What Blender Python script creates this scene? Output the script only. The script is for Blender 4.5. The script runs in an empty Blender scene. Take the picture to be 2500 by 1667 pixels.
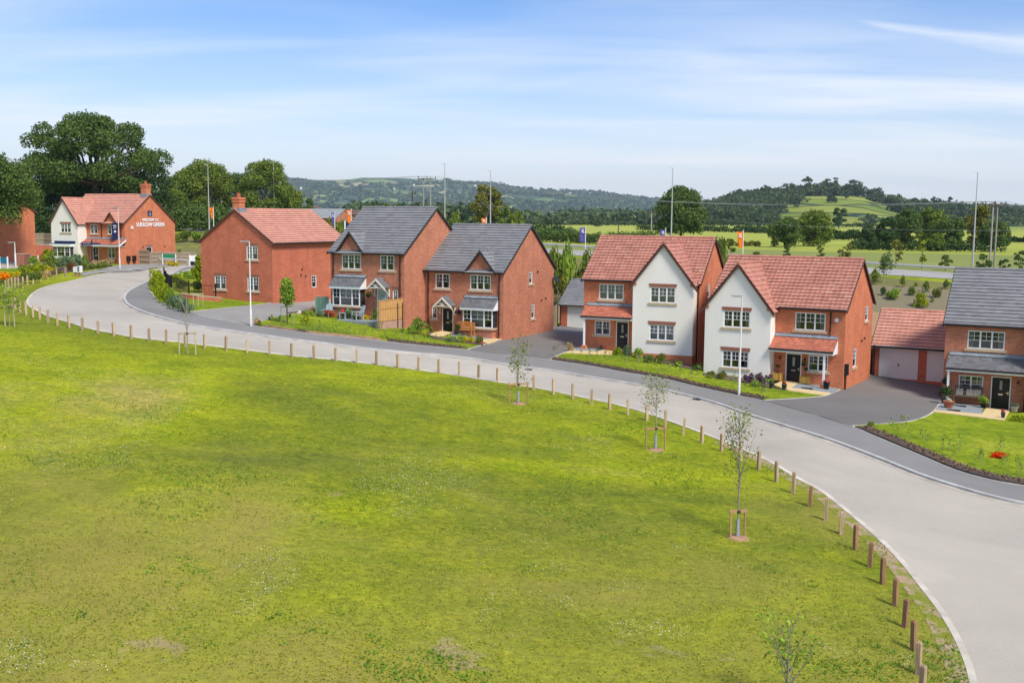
import bpy, bmesh, math, random
import numpy as np
from mathutils import Vector, Matrix
R = math.radians
random.seed(7); RS = np.random.RandomState(11)
SC = bpy.context.scene
COL = SC.collection

# ------------------------------------------------------------------ camera
ZC = 12.0                                    # camera height above the datum
F_PX, PITCH, ROLL = 2589.9, R(6.6346), R(0.4465)
cp, sp, cr, sr = math.cos(PITCH), math.sin(PITCH), math.cos(ROLL), math.sin(ROLL)
FWD = Vector((0, cp, -sp)); UP0 = Vector((0, sp, cp)); RT0 = Vector((1, 0, 0))
RT = cr * RT0 + sr * UP0; UP = -sr * RT0 + cr * UP0
cd = bpy.data.cameras.new('camera'); cam = bpy.data.objects.new('camera', cd); COL.objects.link(cam)
cd.sensor_width = 36; cd.lens = 36 * F_PX / 2500; cd.clip_start = 0.5; cd.clip_end = 30000
M3 = Matrix((RT, UP, -FWD)).transposed()
cam.matrix_world = Matrix.Translation((0, 0, ZC)) @ M3.to_4x4()
SC.camera = cam
SC.view_settings.view_transform = 'Standard'; SC.view_settings.look = 'None'
SC.view_settings.exposure = 0.50; SC.view_settings.gamma = 1

# ------------------------------------------------------------------ light
SUN_EL, SUN_AZ = R(50), R(143)               # azimuth measured clockwise from +Y (camera direction)
sdir = Vector((math.sin(SUN_AZ) * math.cos(SUN_EL), math.cos(SUN_AZ) * math.cos(SUN_EL), math.sin(SUN_EL)))
sl = bpy.data.lights.new('sun', 'SUN'); so = bpy.data.objects.new('sun', sl); COL.objects.link(so)
sl.energy = 3.2; sl.angle = R(15); sl.color = (1.0, 0.94, 0.84)
so.rotation_euler = (-sdir).to_track_quat('-Z', 'Y').to_euler(); so.location = (0, 0, 60)

W = bpy.data.worlds.new('World'); SC.world = W; W.use_nodes = True
nt = W.node_tree; nt.nodes.clear()
def N(nt, t, **k):
    n = nt.nodes.new(t)
    for a, v in k.items():
        if a.startswith('i_'): n.inputs[a[2:].replace('_', ' ')].default_value = v
        else: setattr(n, a, v)
    return n
def L(nt, a, b): nt.links.new(a, b)
sky = N(nt, 'ShaderNodeTexSky', sky_type='NISHITA', sun_disc=False, sun_elevation=SUN_EL, sun_rotation=SUN_AZ, altitude=50, air_density=1.0, dust_density=0.3, ozone_density=2.2)
tc = N(nt, 'ShaderNodeTexCoord'); sepw = N(nt, 'ShaderNodeSeparateXYZ'); L(nt, tc.outputs['Generated'], sepw.inputs[0])
def MATH(nt, op, a, b=None, clamp=False):
    m = N(nt, 'ShaderNodeMath', operation=op, use_clamp=clamp)
    for i, v in enumerate((a, b)):
        if v is None: continue
        if isinstance(v, (int, float)): m.inputs[i].default_value = v
        else: L(nt, v, m.inputs[i])
    return m.outputs[0]
def RAMP(nt, src, pts, interp='LINEAR'):
    r = N(nt, 'ShaderNodeValToRGB'); r.color_ramp.interpolation = interp
    e = r.color_ramp.elements
    while len(e) > 1: e.remove(e[-1])
    for i, (p, c) in enumerate(pts):
        if isinstance(c, (int, float)): c = (c, c, c)
        el = e[0] if i == 0 else e.new(p)
        el.position = p; el.color = (c[0], c[1], c[2], 1)
    if src is not None: L(nt, src, r.inputs[0])
    return r.outputs[0]
# sky direction projected on a high cloud layer (x/z, y/z)
zc = MATH(nt, 'MAXIMUM', sepw.outputs[2], 0.02); zc = MATH(nt, 'ADD', zc, 0.10)
cx = MATH(nt, 'DIVIDE', sepw.outputs[0], zc); cy = MATH(nt, 'DIVIDE', sepw.outputs[1], zc)
cmb = N(nt, 'ShaderNodeCombineXYZ'); L(nt, cx, cmb.inputs[0]); L(nt, cy, cmb.inputs[1])
mp = N(nt, 'ShaderNodeMapping'); mp.inputs['Rotation'].default_value = (0, 0, R(-14)); mp.inputs['Scale'].default_value = (0.42, 1.15, 1); mp.inputs['Location'].default_value = (0.35, 0.2, 0)
L(nt, cmb.outputs[0], mp.inputs[0])
n1 = N(nt, 'ShaderNodeTexNoise'); n1.inputs['Scale'].default_value = 1.5; n1.inputs['Detail'].default_value = 9; n1.inputs['Roughness'].default_value = 0.52; n1.inputs['Distortion'].default_value = 0.5
L(nt, mp.outputs[0], n1.inputs[0])
n2 = N(nt, 'ShaderNodeTexNoise'); n2.inputs['Scale'].default_value = 0.45; n2.inputs['Detail'].default_value = 3
L(nt, mp.outputs[0], n2.inputs[0])
ca = RAMP(nt, n1.outputs[0], [(0.36, 0), (0.66, 1)]); cb = RAMP(nt, n2.outputs[0], [(0.36, 0.10), (0.58, 1)])
cm = MATH(nt, 'MULTIPLY', ca, cb)
hz = RAMP(nt, sepw.outputs[2], [(0.0, 0.78), (0.05, 0.50), (0.11, 0.20), (0.2, 0.03)], 'EASE')      # thin high veil thickening to the horizon
cm = MATH(nt, 'MULTIPLY', cm, 0.80); 
inv = MATH(nt, 'SUBTRACT', 1.0, cm); inv2 = MATH(nt, 'SUBTRACT', 1.0, hz); cov = MATH(nt, 'SUBTRACT', 1.0, MATH(nt, 'MULTIPLY', inv, inv2))
# one long thin cirrus streak high on the right
def _dir(u, v): return (FWD + (u - 1250) / F_PX * RT - (v - 833.5) / F_PX * UP).normalized()
_a, _b = _dir(2010, 52), _dir(2560, 122); _n = _a.cross(_b).normalized(); _m = (_b - _a).normalized()
def DOT(vec): d = N(nt, 'ShaderNodeVectorMath', operation='DOT_PRODUCT'); L(nt, tc.outputs['Generated'], d.inputs[0]); d.inputs[1].default_value = vec; return d.outputs['Value']
_t = MATH(nt, 'SUBTRACT', DOT(_m), _a.dot(_m)); wob = MATH(nt, 'MULTIPLY', MATH(nt, 'SUBTRACT', n1.outputs[0], 0.5), 0.035)
_d = MATH(nt, 'ABSOLUTE', MATH(nt, 'ADD', DOT(_n), wob)); _w = MATH(nt, 'ADD', MATH(nt, 'MULTIPLY', _t, 0.060), 0.004)
stk = MATH(nt, 'SUBTRACT', 1.0, MATH(nt, 'DIVIDE', _d, _w), clamp=True); stk = MATH(nt, 'MULTIPLY', stk, RAMP(nt, _t, [(0.0, 0), (0.05, 0.55), (0.2, 0.7), (0.26, 0)]))
cov = MATH(nt, 'MAXIMUM', cov, stk)
hs = N(nt, 'ShaderNodeHueSaturation'); hs.inputs['Saturation'].default_value = 1.25; hs.inputs['Value'].default_value = 1.0
tn = N(nt, 'ShaderNodeMix', data_type='RGBA', blend_type='MULTIPLY'); tn.inputs[0].default_value = 1; L(nt, sky.outputs[0], tn.inputs[6]); tn.inputs[7].default_value = (0.93, 0.93, 1.08, 1); L(nt, tn.outputs[2], hs.inputs['Color'])
mx = N(nt, 'ShaderNodeMix', data_type='RGBA'); L(nt, cov, mx.inputs[0]); L(nt, hs.outputs[0], mx.inputs[6]); mx.inputs[7].default_value = (7.2, 7.35, 7.6, 1)
SKYMIX = mx
bg = N(nt, 'ShaderNodeBackground'); bg.inputs[1].default_value = 0.106; L(nt, mx.outputs[2], bg.inputs[0])
wo = N(nt, 'ShaderNodeOutputWorld'); L(nt, bg.outputs[0], wo.inputs[0])

# ------------------------------------------------------------------ terrain height
def sstep(a, b, x):
    t = max(0.0, min(1.0, (x - a) / (b - a))); return t * t * (3 - 2 * t)
def hw(x, y):                                  # along / across the dual carriageway behind the houses
    dx, dy = x + 56, y - 198
    return dx * 0.883 - dy * 0.469, dx * 0.469 + dy * 0.883
PADS = [(-56.4, 131.9, -0.6), (-46.6, 127.8, 0.05), (-43.1, 136.1, 0.8), (-52.6, 127.1, -0.45), (-54.9, 121.6, 0.0), (-26.7, 91.0, -0.1), (-19.8, 87.7, 0.1), (-15.2, 97.0, 0.6), (-24.6, 86.7, 0), (-27.2, 81.3, 0.0), (-13.4, 78.5, 0.5), (-7.7, 75.6, 0.5), (-3.8, 83.2, 0.9), (-12.0, 74.4, 0.62), (-14.7, 69.1, 0.0), (-6.4, 78.1, -0.2), (-0.6, 75.2, 0.15), (3.2, 82.9, 0.6), (-4.9, 73.9, -0.1), (-7.5, 68.6, 0.0), (5.1, 75.4, 0.05), (12.7, 72.0, 0.15), (15.7, 78.8, 0.7), (7.7, 71.0, 0.05), (5.3, 65.5, 0.0), (13.2, 68.8, 0), (20.4, 64.5, 0), (24.1, 70.8, 0.35), (15.2, 64.1, 0), (12.2, 58.9, 0.0), (26.6, 64.8, -0.3), (34.5, 60.4, 0), (38.5, 67.6, 0.35), (29.1, 60.0, -0.1), (26.2, 54.8, 0.0), (-14.6, 74.1, 0.45), (-10.9, 72.5, 0.4), (-16.1, 77.7, 0.35)]   # level corrections round the house plots
def hgt(x, y):
    xc, yc = max(-62, min(50, x)) / 50, max(10, min(135, y)) / 50
    q = -11.872 - 2.679 * xc + 4.427 * yc + 0.41 * xc * xc - 1.02 * xc * yc - 1.654 * yc * yc
    q = max(-12.5, q)
    if 52 < y < 150:
        sw, sc_ = 0.25, 0.0
        for px_, py_, c in PADS:
            d2 = (x - px_) ** 2 + (y - py_) ** 2
            if d2 < 300: w_ = math.exp(-d2 / 32); sw += w_; sc_ += w_ * c
        q += sc_ / sw
    t, s = hw(x, y)
    zh = -2.75 - 0.0335 * max(-60, min(190, t)); zh = min(zh, -2.0)
    w = sstep(-47, -15, s)
    z = q * (1 - w) + zh * w
    if s > 10:
        d = math.hypot(x, y)
        zf = -5.6 + 0.0024 * min(max(d - 200, 0), 2300)
        w2 = sstep(12, 50, s); z = z * (1 - w2) + zf * w2
    elif y < -30:
        z = z
    return z + ZC
def _anchor():                                 # bring the plot beside the show home up to its fence line
    a, x0, y0 = -.3954, -56.36, 131.92
    for p_, q_, z_ in ((13.6, -2, -6.15), (16.6, 1, -5.9), (19.6, 3, -5.6), (14.6, 6, -5.3), (11.2, 3, -5.95), (17.3, 7, -4.95), (15.5, 10, -4.7)):
        x, y = x0 + math.cos(a) * p_ - math.sin(a) * q_, y0 + math.sin(a) * p_ + math.cos(a) * q_; PADS.append((x, y, z_ + ZC - hgt(x, y)))
_anchor()
def ray(u, v):
    d = FWD + (u - 1250) / F_PX * RT - (v - 833.5) / F_PX * UP
    return d / d.y
def G(u, v, h=0.0):                            # where the line of sight through a photo pixel meets the ground
    r = ray(u, v); a = 6.0
    f = lambda t: ZC + r.z * t - hgt(r.x * t, t) - h
    t = a; step = 2.0
    while f(t) > 0 and t < 4000: t += step; step *= 1.03
    lo, hi = t - step, t
    for _ in range(40):
        m = (lo + hi) / 2
        if f(m) > 0: lo = m
        else: hi = m
    return Vector((r.x * hi, hi, hgt(r.x * hi, hi)))
def AT(u, v, y):                               # the point at forward distance y on that line of sight
    r = ray(u, v); return Vector((r.x * y, y, ZC + r.z * y))
def GX(u, y):                                  # on the ground, at pixel column u and distance y
    r = ray(u, 600); return Vector((r.x * y, y, hgt(r.x * y, y)))

# ------------------------------------------------------------------ mesh helpers
class MB:
    def __init__(s): s.v = []; s.f = []; s.mi = []; s.sm = []
    def add(s, vs, fs, mi=0, smooth=False):
        b = len(s.v); s.v += [tuple(x) for x in vs]; s.f += [tuple(i + b for i in f) for f in fs]
        s.mi += [mi] * len(fs); s.sm += [smooth] * len(fs); return s
    def quad(s, a, b, c, d, mi=0): return s.add([a, b, c, d], [(0, 1, 2, 3)], mi)
    def poly(s, ps, mi=0): return s.add(ps, [tuple(range(len(ps)))], mi)
    def box(s, x0, x1, y0, y1, z0, z1, mi=0):
        vs = [(x0, y0, z0), (x1, y0, z0), (x1, y1, z0), (x0, y1, z0), (x0, y0, z1), (x1, y0, z1), (x1, y1, z1), (x0, y1, z1)]
        return s.add(vs, [(0, 3, 2, 1), (4, 5, 6, 7), (0, 1, 5, 4), (1, 2, 6, 5), (2, 3, 7, 6), (3, 0, 4, 7)], mi)
    def obox(s, o, U, V, Wv, mi=0):             # box from corner o with edge vectors
        o, U, V, Wv = map(Vector, (o, U, V, Wv))
        vs = [o, o + U, o + U + V, o + V, o + Wv, o + U + Wv, o + U + V + Wv, o + V + Wv]
        fs = [(0, 3, 2, 1), (4, 5, 6, 7), (0, 1, 5, 4), (1, 2, 6, 5), (2, 3, 7, 6), (3, 0, 4, 7)]
        if U.cross(V).dot(Wv) < 0: fs = [tuple(reversed(f)) for f in fs]
        return s.add(vs, fs, mi)
    def prism(s, pts, D, mi=0):                 # polygon (3D points) swept by vector D
        D = Vector(D); n = len(pts); P = [Vector(p) for p in pts]; Q = [p + D for p in P]
        fs = [tuple(range(n)), tuple(range(2 * n - 1, n - 1, -1))] + [(i, i + n, (i + 1) % n + n, (i + 1) % n) for i in range(n)]
        nn = (P[1] - P[0]).cross(P[2] - P[1])
        if nn.dot(D) > 0: fs = [tuple(reversed(f)) for f in fs]
        return s.add(P + Q, fs, mi)
    def tube(s, pts, rad, n=6, mi=0, smooth=True, cap=True):
        P = [Vector(p) for p in pts]; m = len(P)
        if isinstance(rad, (int, float)): rad = [rad] * m
        vs = []; ref = None
        for i in range(m):
            d = (P[min(i + 1, m - 1)] - P[max(i - 1, 0)])
            if d.length < 1e-9: d = Vector((0, 0, 1))
            d.normalize()
            if ref is None: ref = Vector((1, 0, 0)) if abs(d.x) < 0.8 else Vector((0, 1, 0))
            a = d.cross(ref); a.normalize(); b = d.cross(a); ref = -b if False else ref
            for k in range(n):
                t = 2 * math.pi * k / n; vs.append(P[i] + rad[i] * (math.cos(t) * a + math.sin(t) * b))
        fs = [(i * n + k, i * n + (k + 1) % n, (i + 1) * n + (k + 1) % n, (i + 1) * n + k) for i in range(m - 1) for k in range(n)]
        s.add(vs, fs, mi, smooth)
        if cap: s.add(vs[:n], [tuple(reversed(range(n)))], mi); s.add(vs[-n:], [tuple(range(n))], mi)
        return s
    def lathe(s, prof, c=(0, 0, 0), n=16, mi=0, smooth=True):
        c = Vector(c); vs = []
        for r, z in prof:
            for k in range(n): t = 2 * math.pi * k / n; vs.append(c + Vector((r * math.cos(t), r * math.sin(t), z)))
        m = len(prof)
        fs = [(i * n + k, i * n + (k + 1) % n, (i + 1) * n + (k + 1) % n, (i + 1) * n + k) for i in range(m - 1) for k in range(n)]
        s.add(vs, fs, mi, smooth); s.add(vs[-n:], [tuple(range(n))], mi); return s
    def obj(s, name, mats, parent=None, loc=None, rz=0):
        me = bpy.data.meshes.new(name); me.from_pydata(s.v, [], s.f)
        if not isinstance(mats, (list, tuple)): mats = [mats]
        for m in mats: me.materials.append(m)
        me.polygons.foreach_set('material_index', s.mi); me.polygons.foreach_set('use_smooth', s.sm); me.update()
        return link(name, me, parent, loc, rz)
def link(name, me, parent=None, loc=None, rz=0):
    o = bpy.data.objects.new(name, me); COL.objects.link(o)
    if parent: o.parent = parent
    if loc is not None: o.location = loc
    if rz: o.rotation_euler.z = rz
    return o
def tag(o, label=None, cat=None, group=None, kind=None):
    for k, v in (('label', label), ('category', cat), ('group', group), ('kind', kind)):
        if v: o[k] = v
    return o
def thing(name, label, cat, loc=(0, 0, 0), rz=0, group=None):
    o = bpy.data.objects.new(name, None); COL.objects.link(o); o.location = loc; o.rotation_euler.z = rz
    o.empty_display_size = 0.2
    return tag(o, label, cat, group)
def children(o): return [c for c in CH.get(o.name, [])]
def dup(o, loc=None, rz=None, label=None, scale=None, parent=None):
    c = o.copy(); COL.objects.link(c)
    if parent is not None: c.parent = parent
    if loc is not None: c.location = loc
    if rz is not None: c.rotation_euler.z = rz
    if label: c['label'] = label
    if scale is not None: c.scale = scale if hasattr(scale, '__len__') else (scale,) * 3
    for ch in list(o.children): dup(ch, parent=c)
    return c
ONES = 'first second third fourth fifth sixth seventh eighth ninth tenth eleventh twelfth thirteenth fourteenth fifteenth sixteenth seventeenth eighteenth nineteenth twentieth'.split()
def ordw(n):                                   # 1 -> first
    if n <= 20: return ONES[n - 1]
    tens = {2: 'twenty', 3: 'thirty', 4: 'forty', 5: 'fifty', 6: 'sixty', 7: 'seventy'}; t, r = divmod(n, 10)
    return (tens[t] + '-' + ONES[r - 1]) if r else tens[t][:-1] + 'ieth'
def catmull(P, k=6):
    out = []; n = len(P)
    for i in range(n - 1):
        p0, p1, p2, p3 = P[max(i - 1, 0)], P[i], P[i + 1], P[min(i + 2, n - 1)]
        for j in range(k):
            t = j / k
            out.append(0.5 * ((2 * p1) + (p2 - p0) * t + (2 * p0 - 5 * p1 + 4 * p2 - p3) * t * t + (3 * p1 - p0 - 3 * p2 + p3) * t ** 3))
    out.append(P[-1]); return out
def gcurve(px, k=5): return catmull([Vector(G(u, v)[:2]) for u, v in px], k)
def offset(P, d):                              # offset a 2D polyline to its left by d
    out = []
    for i in range(len(P)):
        t = (P[min(i + 1, len(P) - 1)] - P[max(i - 1, 0)]).normalized(); out.append(P[i] + Vector((-t.y, t.x)) * d)
    return out
def ribbon(m, P, d0, d1, h0, h1, skirt=0.2, mi=0):   # strip along a 2D polyline between offsets d0..d1, standing on the ground
    A, B = offset(P, d0), offset(P, d1)
    for i in range(len(P) - 1):
        a0, a1, b0, b1 = A[i], A[i + 1], B[i], B[i + 1]
        va = [Vector((p.x, p.y, hgt(p.x, p.y) + h)) for p, h in ((a0, h0), (a1, h0), (b1, h1), (b0, h1))]
        m.quad(*va, mi)
        if skirt:
            for p, q in ((va[1], va[0]), (va[3], va[2])):
                m.quad(p, q, q - Vector((0, 0, skirt)), p - Vector((0, 0, skirt)), mi)
def sheet(name, P, dz, mat, grid=2.0, skirt=0.0, B=None, **kw):
    bm = bmesh.new(); P = [Vector((p[0], p[1], 0)) for p in P]
    if B is None:
        f = bm.faces.new([bm.verts.new(p) for p in P]); bmesh.ops.triangulate(bm, faces=[f])
    else:                                      # a strip stitched between two kerb lines
        B = [Vector((p[0], p[1], 0)) for p in B]; va = [bm.verts.new(p) for p in P]; vb = [bm.verts.new(p) for p in B]; i = j = 0
        while i < len(P) - 1 or j < len(B) - 1:
            da = (P[i + 1] - B[j]).length if i < len(P) - 1 else 1e9; db = (B[j + 1] - P[i]).length if j < len(B) - 1 else 1e9
            if da < db: bm.faces.new((va[i], va[i + 1], vb[j])); i += 1
            else: bm.faces.new((va[i], vb[j + 1], vb[j])); j += 1
        P = P + B
    xs = [p.x for p in P]; ys = [p.y for p in P]
    for ax, lo, hi in ((0, min(xs), max(xs)), (1, min(ys), max(ys))):
        t = lo + grid
        while t < hi:
            no = Vector((1, 0, 0)) if ax == 0 else Vector((0, 1, 0))
            bmesh.ops.bisect_plane(bm, geom=bm.verts[:] + bm.edges[:] + bm.faces[:], plane_co=no * t, plane_no=no); t += grid
    for v in bm.verts: v.co.z = hgt(v.co.x, v.co.y) + dz
    bmesh.ops.recalc_face_normals(bm, faces=bm.faces[:])
    for f in bm.faces:
        if f.normal.z < 0: f.normal_flip()
    if skirt:
        be = [e for e in bm.edges if len(e.link_faces) == 1]
        r = bmesh.ops.extrude_edge_only(bm, edges=be)
        for v in r['geom']:
            if isinstance(v, bmesh.types.BMVert): v.co.z -= skirt
    me = bpy.data.meshes.new(name); bm.to_mesh(me); bm.free(); me.materials.append(mat)
    return tag(link(name, me), **kw)
def gsheet(name, px, dz, mat, **kw): return sheet(name, [G(u, v) for u, v in px], dz, mat, **kw)

# ------------------------------------------------------------------ materials
MT = {}
def mat(name, rough=0.7, spec=0.3):
    m = bpy.data.materials.new(name); m.use_nodes = True; t = m.node_tree
    b = t.nodes['Principled BSDF']; b.inputs['Roughness'].default_value = rough; b.inputs['Specular IOR Level'].default_value = spec
    MT[name] = m; return m, t, b
def tex(t, kind='Object'): return N(t, 'ShaderNodeTexCoord').outputs[kind]
def noise(t, vec, sc, det=4, rough=0.55, dist=0.0):
    n = N(t, 'ShaderNodeTexNoise'); n.inputs['Scale'].default_value = sc; n.inputs['Detail'].default_value = det; n.inputs['Roughness'].default_value = rough; n.inputs['Distortion'].default_value = dist
    if vec is not None: L(t, vec, n.inputs[0])
    return n.outputs[0]
def MIX(t, fac, a, b, blend='MIX'):
    m = N(t, 'ShaderNodeMix', data_type='RGBA', blend_type=blend)
    for i, v in ((0, fac), (6, a), (7, b)):
        if isinstance(v, (int, float)): m.inputs[i].default_value = v if i == 0 else (v, v, v, 1)
        elif isinstance(v, tuple): m.inputs[i].default_value = (*v, 1)
        else: L(t, v, m.inputs[i])
    return m.outputs[2]
def bump(t, b, h, s=0.3, d=0.02):
    n = N(t, 'ShaderNodeBump'); n.inputs['Strength'].default_value = s; n.inputs['Distance'].default_value = d; L(t, h, n.inputs['Height']); L(t, n.outputs[0], b.inputs['Normal'])
def plain(name, c, rough=0.6, var=0.12, sc=6, spec=0.3, metal=0):
    m, t, b = mat(name, rough, spec); b.inputs['Metallic'].default_value = metal
    n = noise(t, tex(t), sc, 5); lo = tuple(x * (1 - var) for x in c); hi = tuple(min(1, x * (1 + var)) for x in c)
    L(t, RAMP(t, n, [(0.3, lo), (0.7, hi)]), b.inputs['Base Color']); return m
def wallvec(t):                                # (along-wall, height) coordinates from object space
    tcn = N(t, 'ShaderNodeTexCoord'); s = N(t, 'ShaderNodeSeparateXYZ'); L(t, tcn.outputs['Object'], s.inputs[0])
    sn = N(t, 'ShaderNodeSeparateXYZ'); L(t, tcn.outputs['Normal'], sn.inputs[0])
    ax = MATH(t, 'ABSOLUTE', sn.outputs[0]); g = MATH(t, 'GREATER_THAN', ax, 0.6)
    mxx = N(t, 'ShaderNodeMix', data_type='FLOAT'); L(t, g, mxx.inputs[0]); L(t, s.outputs[0], mxx.inputs[2]); L(t, s.outputs[1], mxx.inputs[3])
    c = N(t, 'ShaderNodeCombineXYZ'); L(t, mxx.outputs[0], c.inputs[0]); L(t, s.outputs[2], c.inputs[1]); return c.outputs[0]
def brick(name, c1, c2, mortar=(0.42, 0.33, 0.26), bw=0.225, rh=0.075, ms=0.011, soldier=False):
    m, t, b = mat(name, 0.85, 0.2); v = wallvec(t)
    br = N(t, 'ShaderNodeTexBrick'); L(t, v, br.inputs[0]); br.inputs['Scale'].default_value = 1
    br.inputs['Brick Width'].default_value = bw; br.inputs['Row Height'].default_value = rh; br.inputs['Mortar Size'].default_value = ms; br.inputs['Mortar Smooth'].default_value = 0.3
    if soldier: br.offset = 0
    br.inputs['Color1'].default_value = (*c1, 1); br.inputs['Color2'].default_value = (*c2, 1); br.inputs['Mortar'].default_value = (*mortar, 1)
    n = noise(t, v, 0.9, 6, 0.6); n2 = noise(t, v, 14, 3)
    c = MIX(t, 0.55, br.outputs[0], RAMP(t, n, [(0.3, 0.72), (0.7, 1.2)]), 'MULTIPLY')
    c = MIX(t, 0.45, c, RAMP(t, n2, [(0.3, 0.7), (0.7, 1.3)]), 'MULTIPLY')
    # water marks running down in long streaks
    mpn = N(t, 'ShaderNodeMapping'); mpn.inputs['Scale'].default_value = (1.6, 0.14, 1); L(t, v, mpn.inputs[0])
    c = MIX(t, 0.35, c, RAMP(t, noise(t, mpn.outputs[0], 1.5, 4), [(0.35, 0.78), (0.65, 1.14)]), 'MULTIPLY')
    L(t, c, b.inputs['Base Color']); bump(t, b, br.outputs['Fac'], -0.35, 0.008); return m
def tiles(name, c, var=0.22, w=0.3, warm=None):
    m, t, b = mat(name, 0.75, 0.25); o = tex(t)
    sn = N(t, 'ShaderNodeVectorMath', operation='SNAP'); L(t, o, sn.inputs[0]); sn.inputs[1].default_value = (w, w, w * 0.7)
    wn = N(t, 'ShaderNodeTexWhiteNoise'); L(t, sn.outputs[0], wn.inputs[0])
    lo = tuple(x * (1 - var) for x in c); hi = tuple(x * (1 + var) for x in c)
    cc = RAMP(t, wn.outputs[0], [(0, lo), (0.45, c), (0.9, hi), (1.0, warm or hi)])
    cc = MIX(t, 0.5, cc, RAMP(t, noise(t, o, 1.1, 6), [(0.3, 0.75), (0.7, 1.22)]), 'MULTIPLY')
    cc = MIX(t, 0.35, cc, RAMP(t, noise(t, o, 25, 3), [(0.3, 0.7), (0.7, 1.25)]), 'MULTIPLY')
    L(t, cc, b.inputs['Base Color']); return m
brick('brick_orange', (0.66, 0.18, 0.068), (0.50, 0.115, 0.045), (0.58, 0.29, 0.18))
brick('brick_red', (0.60, 0.135, 0.060), (0.44, 0.088, 0.042), (0.52, 0.26, 0.17))
brick('brick_brown', (0.54, 0.155, 0.072), (0.35, 0.088, 0.044), (0.56, 0.34, 0.23))
brick('brick_soldier', (0.30, 0.095, 0.055), (0.21, 0.068, 0.045), (0.38, 0.22, 0.16), bw=0.075, rh=0.225, soldier=True)
tiles('tile_red', (0.43, 0.185, 0.135), 0.13, warm=(0.50, 0.27, 0.20))
tiles('tile_pink', (0.54, 0.255, 0.185), 0.09, 0.33)
tiles('tile_grey', (0.205, 0.205, 0.212), 0.10, 0.33)
tiles('shingle_red', (0.44, 0.145, 0.088), 0.2, 0.18)
tiles('shingle_grey', (0.15, 0.15, 0.156), 0.22, 0.18)
plain('tile_edge_red', (0.09, 0.03, 0.03)); plain('tile_edge_grey', (0.035, 0.036, 0.042)); plain('tile_edge_pink', (0.2, 0.075, 0.055))  # dark tile course edges: the shade under each lip is painted into the colour
plain('upvc', (0.80, 0.81, 0.82), 0.35, 0.03); plain('cream_paint', (0.74, 0.71, 0.62), 0.5, 0.04)
plain('sandstone', (0.52, 0.40, 0.26), 0.85, 0.15); plain('lead', (0.22, 0.25, 0.28), 0.5, 0.25, 3)
plain('fascia', (0.035, 0.03, 0.032), 0.4); plain('verge_brown', (0.10, 0.048, 0.034), 0.6); plain('black_plastic', (0.012, 0.012, 0.014), 0.35)
plain('door_black', (0.012, 0.012, 0.014), 0.3); plain('door_green', (0.36, 0.44, 0.40), 0.4); plain('chrome', (0.6, 0.6, 0.6), 0.25, metal=1)
plain('garage_door', (0.76, 0.76, 0.71), 0.5, 0.03); plain('room', (0.035, 0.034, 0.036), 0.9, 0.3); plain('curtain', (0.50, 0.49, 0.46), 0.9, 0.15, 9)
plain('blind', (0.62, 0.60, 0.55), 0.9, 0.08); plain('navy', (0.012, 0.025, 0.09), 0.45); plain('teal', (0.01, 0.13, 0.22), 0.45); plain('sign_green', (0.01, 0.22, 0.08), 0.5)
plain('lamp_paint', (0.58, 0.57, 0.55), .5, .04); plain('white_paint', (0.78, 0.78, 0.77), 0.5, 0.04); plain('galv', (0.40, 0.40, 0.39), 0.45, 0.08, 3, 0.5); plain('galv_dark', (0.30, 0.31, 0.31), 0.5, 0.1)
plain('orange_cloth', (0.85, 0.20, 0.01), 0.8, 0.08); plain('purple_cloth', (0.10, 0.09, 0.30), 0.8, 0.1)
plain('green_paint', (0.15, 0.27, 0.20), 0.6, 0.08); plain('grey_paint', (0.32, 0.40, 0.43), 0.6, 0.08); plain('pot_dark', (0.05, 0.055, 0.06), 0.7); plain('terracotta', (0.42, 0.13, 0.06), 0.8)
plain('slab_yellow', (0.62, 0.47, 0.24), 0.9, 0.14, 5); plain('slab_grey', (0.24, 0.27, 0.28), 0.85, 0.14, 5); plain('kerb', (0.46, 0.45, 0.42), 0.85, 0.22, 1.8); plain('kerb_warm', (0.53, 0.48, 0.40), 0.85, 0.24, 1.2)
plain('soil', (0.13, 0.085, 0.06), 0.95, 0.45, 9); plain('bark_mulch', (0.10, 0.07, 0.055), 0.95, 0.6, 14); plain('bare_earth', (0.34, 0.20, 0.12), 0.95, 0.3, 3)
plain('cushion', (0.45, 0.38, 0.28), 0.9, 0.4, 14); plain('red_cloth', (0.6, 0.02, 0.05), 0.7); plain('tyre', (0.02, 0.02, 0.02), 0.8)
plain('car_silver', (0.42, 0.45, 0.48), 0.25, 0.03, 3, 0.6); plain('car_glass', (0.02, 0.025, 0.03), 0.08, spec=0.6); plain('rope_dark', (0.03, 0.03, 0.03), 0.7)
m, t, b = mat('render_white', 0.9, 0.15); o = tex(t)
mpn = N(t, 'ShaderNodeMapping'); mpn.inputs['Scale'].default_value = (1, 1, 0.25); L(t, o, mpn.inputs[0])
L(t, MIX(t, 0.5, RAMP(t, noise(t, mpn.outputs[0], 0.8, 6), [(0.3, (0.82, 0.78, 0.715)), (0.65, (0.88, 0.84, 0.78))]), RAMP(t, noise(t, o, 22, 3), [(0.3, 0.88), (0.7, 1.0)]), 'MULTIPLY'), b.inputs['Base Color'])
bump(t, b, noise(t, o, 30, 3), 0.35, 0.01)
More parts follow.
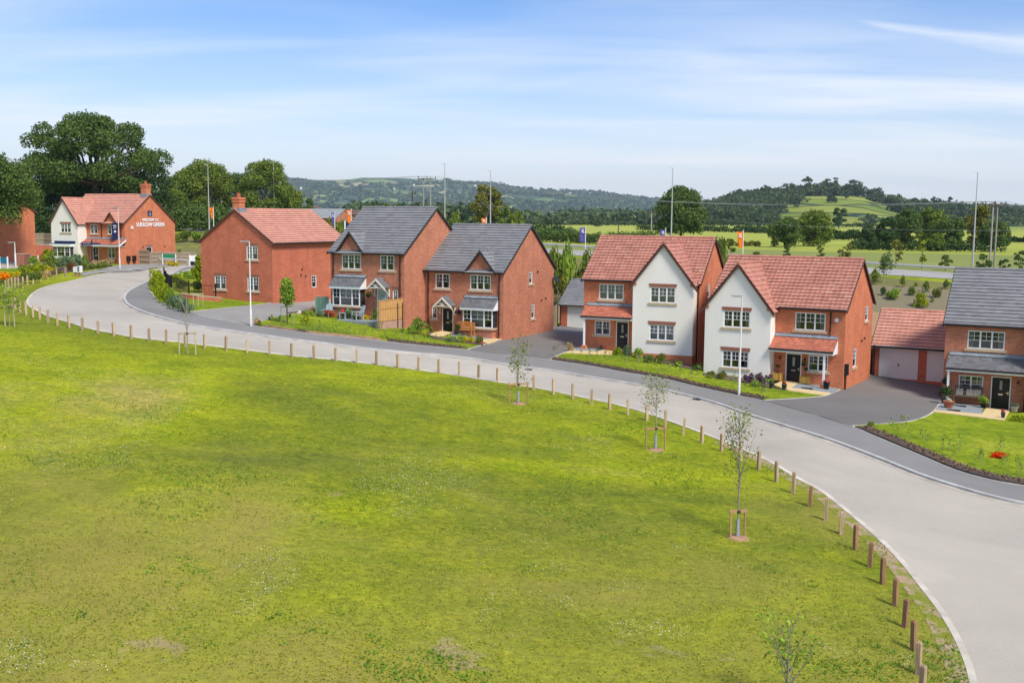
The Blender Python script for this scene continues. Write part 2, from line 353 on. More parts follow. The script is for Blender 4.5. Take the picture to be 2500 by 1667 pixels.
def wood(name, c, var=0.3):
    m, t, b = mat(name, 0.8, 0.2); o = tex(t); mpn = N(t, 'ShaderNodeMapping'); mpn.inputs['Scale'].default_value = (9, 9, 0.8); L(t, o, mpn.inputs[0])
    oi = N(t, 'ShaderNodeObjectInfo').outputs['Random']
    cc = RAMP(t, noise(t, mpn.outputs[0], 2.2, 6), [(0.3, tuple(x * (1 - var) for x in c)), (0.7, tuple(x * (1 + var) for x in c))])
    cc = MIX(t, 0.8, cc, RAMP(t, oi, [(0, 0.72), (1, 1.2)]), 'MULTIPLY'); L(t, cc, b.inputs['Base Color']); return m
wood('bollard_wood', (0.46, 0.33, 0.21)); wood('bollard_brown', (0.29, 0.16, 0.085)); wood('stake_wood', (0.42, 0.24, 0.12)); wood('stake_pale', (0.45, 0.37, 0.25)); wood('fence_gold', (0.50, 0.27, 0.10), 0.22); wood('fence_wood', (0.33, 0.26, 0.18))
wood('bench_orange', (0.50, 0.20, 0.045), 0.2); wood('bench_dark', (0.12, 0.10, 0.085)); wood('planter_yellow', (0.55, 0.33, 0.07), 0.15); wood('pole_wood', (0.34, 0.31, 0.27), 0.2); wood('pole_dark', (0.10, 0.07, 0.055)); wood('bark', (0.11, 0.085, 0.062)); wood('bark_grey', (0.30, 0.27, 0.23))
# glass: thin sheet, mostly see-through, mirror-like at a slant
m = bpy.data.materials.new('glass'); m.use_nodes = True; t = m.node_tree; t.nodes.clear(); MT['glass'] = m
tr = N(t, 'ShaderNodeBsdfTransparent'); tr.inputs[0].default_value = (0.72, 0.76, 0.78, 1); gl = N(t, 'ShaderNodeBsdfGlossy'); gl.inputs['Roughness'].default_value = 0.03; gl.inputs[0].default_value = (0.9, 0.95, 1, 1)
fr = N(t, 'ShaderNodeFresnel'); fr.inputs[0].default_value = 1.9; ms = N(t, 'ShaderNodeMixShader'); L(t, fr.outputs[0], ms.inputs[0]); L(t, tr.outputs[0], ms.inputs[1]); L(t, gl.outputs[0], ms.inputs[2])
L(t, ms.outputs[0], N(t, 'ShaderNodeOutputMaterial').inputs[0])
def asphalt(name, c, stain):
    m, t, b = mat(name, 0.9, 0.25); o = tex(t)
    cc = RAMP(t, noise(t, o, 0.16, 7, 0.6, 0.4), [(0.3, tuple(x * 0.86 for x in c)), (0.68, tuple(x * 1.12 for x in c))])
    cc = MIX(t, 0.8, cc, RAMP(t, noise(t, o, 38, 3, 0.7), [(0.3, 0.80), (0.7, 1.18)]), 'MULTIPLY')
    cc = MIX(t, RAMP(t, noise(t, o, 0.55, 6, 0.7, 1.2), [(0.62, 0), (0.75, stain)]), cc, tuple(x * 0.55 for x in c))
    vo = N(t, 'ShaderNodeTexVoronoi'); vo.inputs['Scale'].default_value = 0.09; L(t, o, vo.inputs[0]); se = N(t, 'ShaderNodeSeparateColor'); L(t, vo.outputs['Color'], se.inputs[0])
    cc = MIX(t, 0.5, cc, RAMP(t, se.outputs[0], [(0, 0.93), (0.5, 1.0), (1, 1.06)]), 'MULTIPLY')
    cc = MIX(t, RAMP(t, noise(t, o, 110, 1, 0.5), [(0.60, 0), (0.72, 0.5)]), cc, tuple(min(1, x * 1.6) for x in c))
    L(t, cc, b.inputs['Base Color']); bump(t, b, noise(t, o, 60, 2), 0.3, 0.01); return m
asphalt('road_surface', (0.415, 0.375, 0.315), 0.3); asphalt('footway_surface', (0.215, 0.205, 0.192), 0.3); asphalt('drive_surface', (0.165, 0.155, 0.143), 0.4); asphalt('drive_grey', (0.28, 0.265, 0.238), 0.3); asphalt('carriageway_surface', (0.33, 0.315, 0.29), 0.15)
def grassmat(name, cols, scale=1.0, dry=0.5):
    m, t, b = mat(name, 0.95, 0.08); o = tex(t)
    mpn = N(t, 'ShaderNodeMapping'); mpn.inputs['Scale'].default_value = (0.8, 1.15, 1); L(t, o, mpn.inputs[0]); v = mpn.outputs[0]
    a = noise(t, v, 0.055 * scale, 7, 0.62, 0.6); f = noise(t, v, 0.6 * scale, 6, 0.65, 0.3); g = noise(t, v, 5.0, 7, 0.78); g2 = noise(t, v, 1.7, 6, 0.75)
    c = RAMP(t, a, [(0.30, cols[0]), (0.45, cols[1]), (0.56, cols[2]), (0.70, cols[3])])
    c = MIX(t, 0.65, c, RAMP(t, f, [(0.3, (0.62, 0.72, 0.7)), (0.52, (1.0, 1.0, 1.0)), (0.7, (1.32, 1.18, 1.05))]), 'MULTIPLY')
    c = MIX(t, 0.9, c, RAMP(t, g, [(0.34, 0.5), (0.5, 1.0), (0.66, 1.5)]), 'MULTIPLY'); c = MIX(t, 0.75, c, RAMP(t, g2, [(0.34, (0.72, 0.84, 0.8)), (0.5, (1.0, 1.0, 1.0)), (0.66, (1.3, 1.16, 1.2))]), 'MULTIPLY')
    L(t, c, b.inputs['Base Color']); bump(t, b, noise(t, v, 16, 4, 0.75), 0.9, 0.05); return m, t, b, c
grassmat('lawn', [(0.12, 0.17, 0.014), (0.17, 0.235, 0.013), (0.225, 0.29, 0.014), (0.30, 0.33, 0.03)], 5)
plain('field_rows', (0.2, 0.3, 0.03))
def leafmat(name, c, var=0.45, hue=0.06, trans=0.25):
    m = bpy.data.materials.new(name); m.use_nodes = True; t = m.node_tree; t.nodes.clear(); MT[name] = m
    ge = N(t, 'ShaderNodeNewGeometry'); r = ge.outputs['Random Per Island']
    cc = RAMP(t, r, [(0, tuple(x * (1 - var) for x in c)), (0.5, c), (1, (c[0] * (1 + var * 1.2), c[1] * (1 + var), c[2] * (1 + var * 0.3)))])
    p = N(t, 'ShaderNodeVectorMath', operation='MULTIPLY'); L(t, ge.outputs['Position'], p.inputs[0]); p.inputs[1].default_value = (1, 1, 1)
    cc = MIX(t, 0.7, cc, RAMP(t, noise(t, p.outputs[0], 0.35, 4), [(0.3, (0.62, 0.72, 0.75)), (0.7, (1.35, 1.22, 1.0))]), 'MULTIPLY')
    d = N(t, 'ShaderNodeBsdfDiffuse'); tl = N(t, 'ShaderNodeBsdfTranslucent'); L(t, cc, d.inputs[0]); L(t, cc, tl.inputs[0])
    ms = N(t, 'ShaderNodeMixShader'); ms.inputs[0].default_value = trans; L(t, d.outputs[0], ms.inputs[1]); L(t, tl.outputs[0], ms.inputs[2])
    L(t, ms.outputs[0], N(t, 'ShaderNodeOutputMaterial').inputs[0]); return m
leafmat('leaf_oak', (0.105, 0.168, 0.050)); leafmat('leaf_dark', (0.060, 0.108, 0.038)); leafmat('leaf_mid', (0.165, 0.230, 0.048)); leafmat('leaf_olive', (0.193, 0.201, 0.044)); leafmat('leaf_light', (0.228, 0.350, 0.052))
leafmat('leaf_lime', (0.26, 0.33, 0.02)); leafmat('leaf_yellow', (0.62, 0.50, 0.02)); leafmat('leaf_blue', (0.158, 0.245, 0.131)); leafmat('leaf_sapling', (0.210, 0.263, 0.061)); leafmat('leaf_far', (0.095, 0.145, 0.070), 0.35); leafmat('leaf_hill', (0.080, 0.125, 0.058), 0.4)
leafmat('straw', (0.50, 0.38, 0.20)); leafmat('bark_chip', (0.15, 0.105, 0.08), 0.75, trans=0.0); leafmat('petal_red', (0.75, 0.04, 0.01)); leafmat('petal_orange', (0.80, 0.30, 0.01)); leafmat('petal_rust', (0.42, 0.07, 0.015)); leafmat('petal_purple', (0.16, 0.09, 0.16)); leafmat('petal_white', (0.75, 0.75, 0.68)); leafmat('petal_pink', (0.65, 0.12, 0.22)); leafmat('copper', (0.24, 0.09, 0.05)); leafmat('twig', (0.16, 0.12, 0.09), 0.3)
leafmat('leaf_field', (0.27, 0.33, 0.035), 0.45, trans=0.3); leafmat('leaf_weed', (0.14, 0.27, 0.035), 0.3, trans=0.3)
# ------------------------------------------------------------------ ground sheet
def ground_material():
    cols = [(0.115, 0.145, 0.024), (0.200, 0.235, 0.016), (0.285, 0.330, 0.012), (0.35, 0.31, 0.075)]
    m, t, b, near = grassmat('ground_mix', cols)
    o = tex(t); sp_ = N(t, 'ShaderNodeSeparateXYZ'); L(t, o, sp_.inputs[0])
    # dry, brownish turf towards the near edge of the green
    dn = noise(t, o, 0.09, 6, 0.6, 0.5)
    near_y = N(t, 'ShaderNodeMapRange'); L(t, sp_.outputs[1], near_y.inputs[0]); near_y.inputs[1].default_value = 18; near_y.inputs[2].default_value = 46; near_y.inputs[3].default_value = 0.36; near_y.inputs[4].default_value = -0.12
    dm = RAMP(t, MATH(t, 'ADD', dn, near_y.outputs[0]), [(0.51, 0), (0.86, 0.8)])
    c = MIX(t, dm, near, MIX(t, noise(t, o, 5, 5, 0.7), (0.225, 0.19, 0.026), (0.40, 0.32, 0.11)))
    bare = RAMP(t, MATH(t, 'ADD', noise(t, o, 0.42, 6, 0.6, 0.4), MATH(t, 'MULTIPLY', near_y.outputs[0], 0.35)), [(0.73, 0), (0.80, 0.7)])
    c = MIX(t, bare, c, (0.40, 0.29, 0.18))
    # daisies: sparse white specks in drifts
    vo = N(t, 'ShaderNodeTexVoronoi'); vo.inputs['Scale'].default_value = 5.0; L(t, o, vo.inputs[0])
    dz = MATH(t, 'MULTIPLY', RAMP(t, vo.outputs[0], [(0.06, 1), (0.10, 0)]), RAMP(t, noise(t, o, 0.20, 5, 0.6), [(0.56, 0), (0.66, 0.8)]))
    c = MIX(t, dz, c, (0.62, 0.62, 0.56))
    def attr(n): a = N(t, 'ShaderNodeAttribute', attribute_name=n); return a.outputs['Fac']
    fuzz = MATH(t, 'MULTIPLY', MATH(t, 'SUBTRACT', noise(t, o, 0.5, 5, 0.7), 0.5), 0.9)
    def msk(n, f=fuzz): return RAMP(t, MATH(t, 'ADD', attr(n), f), [(0.42, 0), (0.58, 1)])
    mead = MIX(t, noise(t, o, 0.12, 6, 0.7), (0.15, 0.20, 0.045), (0.30, 0.31, 0.10))
    mpn = N(t, 'ShaderNodeMapping'); mpn.inputs['Scale'].default_value = (0.02, 0.10, 1); mpn.inputs['Rotation'].default_value = (0, 0, 0.3); L(t, o, mpn.inputs[0])
    crop = MIX(t, RAMP(t, noise(t, mpn.outputs[0], 1.0, 6, 0.6), [(0.35, 0), (0.65, 1)]), (0.27, 0.32, 0.05), (0.40, 0.41, 0.08))
    vv = N(t, 'ShaderNodeTexVoronoi'); vv.inputs['Scale'].default_value = 0.0035; L(t, o, vv.inputs[0])
    vs = N(t, 'ShaderNodeSeparateColor'); L(t, vv.outputs['Color'], vs.inputs[0])
    patch = RAMP(t, vs.outputs[0], [(0, (0.13, 0.21, 0.03)), (0.3, (0.20, 0.27, 0.04)), (0.6, (0.28, 0.31, 0.07)), (0.85, (0.36, 0.33, 0.12))], 'CONSTANT')
    c = MIX(t, msk('rough'), c, MIX(t, noise(t, o, 2.5, 5, 0.7), (0.11, 0.12, 0.03), (0.24, 0.22, 0.09)))
    c = MIX(t, msk('meadow', MATH(t, 'MULTIPLY', fuzz, 0.3)), c, mead)
    c = MIX(t, msk('crop', MATH(t, 'MULTIPLY', fuzz, 0.08)), c, crop)
    c = MIX(t, attr('far'), c, patch)
    earth = MIX(t, noise(t, o, 3.0, 5, 0.75), (0.28, 0.16, 0.085), (0.46, 0.30, 0.18))
    c = MIX(t, msk('earth'), c, earth)
    mulch = MIX(t, noise(t, o, 6.0, 5, 0.8), (0.13, 0.12, 0.06), (0.30, 0.25, 0.17))
    c = MIX(t, msk('mulch'), c, mulch)
    L(t, c, b.inputs['Base Color']); return m
def build_ground():
    radii = [0.0]; r = 5.0
    while r < 9500:
        radii.append(r); r += 0.9 if r < 105 else (1.6 if r < 190 else r * 0.03)
    ang = []; a = -180.0
    while a < 180.0: ang.append(a); a += 0.62 if -52 <= a < 52 else 8.0
    ang = [x for x in ang]; na = len(ang); vs = [(0, 0, hgt(0, 0))]; attrs = {k: [0.0] for k in ('meadow', 'crop', 'earth', 'mulch', 'rough', 'far')}
    for r in radii[1:]:
        for a in ang:
            x, y = r * math.sin(R(a)), r * math.cos(R(a)); vs.append((x, y, hgt(x, y)))
            t, s = hw(x, y)
            if y > 0:
                attrs['meadow'].append(sstep(6, 9, s)); attrs['crop'].append(sstep(46, 50, s) ); attrs['far'].append(sstep(700, 760, r))
                e = sstep(-39, -37, s) * (1 - sstep(-30.5, -28.5, s)) * sstep(20, 30, x); attrs['earth'].append(e)
                attrs['mulch'].append(sstep(-32, -30, s) * (1 - sstep(-22, -20, s)) * sstep(20, 30, x))
                attrs['rough'].append(sstep(-52, -46, s) * (1 - sstep(-16, -12, s)) * 0.6)
            else:
                for k in attrs: attrs[k].append(0.0)
    fs = [(0, 1 + (k + 1) % na, 1 + k) for k in range(na)]
    for i in range(len(radii) - 2):
        b0, b1 = 1 + i * na, 1 + (i + 1) * na
        fs += [(b0 + k, b0 + (k + 1) % na, b1 + (k + 1) % na, b1 + k) for k in range(na)]
    me = bpy.data.meshes.new('ground'); me.from_pydata(vs, [], fs); me.materials.append(ground_material())
    for k, v in attrs.items(): me.attributes.new(k, 'FLOAT', 'POINT').data.foreach_set('value', v)
    me.polygons.foreach_set('use_smooth', [True] * len(fs)); me.update()
    if me.polygons[5].normal.z < 0: me.flip_normals()
    tag(link('ground', me), kind='structure')
build_ground()

# ------------------------------------------------------------------ roads, kerbs, drives
OUT = [(600, 640), (540, 642), (473, 645), (387, 656.5), (351, 659.5), (292, 663), (238, 671), (179, 685), (119, 698), (89, 710), (70, 725), (64, 738), (67, 746), (89, 759), (119, 773), (167, 787.5), (214, 802), (268, 813), (321, 823), (387, 831), (446, 837), (506, 844), (600, 855), (719, 870), (838, 881), (957, 895.5), (1076, 911), (1165, 925), (1253, 939), (1321, 950), (1389, 964), (1457, 978), (1525, 994), (1593, 1014.5), (1705, 1055), (1783, 1086), (1874, 1126), (1938, 1165), (1998, 1197), (2034, 1224), (2085, 1265.5), (2140, 1313.5), (2194, 1368), (2240, 1425.5), (2286, 1485), (2322, 1544), (2350, 1604), (2368, 1667), (2375, 1760), (2370, 1900)]
INN = [(600, 652), (540, 654), (500, 657), (440, 666), (387, 679.5), (345, 695), (315.5, 710), (303.6, 722), (302, 734), (315.5, 749), (357, 767), (417, 784.5), (476, 798), (565, 811), (625, 819), (700, 830), (808, 843), (898, 854), (1002, 864), (1076, 869.5), (1165, 880), (1202, 887), (1304, 902), (1338, 906), (1440, 923), (1559, 942.6), (1644, 960), (1751, 988.5), (1815, 1011.5), (1920, 1044), (2025, 1077), (2149, 1124), (2240, 1161), (2332, 1191), (2423, 1217), (2500, 1234), (2650, 1262), (2850, 1290)]
PAV = [(560, 640), (480, 650), (430, 665), (395, 682), (372, 698), (366, 712), (374, 724), (387, 737), (417, 752), (461, 767), (521, 781.5), (610, 798), (700, 810), (778.6, 821), (883, 830.5), (987, 843), (1141, 858), (1255, 872), (1338, 882), (1440, 897), (1525, 912.7), (1627, 929.7), (1695, 946.7), (1797, 969), (1865, 983), (1993, 1018), (2075.5, 1045), (2149, 1076), (2240, 1114.6), (2332, 1153.5), (2423, 1178.6), (2500, 1192), (2650, 1218), (2850, 1246)]
out_c, inn_c, pav_c = gcurve(OUT, 4), gcurve(INN, 4), gcurve(PAV, 4)
sheet('road', out_c, 0.012, MT['road_surface'], 2.5, B=inn_c, kind='structure')
sheet('pavement', inn_c, 0.11, MT['footway_surface'], 2.5, skirt=0.15, B=pav_c, kind='structure')
m = MB(); ribbon(m, out_c, -0.02, 0.16, 0.035, 0.05, 0.1); k = m.obj('kerb', MT['kerb_warm']); tag(k, kind='structure')
m = MB(); ribbon(m, inn_c, -0.02, 0.17, 0.118, 0.122, 0.16); ribbon(m, inn_c, -0.30, -0.02, 0.022, 0.026, 0.02, 1)
plain('channel', (0.42, 0.37, 0.31), 0.9, 0.3, 1.5)
tag(m.obj('kerb', [MT['kerb'], MT['channel']]), kind='structure')
m = MB(); ribbon(m, pav_c, -0.02, 0.06, 0.125, 0.125, 0.12); tag(m.obj('kerb', MT['kerb']), kind='structure')
# worn sandy edge between turf and kerb on the near bend
m = MB(); seg = [p for p in out_c if p.y < 47 and p.x > 5]; ribbon(m, offset(seg, 0.12) if False else seg, -0.5, -0.02, 0.006, 0.02, 0)
mm, t, b = mat('worn_edge', 0.95, 0.1); o = tex(t)
L(t, MIX(t, RAMP(t, noise(t, o, 1.6, 6, 0.7), [(0.44, 0), (0.56, 1)]), (0.20, 0.22, 0.03), MIX(t, noise(t, o, 12, 4), (0.30, 0.20, 0.13), (0.46, 0.34, 0.24))), b.inputs['Base Color'])
tag(m.obj('verge', mm), kind='structure')
# private drives
gsheet('driveway', [(456, 767), (561, 755), (665, 742.5), (720, 735), (790, 722), (830, 712), (830, 740), (779, 757), (729, 770), (665, 783), (622, 799), (560, 789), (521, 781), (480, 772)], 0.135, MT['drive_grey'], skirt=.15, kind='structure')
gsheet('driveway', [(1141, 858), (1229.6, 833.5), (1352, 804), (1372, 792), (1480, 792), (1450, 840), (1424, 852), (1378, 866), (1343, 882), (1255, 872)], 0.135, MT['drive_surface'], skirt=.15, kind='structure')
gsheet('driveway', [(1862, 982), (1999, 973.7), (2037, 962), (2058, 953), (2124, 920), (2135, 905), (2330, 925), (2310, 980), (2293, 992), (2279, 1010), (2254, 1025), (2204, 1037), (2080, 1046), (1993, 1018)], 0.135, MT['drive_surface'], skirt=.15, kind='structure')
# light edging kerbs along the drives
m = MB()
for px in ([(430, 765), (456, 766.5), (561, 755), (665, 742.5)], [(1141, 858), (1229.6, 833), (1352, 803.5)], [(1343, 881.5), (1378, 866), (1405, 857)], [(1865, 982.6), (1999, 973.7), (2037, 962), (2060, 952), (2124, 920)], [(2298, 988), (2293, 992), (2279, 1010), (2254, 1025), (2204, 1037), (2080, 1045.7)]):
    ribbon(m, gcurve(px, 4), -0.05, 0.05, 0.15, 0.15, 0.15)
tag(m.obj('kerb', MT['kerb_warm']), kind='structure')
# footway and side road in front of the show home
gsheet('pavement', [(202, 676), (240, 668), (292, 660.5), (351, 657), (387, 654), (473, 643), (473, 640), (420, 640), (342, 646), (300, 648), (283, 650), (262, 655), (225, 662), (198, 668)], 0.075, MT['drive_grey'], grid=2.0, skirt=.1, kind='structure')
gsheet('road', [(-140, 660), (0, 657), (60, 655), (112, 654), (150, 650), (150, 643), (112, 640), (60, 638), (0, 636), (-140, 630)], 0.02, MT['road_surface'], grid=3.0, kind='structure')
# raised turf of the front gardens
def lawn(px, h=0.16): return gsheet('lawn', px, h, MT['lawn'], skirt=.25, grid=1.5, kind='structure')
lawn([(460, 765), (440, 752), (425, 738), (450, 728), (500, 733), (560, 738), (665, 741.5), (561, 754), (500, 761)], 0.13)
lawn([(624, 797), (665, 782), (729, 769), (760, 772), (800, 776), (870, 786), (925, 793), (955, 800), (975, 808), (965, 822), (940, 826), (900, 829), (778, 818), (700, 807)], 0.17)
lawn([(975, 806), (1000, 800), (1035, 796), (1048, 800), (1060, 815), (1100, 820), (1150, 832), (1170, 836), (1190, 842), (1141, 856), (987, 840), (945, 828)], 0.14)
lawn([(1349, 879), (1376, 868), (1410, 866), (1480, 869), (1520, 860), (1560, 866), (1700, 905), (1720, 915), (1790, 930), (1880, 955), (1985, 962), (2030, 962), (1999, 972), (1868, 981), (1797, 966), (1695, 943), (1627, 926), (1525, 909), (1440, 893)], 0.15)
lawn([(2085, 1045), (2204, 1038), (2254, 1026), (2285, 1012), (2400, 1020), (2450, 1030), (2460, 1015), (2560, 1010), (2900, 1050), (2900, 1240), (2650, 1214), (2500, 1188), (2423, 1174), (2332, 1149), (2240, 1110), (2149, 1071)], 0.15)
lawn([(-140, 690), (0, 680), (45, 672), (60, 662), (40, 657), (0, 659), (-140, 664)], 0.1)
lawn([(342, 645.5), (400, 644), (440, 643), (450, 640), (430, 635), (360, 639)], 0.12)
# strips of dark soil and bark between the footway and the grass
STRIPS = []
def strip(px, w0, w1, h, mt):
    if mt == 'bark_mulch': STRIPS.append((gcurve(px, 4), w0, w1, h))
    m = MB(); ribbon(m, gcurve(px, 4), w0, w1, h, h + 0.03, 0.1); tag(m.obj('soil', MT[mt]), kind='structure')
strip([(640, 799.5), (700, 808), (778.6, 819), (883, 828.5), (930, 834)], 0.02, 0.35, 0.15, 'bare_earth')
strip([(945, 836), (987, 841), (1141, 856)], 0.02, 0.45, 0.16, 'bark_mulch')
strip([(1345, 881), (1440, 895), (1525, 910.5), (1627, 927.5), (1695, 944.5), (1797, 967), (1860, 980)], 0.02, 0.6, 0.17, 'bark_mulch')
strip([(2090, 1049), (2149, 1073), (2240, 1111.6), (2332, 1150.5), (2423, 1175.6), (2500, 1189), (2650, 1215), (2850, 1243)], 0.02, 0.75, 0.17, 'bark_mulch')
# paving in front of the doors
def slabs(px, mt, h): return gsheet('path', px, h, MT[mt], skirt=.2, grid=1.5, kind='structure')
slabs([(1043, 823), (1078, 814), (1106, 818), (1088, 824), (1078, 829), (1060, 827)], 'slab_yellow', 0.20)
slabs([(1106, 818), (1128, 815), (1230, 832.5), (1215, 838), (1170, 833), (1100, 824)], 'slab_grey', 0.185)
slabs([(1168, 836), (1222, 831), (1229, 833), (1190, 846)], 'slab_yellow', 0.20)
slabs([(1376, 867), (1395, 862), (1462, 864), (1500, 852), (1530, 855), (1490, 872)], 'slab_yellow', 0.19)
slabs([(1399, 862), (1424, 850), (1500, 851.5), (1462, 864)], 'slab_grey', 0.185)
slabs([(1888, 946), (1915, 934), (1953, 940), (1932, 953.5), (2028, 966), (2012, 972), (1925, 960)], 'slab_yellow', 0.19)
slabs([(1932, 953.5), (1953, 940), (2058, 952), (2030, 966)], 'slab_grey', 0.185)
slabs([(2282, 1008), (2298, 990), (2400, 998), (2396, 1018)], 'slab_grey', 0.185)
slabs([(2279, 1012), (2282, 1008), (2396, 1018), (2408, 1003), (2464, 1010), (2452, 1033)], 'slab_yellow', 0.19)
gsheet('soil', [(700, 769), (790, 762), (870, 770), (925, 785), (922, 796), (860, 788), (800, 776), (740, 771)], 0.20, MT['soil'], skirt=.2, grid=1.0, kind='structure')
gsheet('soil', [(1500, 862), (1545, 850), (1600, 868), (1660, 890), (1705, 903), (1690, 908), (1600, 888), (1540, 874)], 0.18, MT['soil'], skirt=.2, grid=1.0, kind='structure')
gsheet('soil', [(1716, 916), (1800, 926), (1880, 940), (1885, 950), (1800, 938), (1716, 922)], 0.18, MT['soil'], skirt=.2, grid=1.0, kind='structure')
gsheet('soil', [(1040, 818), (1060, 816), (1085, 832), (1150, 838), (1178, 842), (1180, 849), (1120, 840), (1060, 833)], 0.2, MT['soil'], skirt=.2, grid=1.0, kind='structure')
gsheet('soil', [(0, 698), (40, 690), (90, 680), (150, 668), (205, 660), (215, 652), (275, 650), (240, 642), (150, 655), (80, 668), (0, 682)], 0.1, MT['soil'], skirt=.15, grid=2.0, kind='structure')

# dual carriageway behind the estate
def hwp(t, s): return Vector((-56 + 0.883 * t + 0.469 * s, 198 - 0.469 * t + 0.883 * s))
m = MB(); hwline = [hwp(t, 0) for t in range(-60, 241, 4)]
ribbon(m, hwline, -8.0, 8.0, 0.05, 0.05, 0); tag(m.obj('road', MT['carriageway_surface']), kind='structure')
m = MB()
for s in (-7.4, 7.4): ribbon(m, [hwp(t, s) for t in range(-60, 241, 4)], -0.09, 0.09, 0.056, 0.056, 0)
for s in (-3.7, 3.7):
    for t in range(-60, 238, 9): ribbon(m, [hwp(t, s), hwp(t + 3, s)], -0.08, 0.08, 0.056, 0.056, 0)
ribbon(m, [hwp(t, 0) for t in range(-60, 241, 4)], -0.12, 0.12, 0.056, 0.056, 0)
tag(m.obj('road_markings', MT['white_paint']), kind='structure')
def crash_barrier(s, label):
    o = thing('crash_barrier', label, 'crash barrier', (0, 0, 0), group='steel crash barriers beside the dual carriageway')
    m = MB(); P = [hwp(t, s) for t in range(-60, 241, 4)]
    for a, b_ in zip(P, P[1:]):
        za, zb = hgt(*a) + 0.45, hgt(*b_) + 0.45
        n = Vector((0.469, 0.883, 0)) * 0.05
        A, B = Vector((*a, za)), Vector((*b_, zb))
        for z0, z1, d0, d1 in ((0, .1, 0, 1), (.1, .16, 1, .2), (.16, .22, .2, 1), (.22, .32, 1, 0)):
            m.quad(A + n * -d0 + Vector((0, 0, z0)), B + n * -d0 + Vector((0, 0, z0)), B + n * -d1 + Vector((0, 0, z1)), A + n * -d1 + Vector((0, 0, z1)))
        m.obox(A + Vector((0, 0, 0.32)), B - A, n * 1.2, (0, 0, 0.05))
        m.obox(A + Vector((0, 0, 0.0)), B - A, n * 1.2, (0, 0, 0.05))
    m.obj('rail', MT['galv'], o)
    m = MB()
    for p in P: m.obox(Vector((p.x, p.y, hgt(*p) - 0.3)), (0.1, 0, 0), (0, 0.1, 0), (0, 0, 1.0))
    q = m.obj('post', MT['galv_dark'], o); q['kind'] = 'stuff'
crash_barrier(9.6, 'long grey steel crash barrier on the far side of the dual carriageway')

# ------------------------------------------------------------------ hills
hillmat_done = {}
def hill_material(name, patches, scale, wood=0.5):
    m, t, b = mat(name, 0.95, 0.05); o = tex(t)
    mpn = N(t, 'ShaderNodeMapping'); mpn.inputs['Scale'].default_value = (1, 1.4, 1); L(t, o, mpn.inputs[0])
    v = N(t, 'ShaderNodeTexVoronoi'); v.inputs['Scale'].default_value = scale; L(t, mpn.outputs[0], v.inputs[0]); v.inputs['Randomness'].default_value = 0.9
    s = N(t, 'ShaderNodeSeparateColor'); L(t, v.outputs['Color'], s.inputs[0])
    c = RAMP(t, s.outputs[0], patches, 'CONSTANT')
    c = MIX(t, 0.5, c, RAMP(t, noise(t, o, scale * 3, 6), [(0.3, 0.75), (0.7, 1.2)]), 'MULTIPLY')
    ve = N(t, 'ShaderNodeTexVoronoi', feature='DISTANCE_TO_EDGE'); ve.inputs['Scale'].default_value = scale; ve.inputs['Randomness'].default_value = 0.9; L(t, mpn.outputs[0], ve.inputs[0])
    c = MIX(t, RAMP(t, ve.outputs[0], [(0.03, 1), (0.06, 0)]), c, (0.03, 0.055, 0.03))
    L(t, c, b.inputs['Base Color']); return m
class Hill:
    def __init__(s, name, ridge, D0, D1, D2, zt, mt, us, p=1.3, rough=0.0):
        s.ridge, s.D0, s.D1, s.D2, s.zt, s.p, s.rough = ridge, D0, D1, D2, zt, p, rough
        vs = []; n = 46
        for u in us:
            for k in range(n + 8):
                y = D0 + (D1 - D0) * k / n if k <= n else D1 + (D2 - D1) * (k - n) / 7
                P = s.at(u, y); vs.append(P)
        m = n + 8; fs = [(i * m + k, (i + 1) * m + k, (i + 1) * m + k + 1, i * m + k + 1) for i in range(len(us) - 1) for k in range(m - 1)]
        me = bpy.data.meshes.new(name); me.from_pydata(vs, [], fs); me.materials.append(mt); me.polygons.foreach_set('use_smooth', [True] * len(fs)); me.update()
        tag(link(name, me), kind='structure')
    def zr(s, u):
        r = s.ridge
        if u <= r[0][0]: v = r[0][1]
        elif u >= r[-1][0]: v = r[-1][1]
        else:
            for (a, va), (b_, vb) in zip(r, r[1:]):
                if a <= u <= b_: tt = (u - a) / (b_ - a); tt = tt; v = va + (vb - va) * tt; break
        return ZC + ray(u, v).z * s.D1
    def at(s, u, y):
        zr = s.zr(u); x = ray(u, 500).x * y
        if y <= s.D1: k = (y - s.D0) / (s.D1 - s.D0); f = (k ** s.p) * (1 - 0.0) if k < 1 else 1; f = f * (1 - 0.25 * k) + 0.25 * k * (k * k * (3 - 2 * k))
        else: k = 1 - (y - s.D1) / (s.D2 - s.D1); f = k * k * (3 - 2 * k)
        z = s.zt + (zr - s.zt) * f
        z += s.rough * math.sin(x * 0.0061 + 1.3 * math.sin(y * 0.004)) * math.sin(y * 0.0052 + 1.1) * 4 * k * (1 - k)
        return Vector((x, y, z))
pf = [(0, (0.14, 0.21, 0.07)), (0.16, (0.22, 0.29, 0.09)), (0.34, (0.07, 0.11, 0.06)), (0.48, (0.27, 0.32, 0.11)), (0.62, (0.08, 0.12, 0.06)), (0.76, (0.40, 0.36, 0.18)), (0.9, (0.18, 0.25, 0.09))]
FAR = Hill('hill', [(-300, 445), (0, 440), (300, 436), (500, 436), (600, 430), (692, 433), (736, 435), (766, 440), (851, 439.5), (881, 434), (958, 434.5), (1064, 439), (1149, 443), (1213, 447.5), (1272, 460), (1340, 465.5), (1447, 472), (1553, 483), (1640, 496), (1760, 508), (1900, 516), (2200, 522), (2500, 526), (2900, 530)],
           3300, 6200, 7800, ZC - 3, hill_material('far_fields', pf, 0.0052), list(range(-300, 2900, 20)), 1.35, 26)
pn = [(0, (0.20, 0.25, 0.04)), (0.3, (0.26, 0.29, 0.06)), (0.6, (0.16, 0.21, 0.04)), (0.8, (0.24, 0.27, 0.05))]
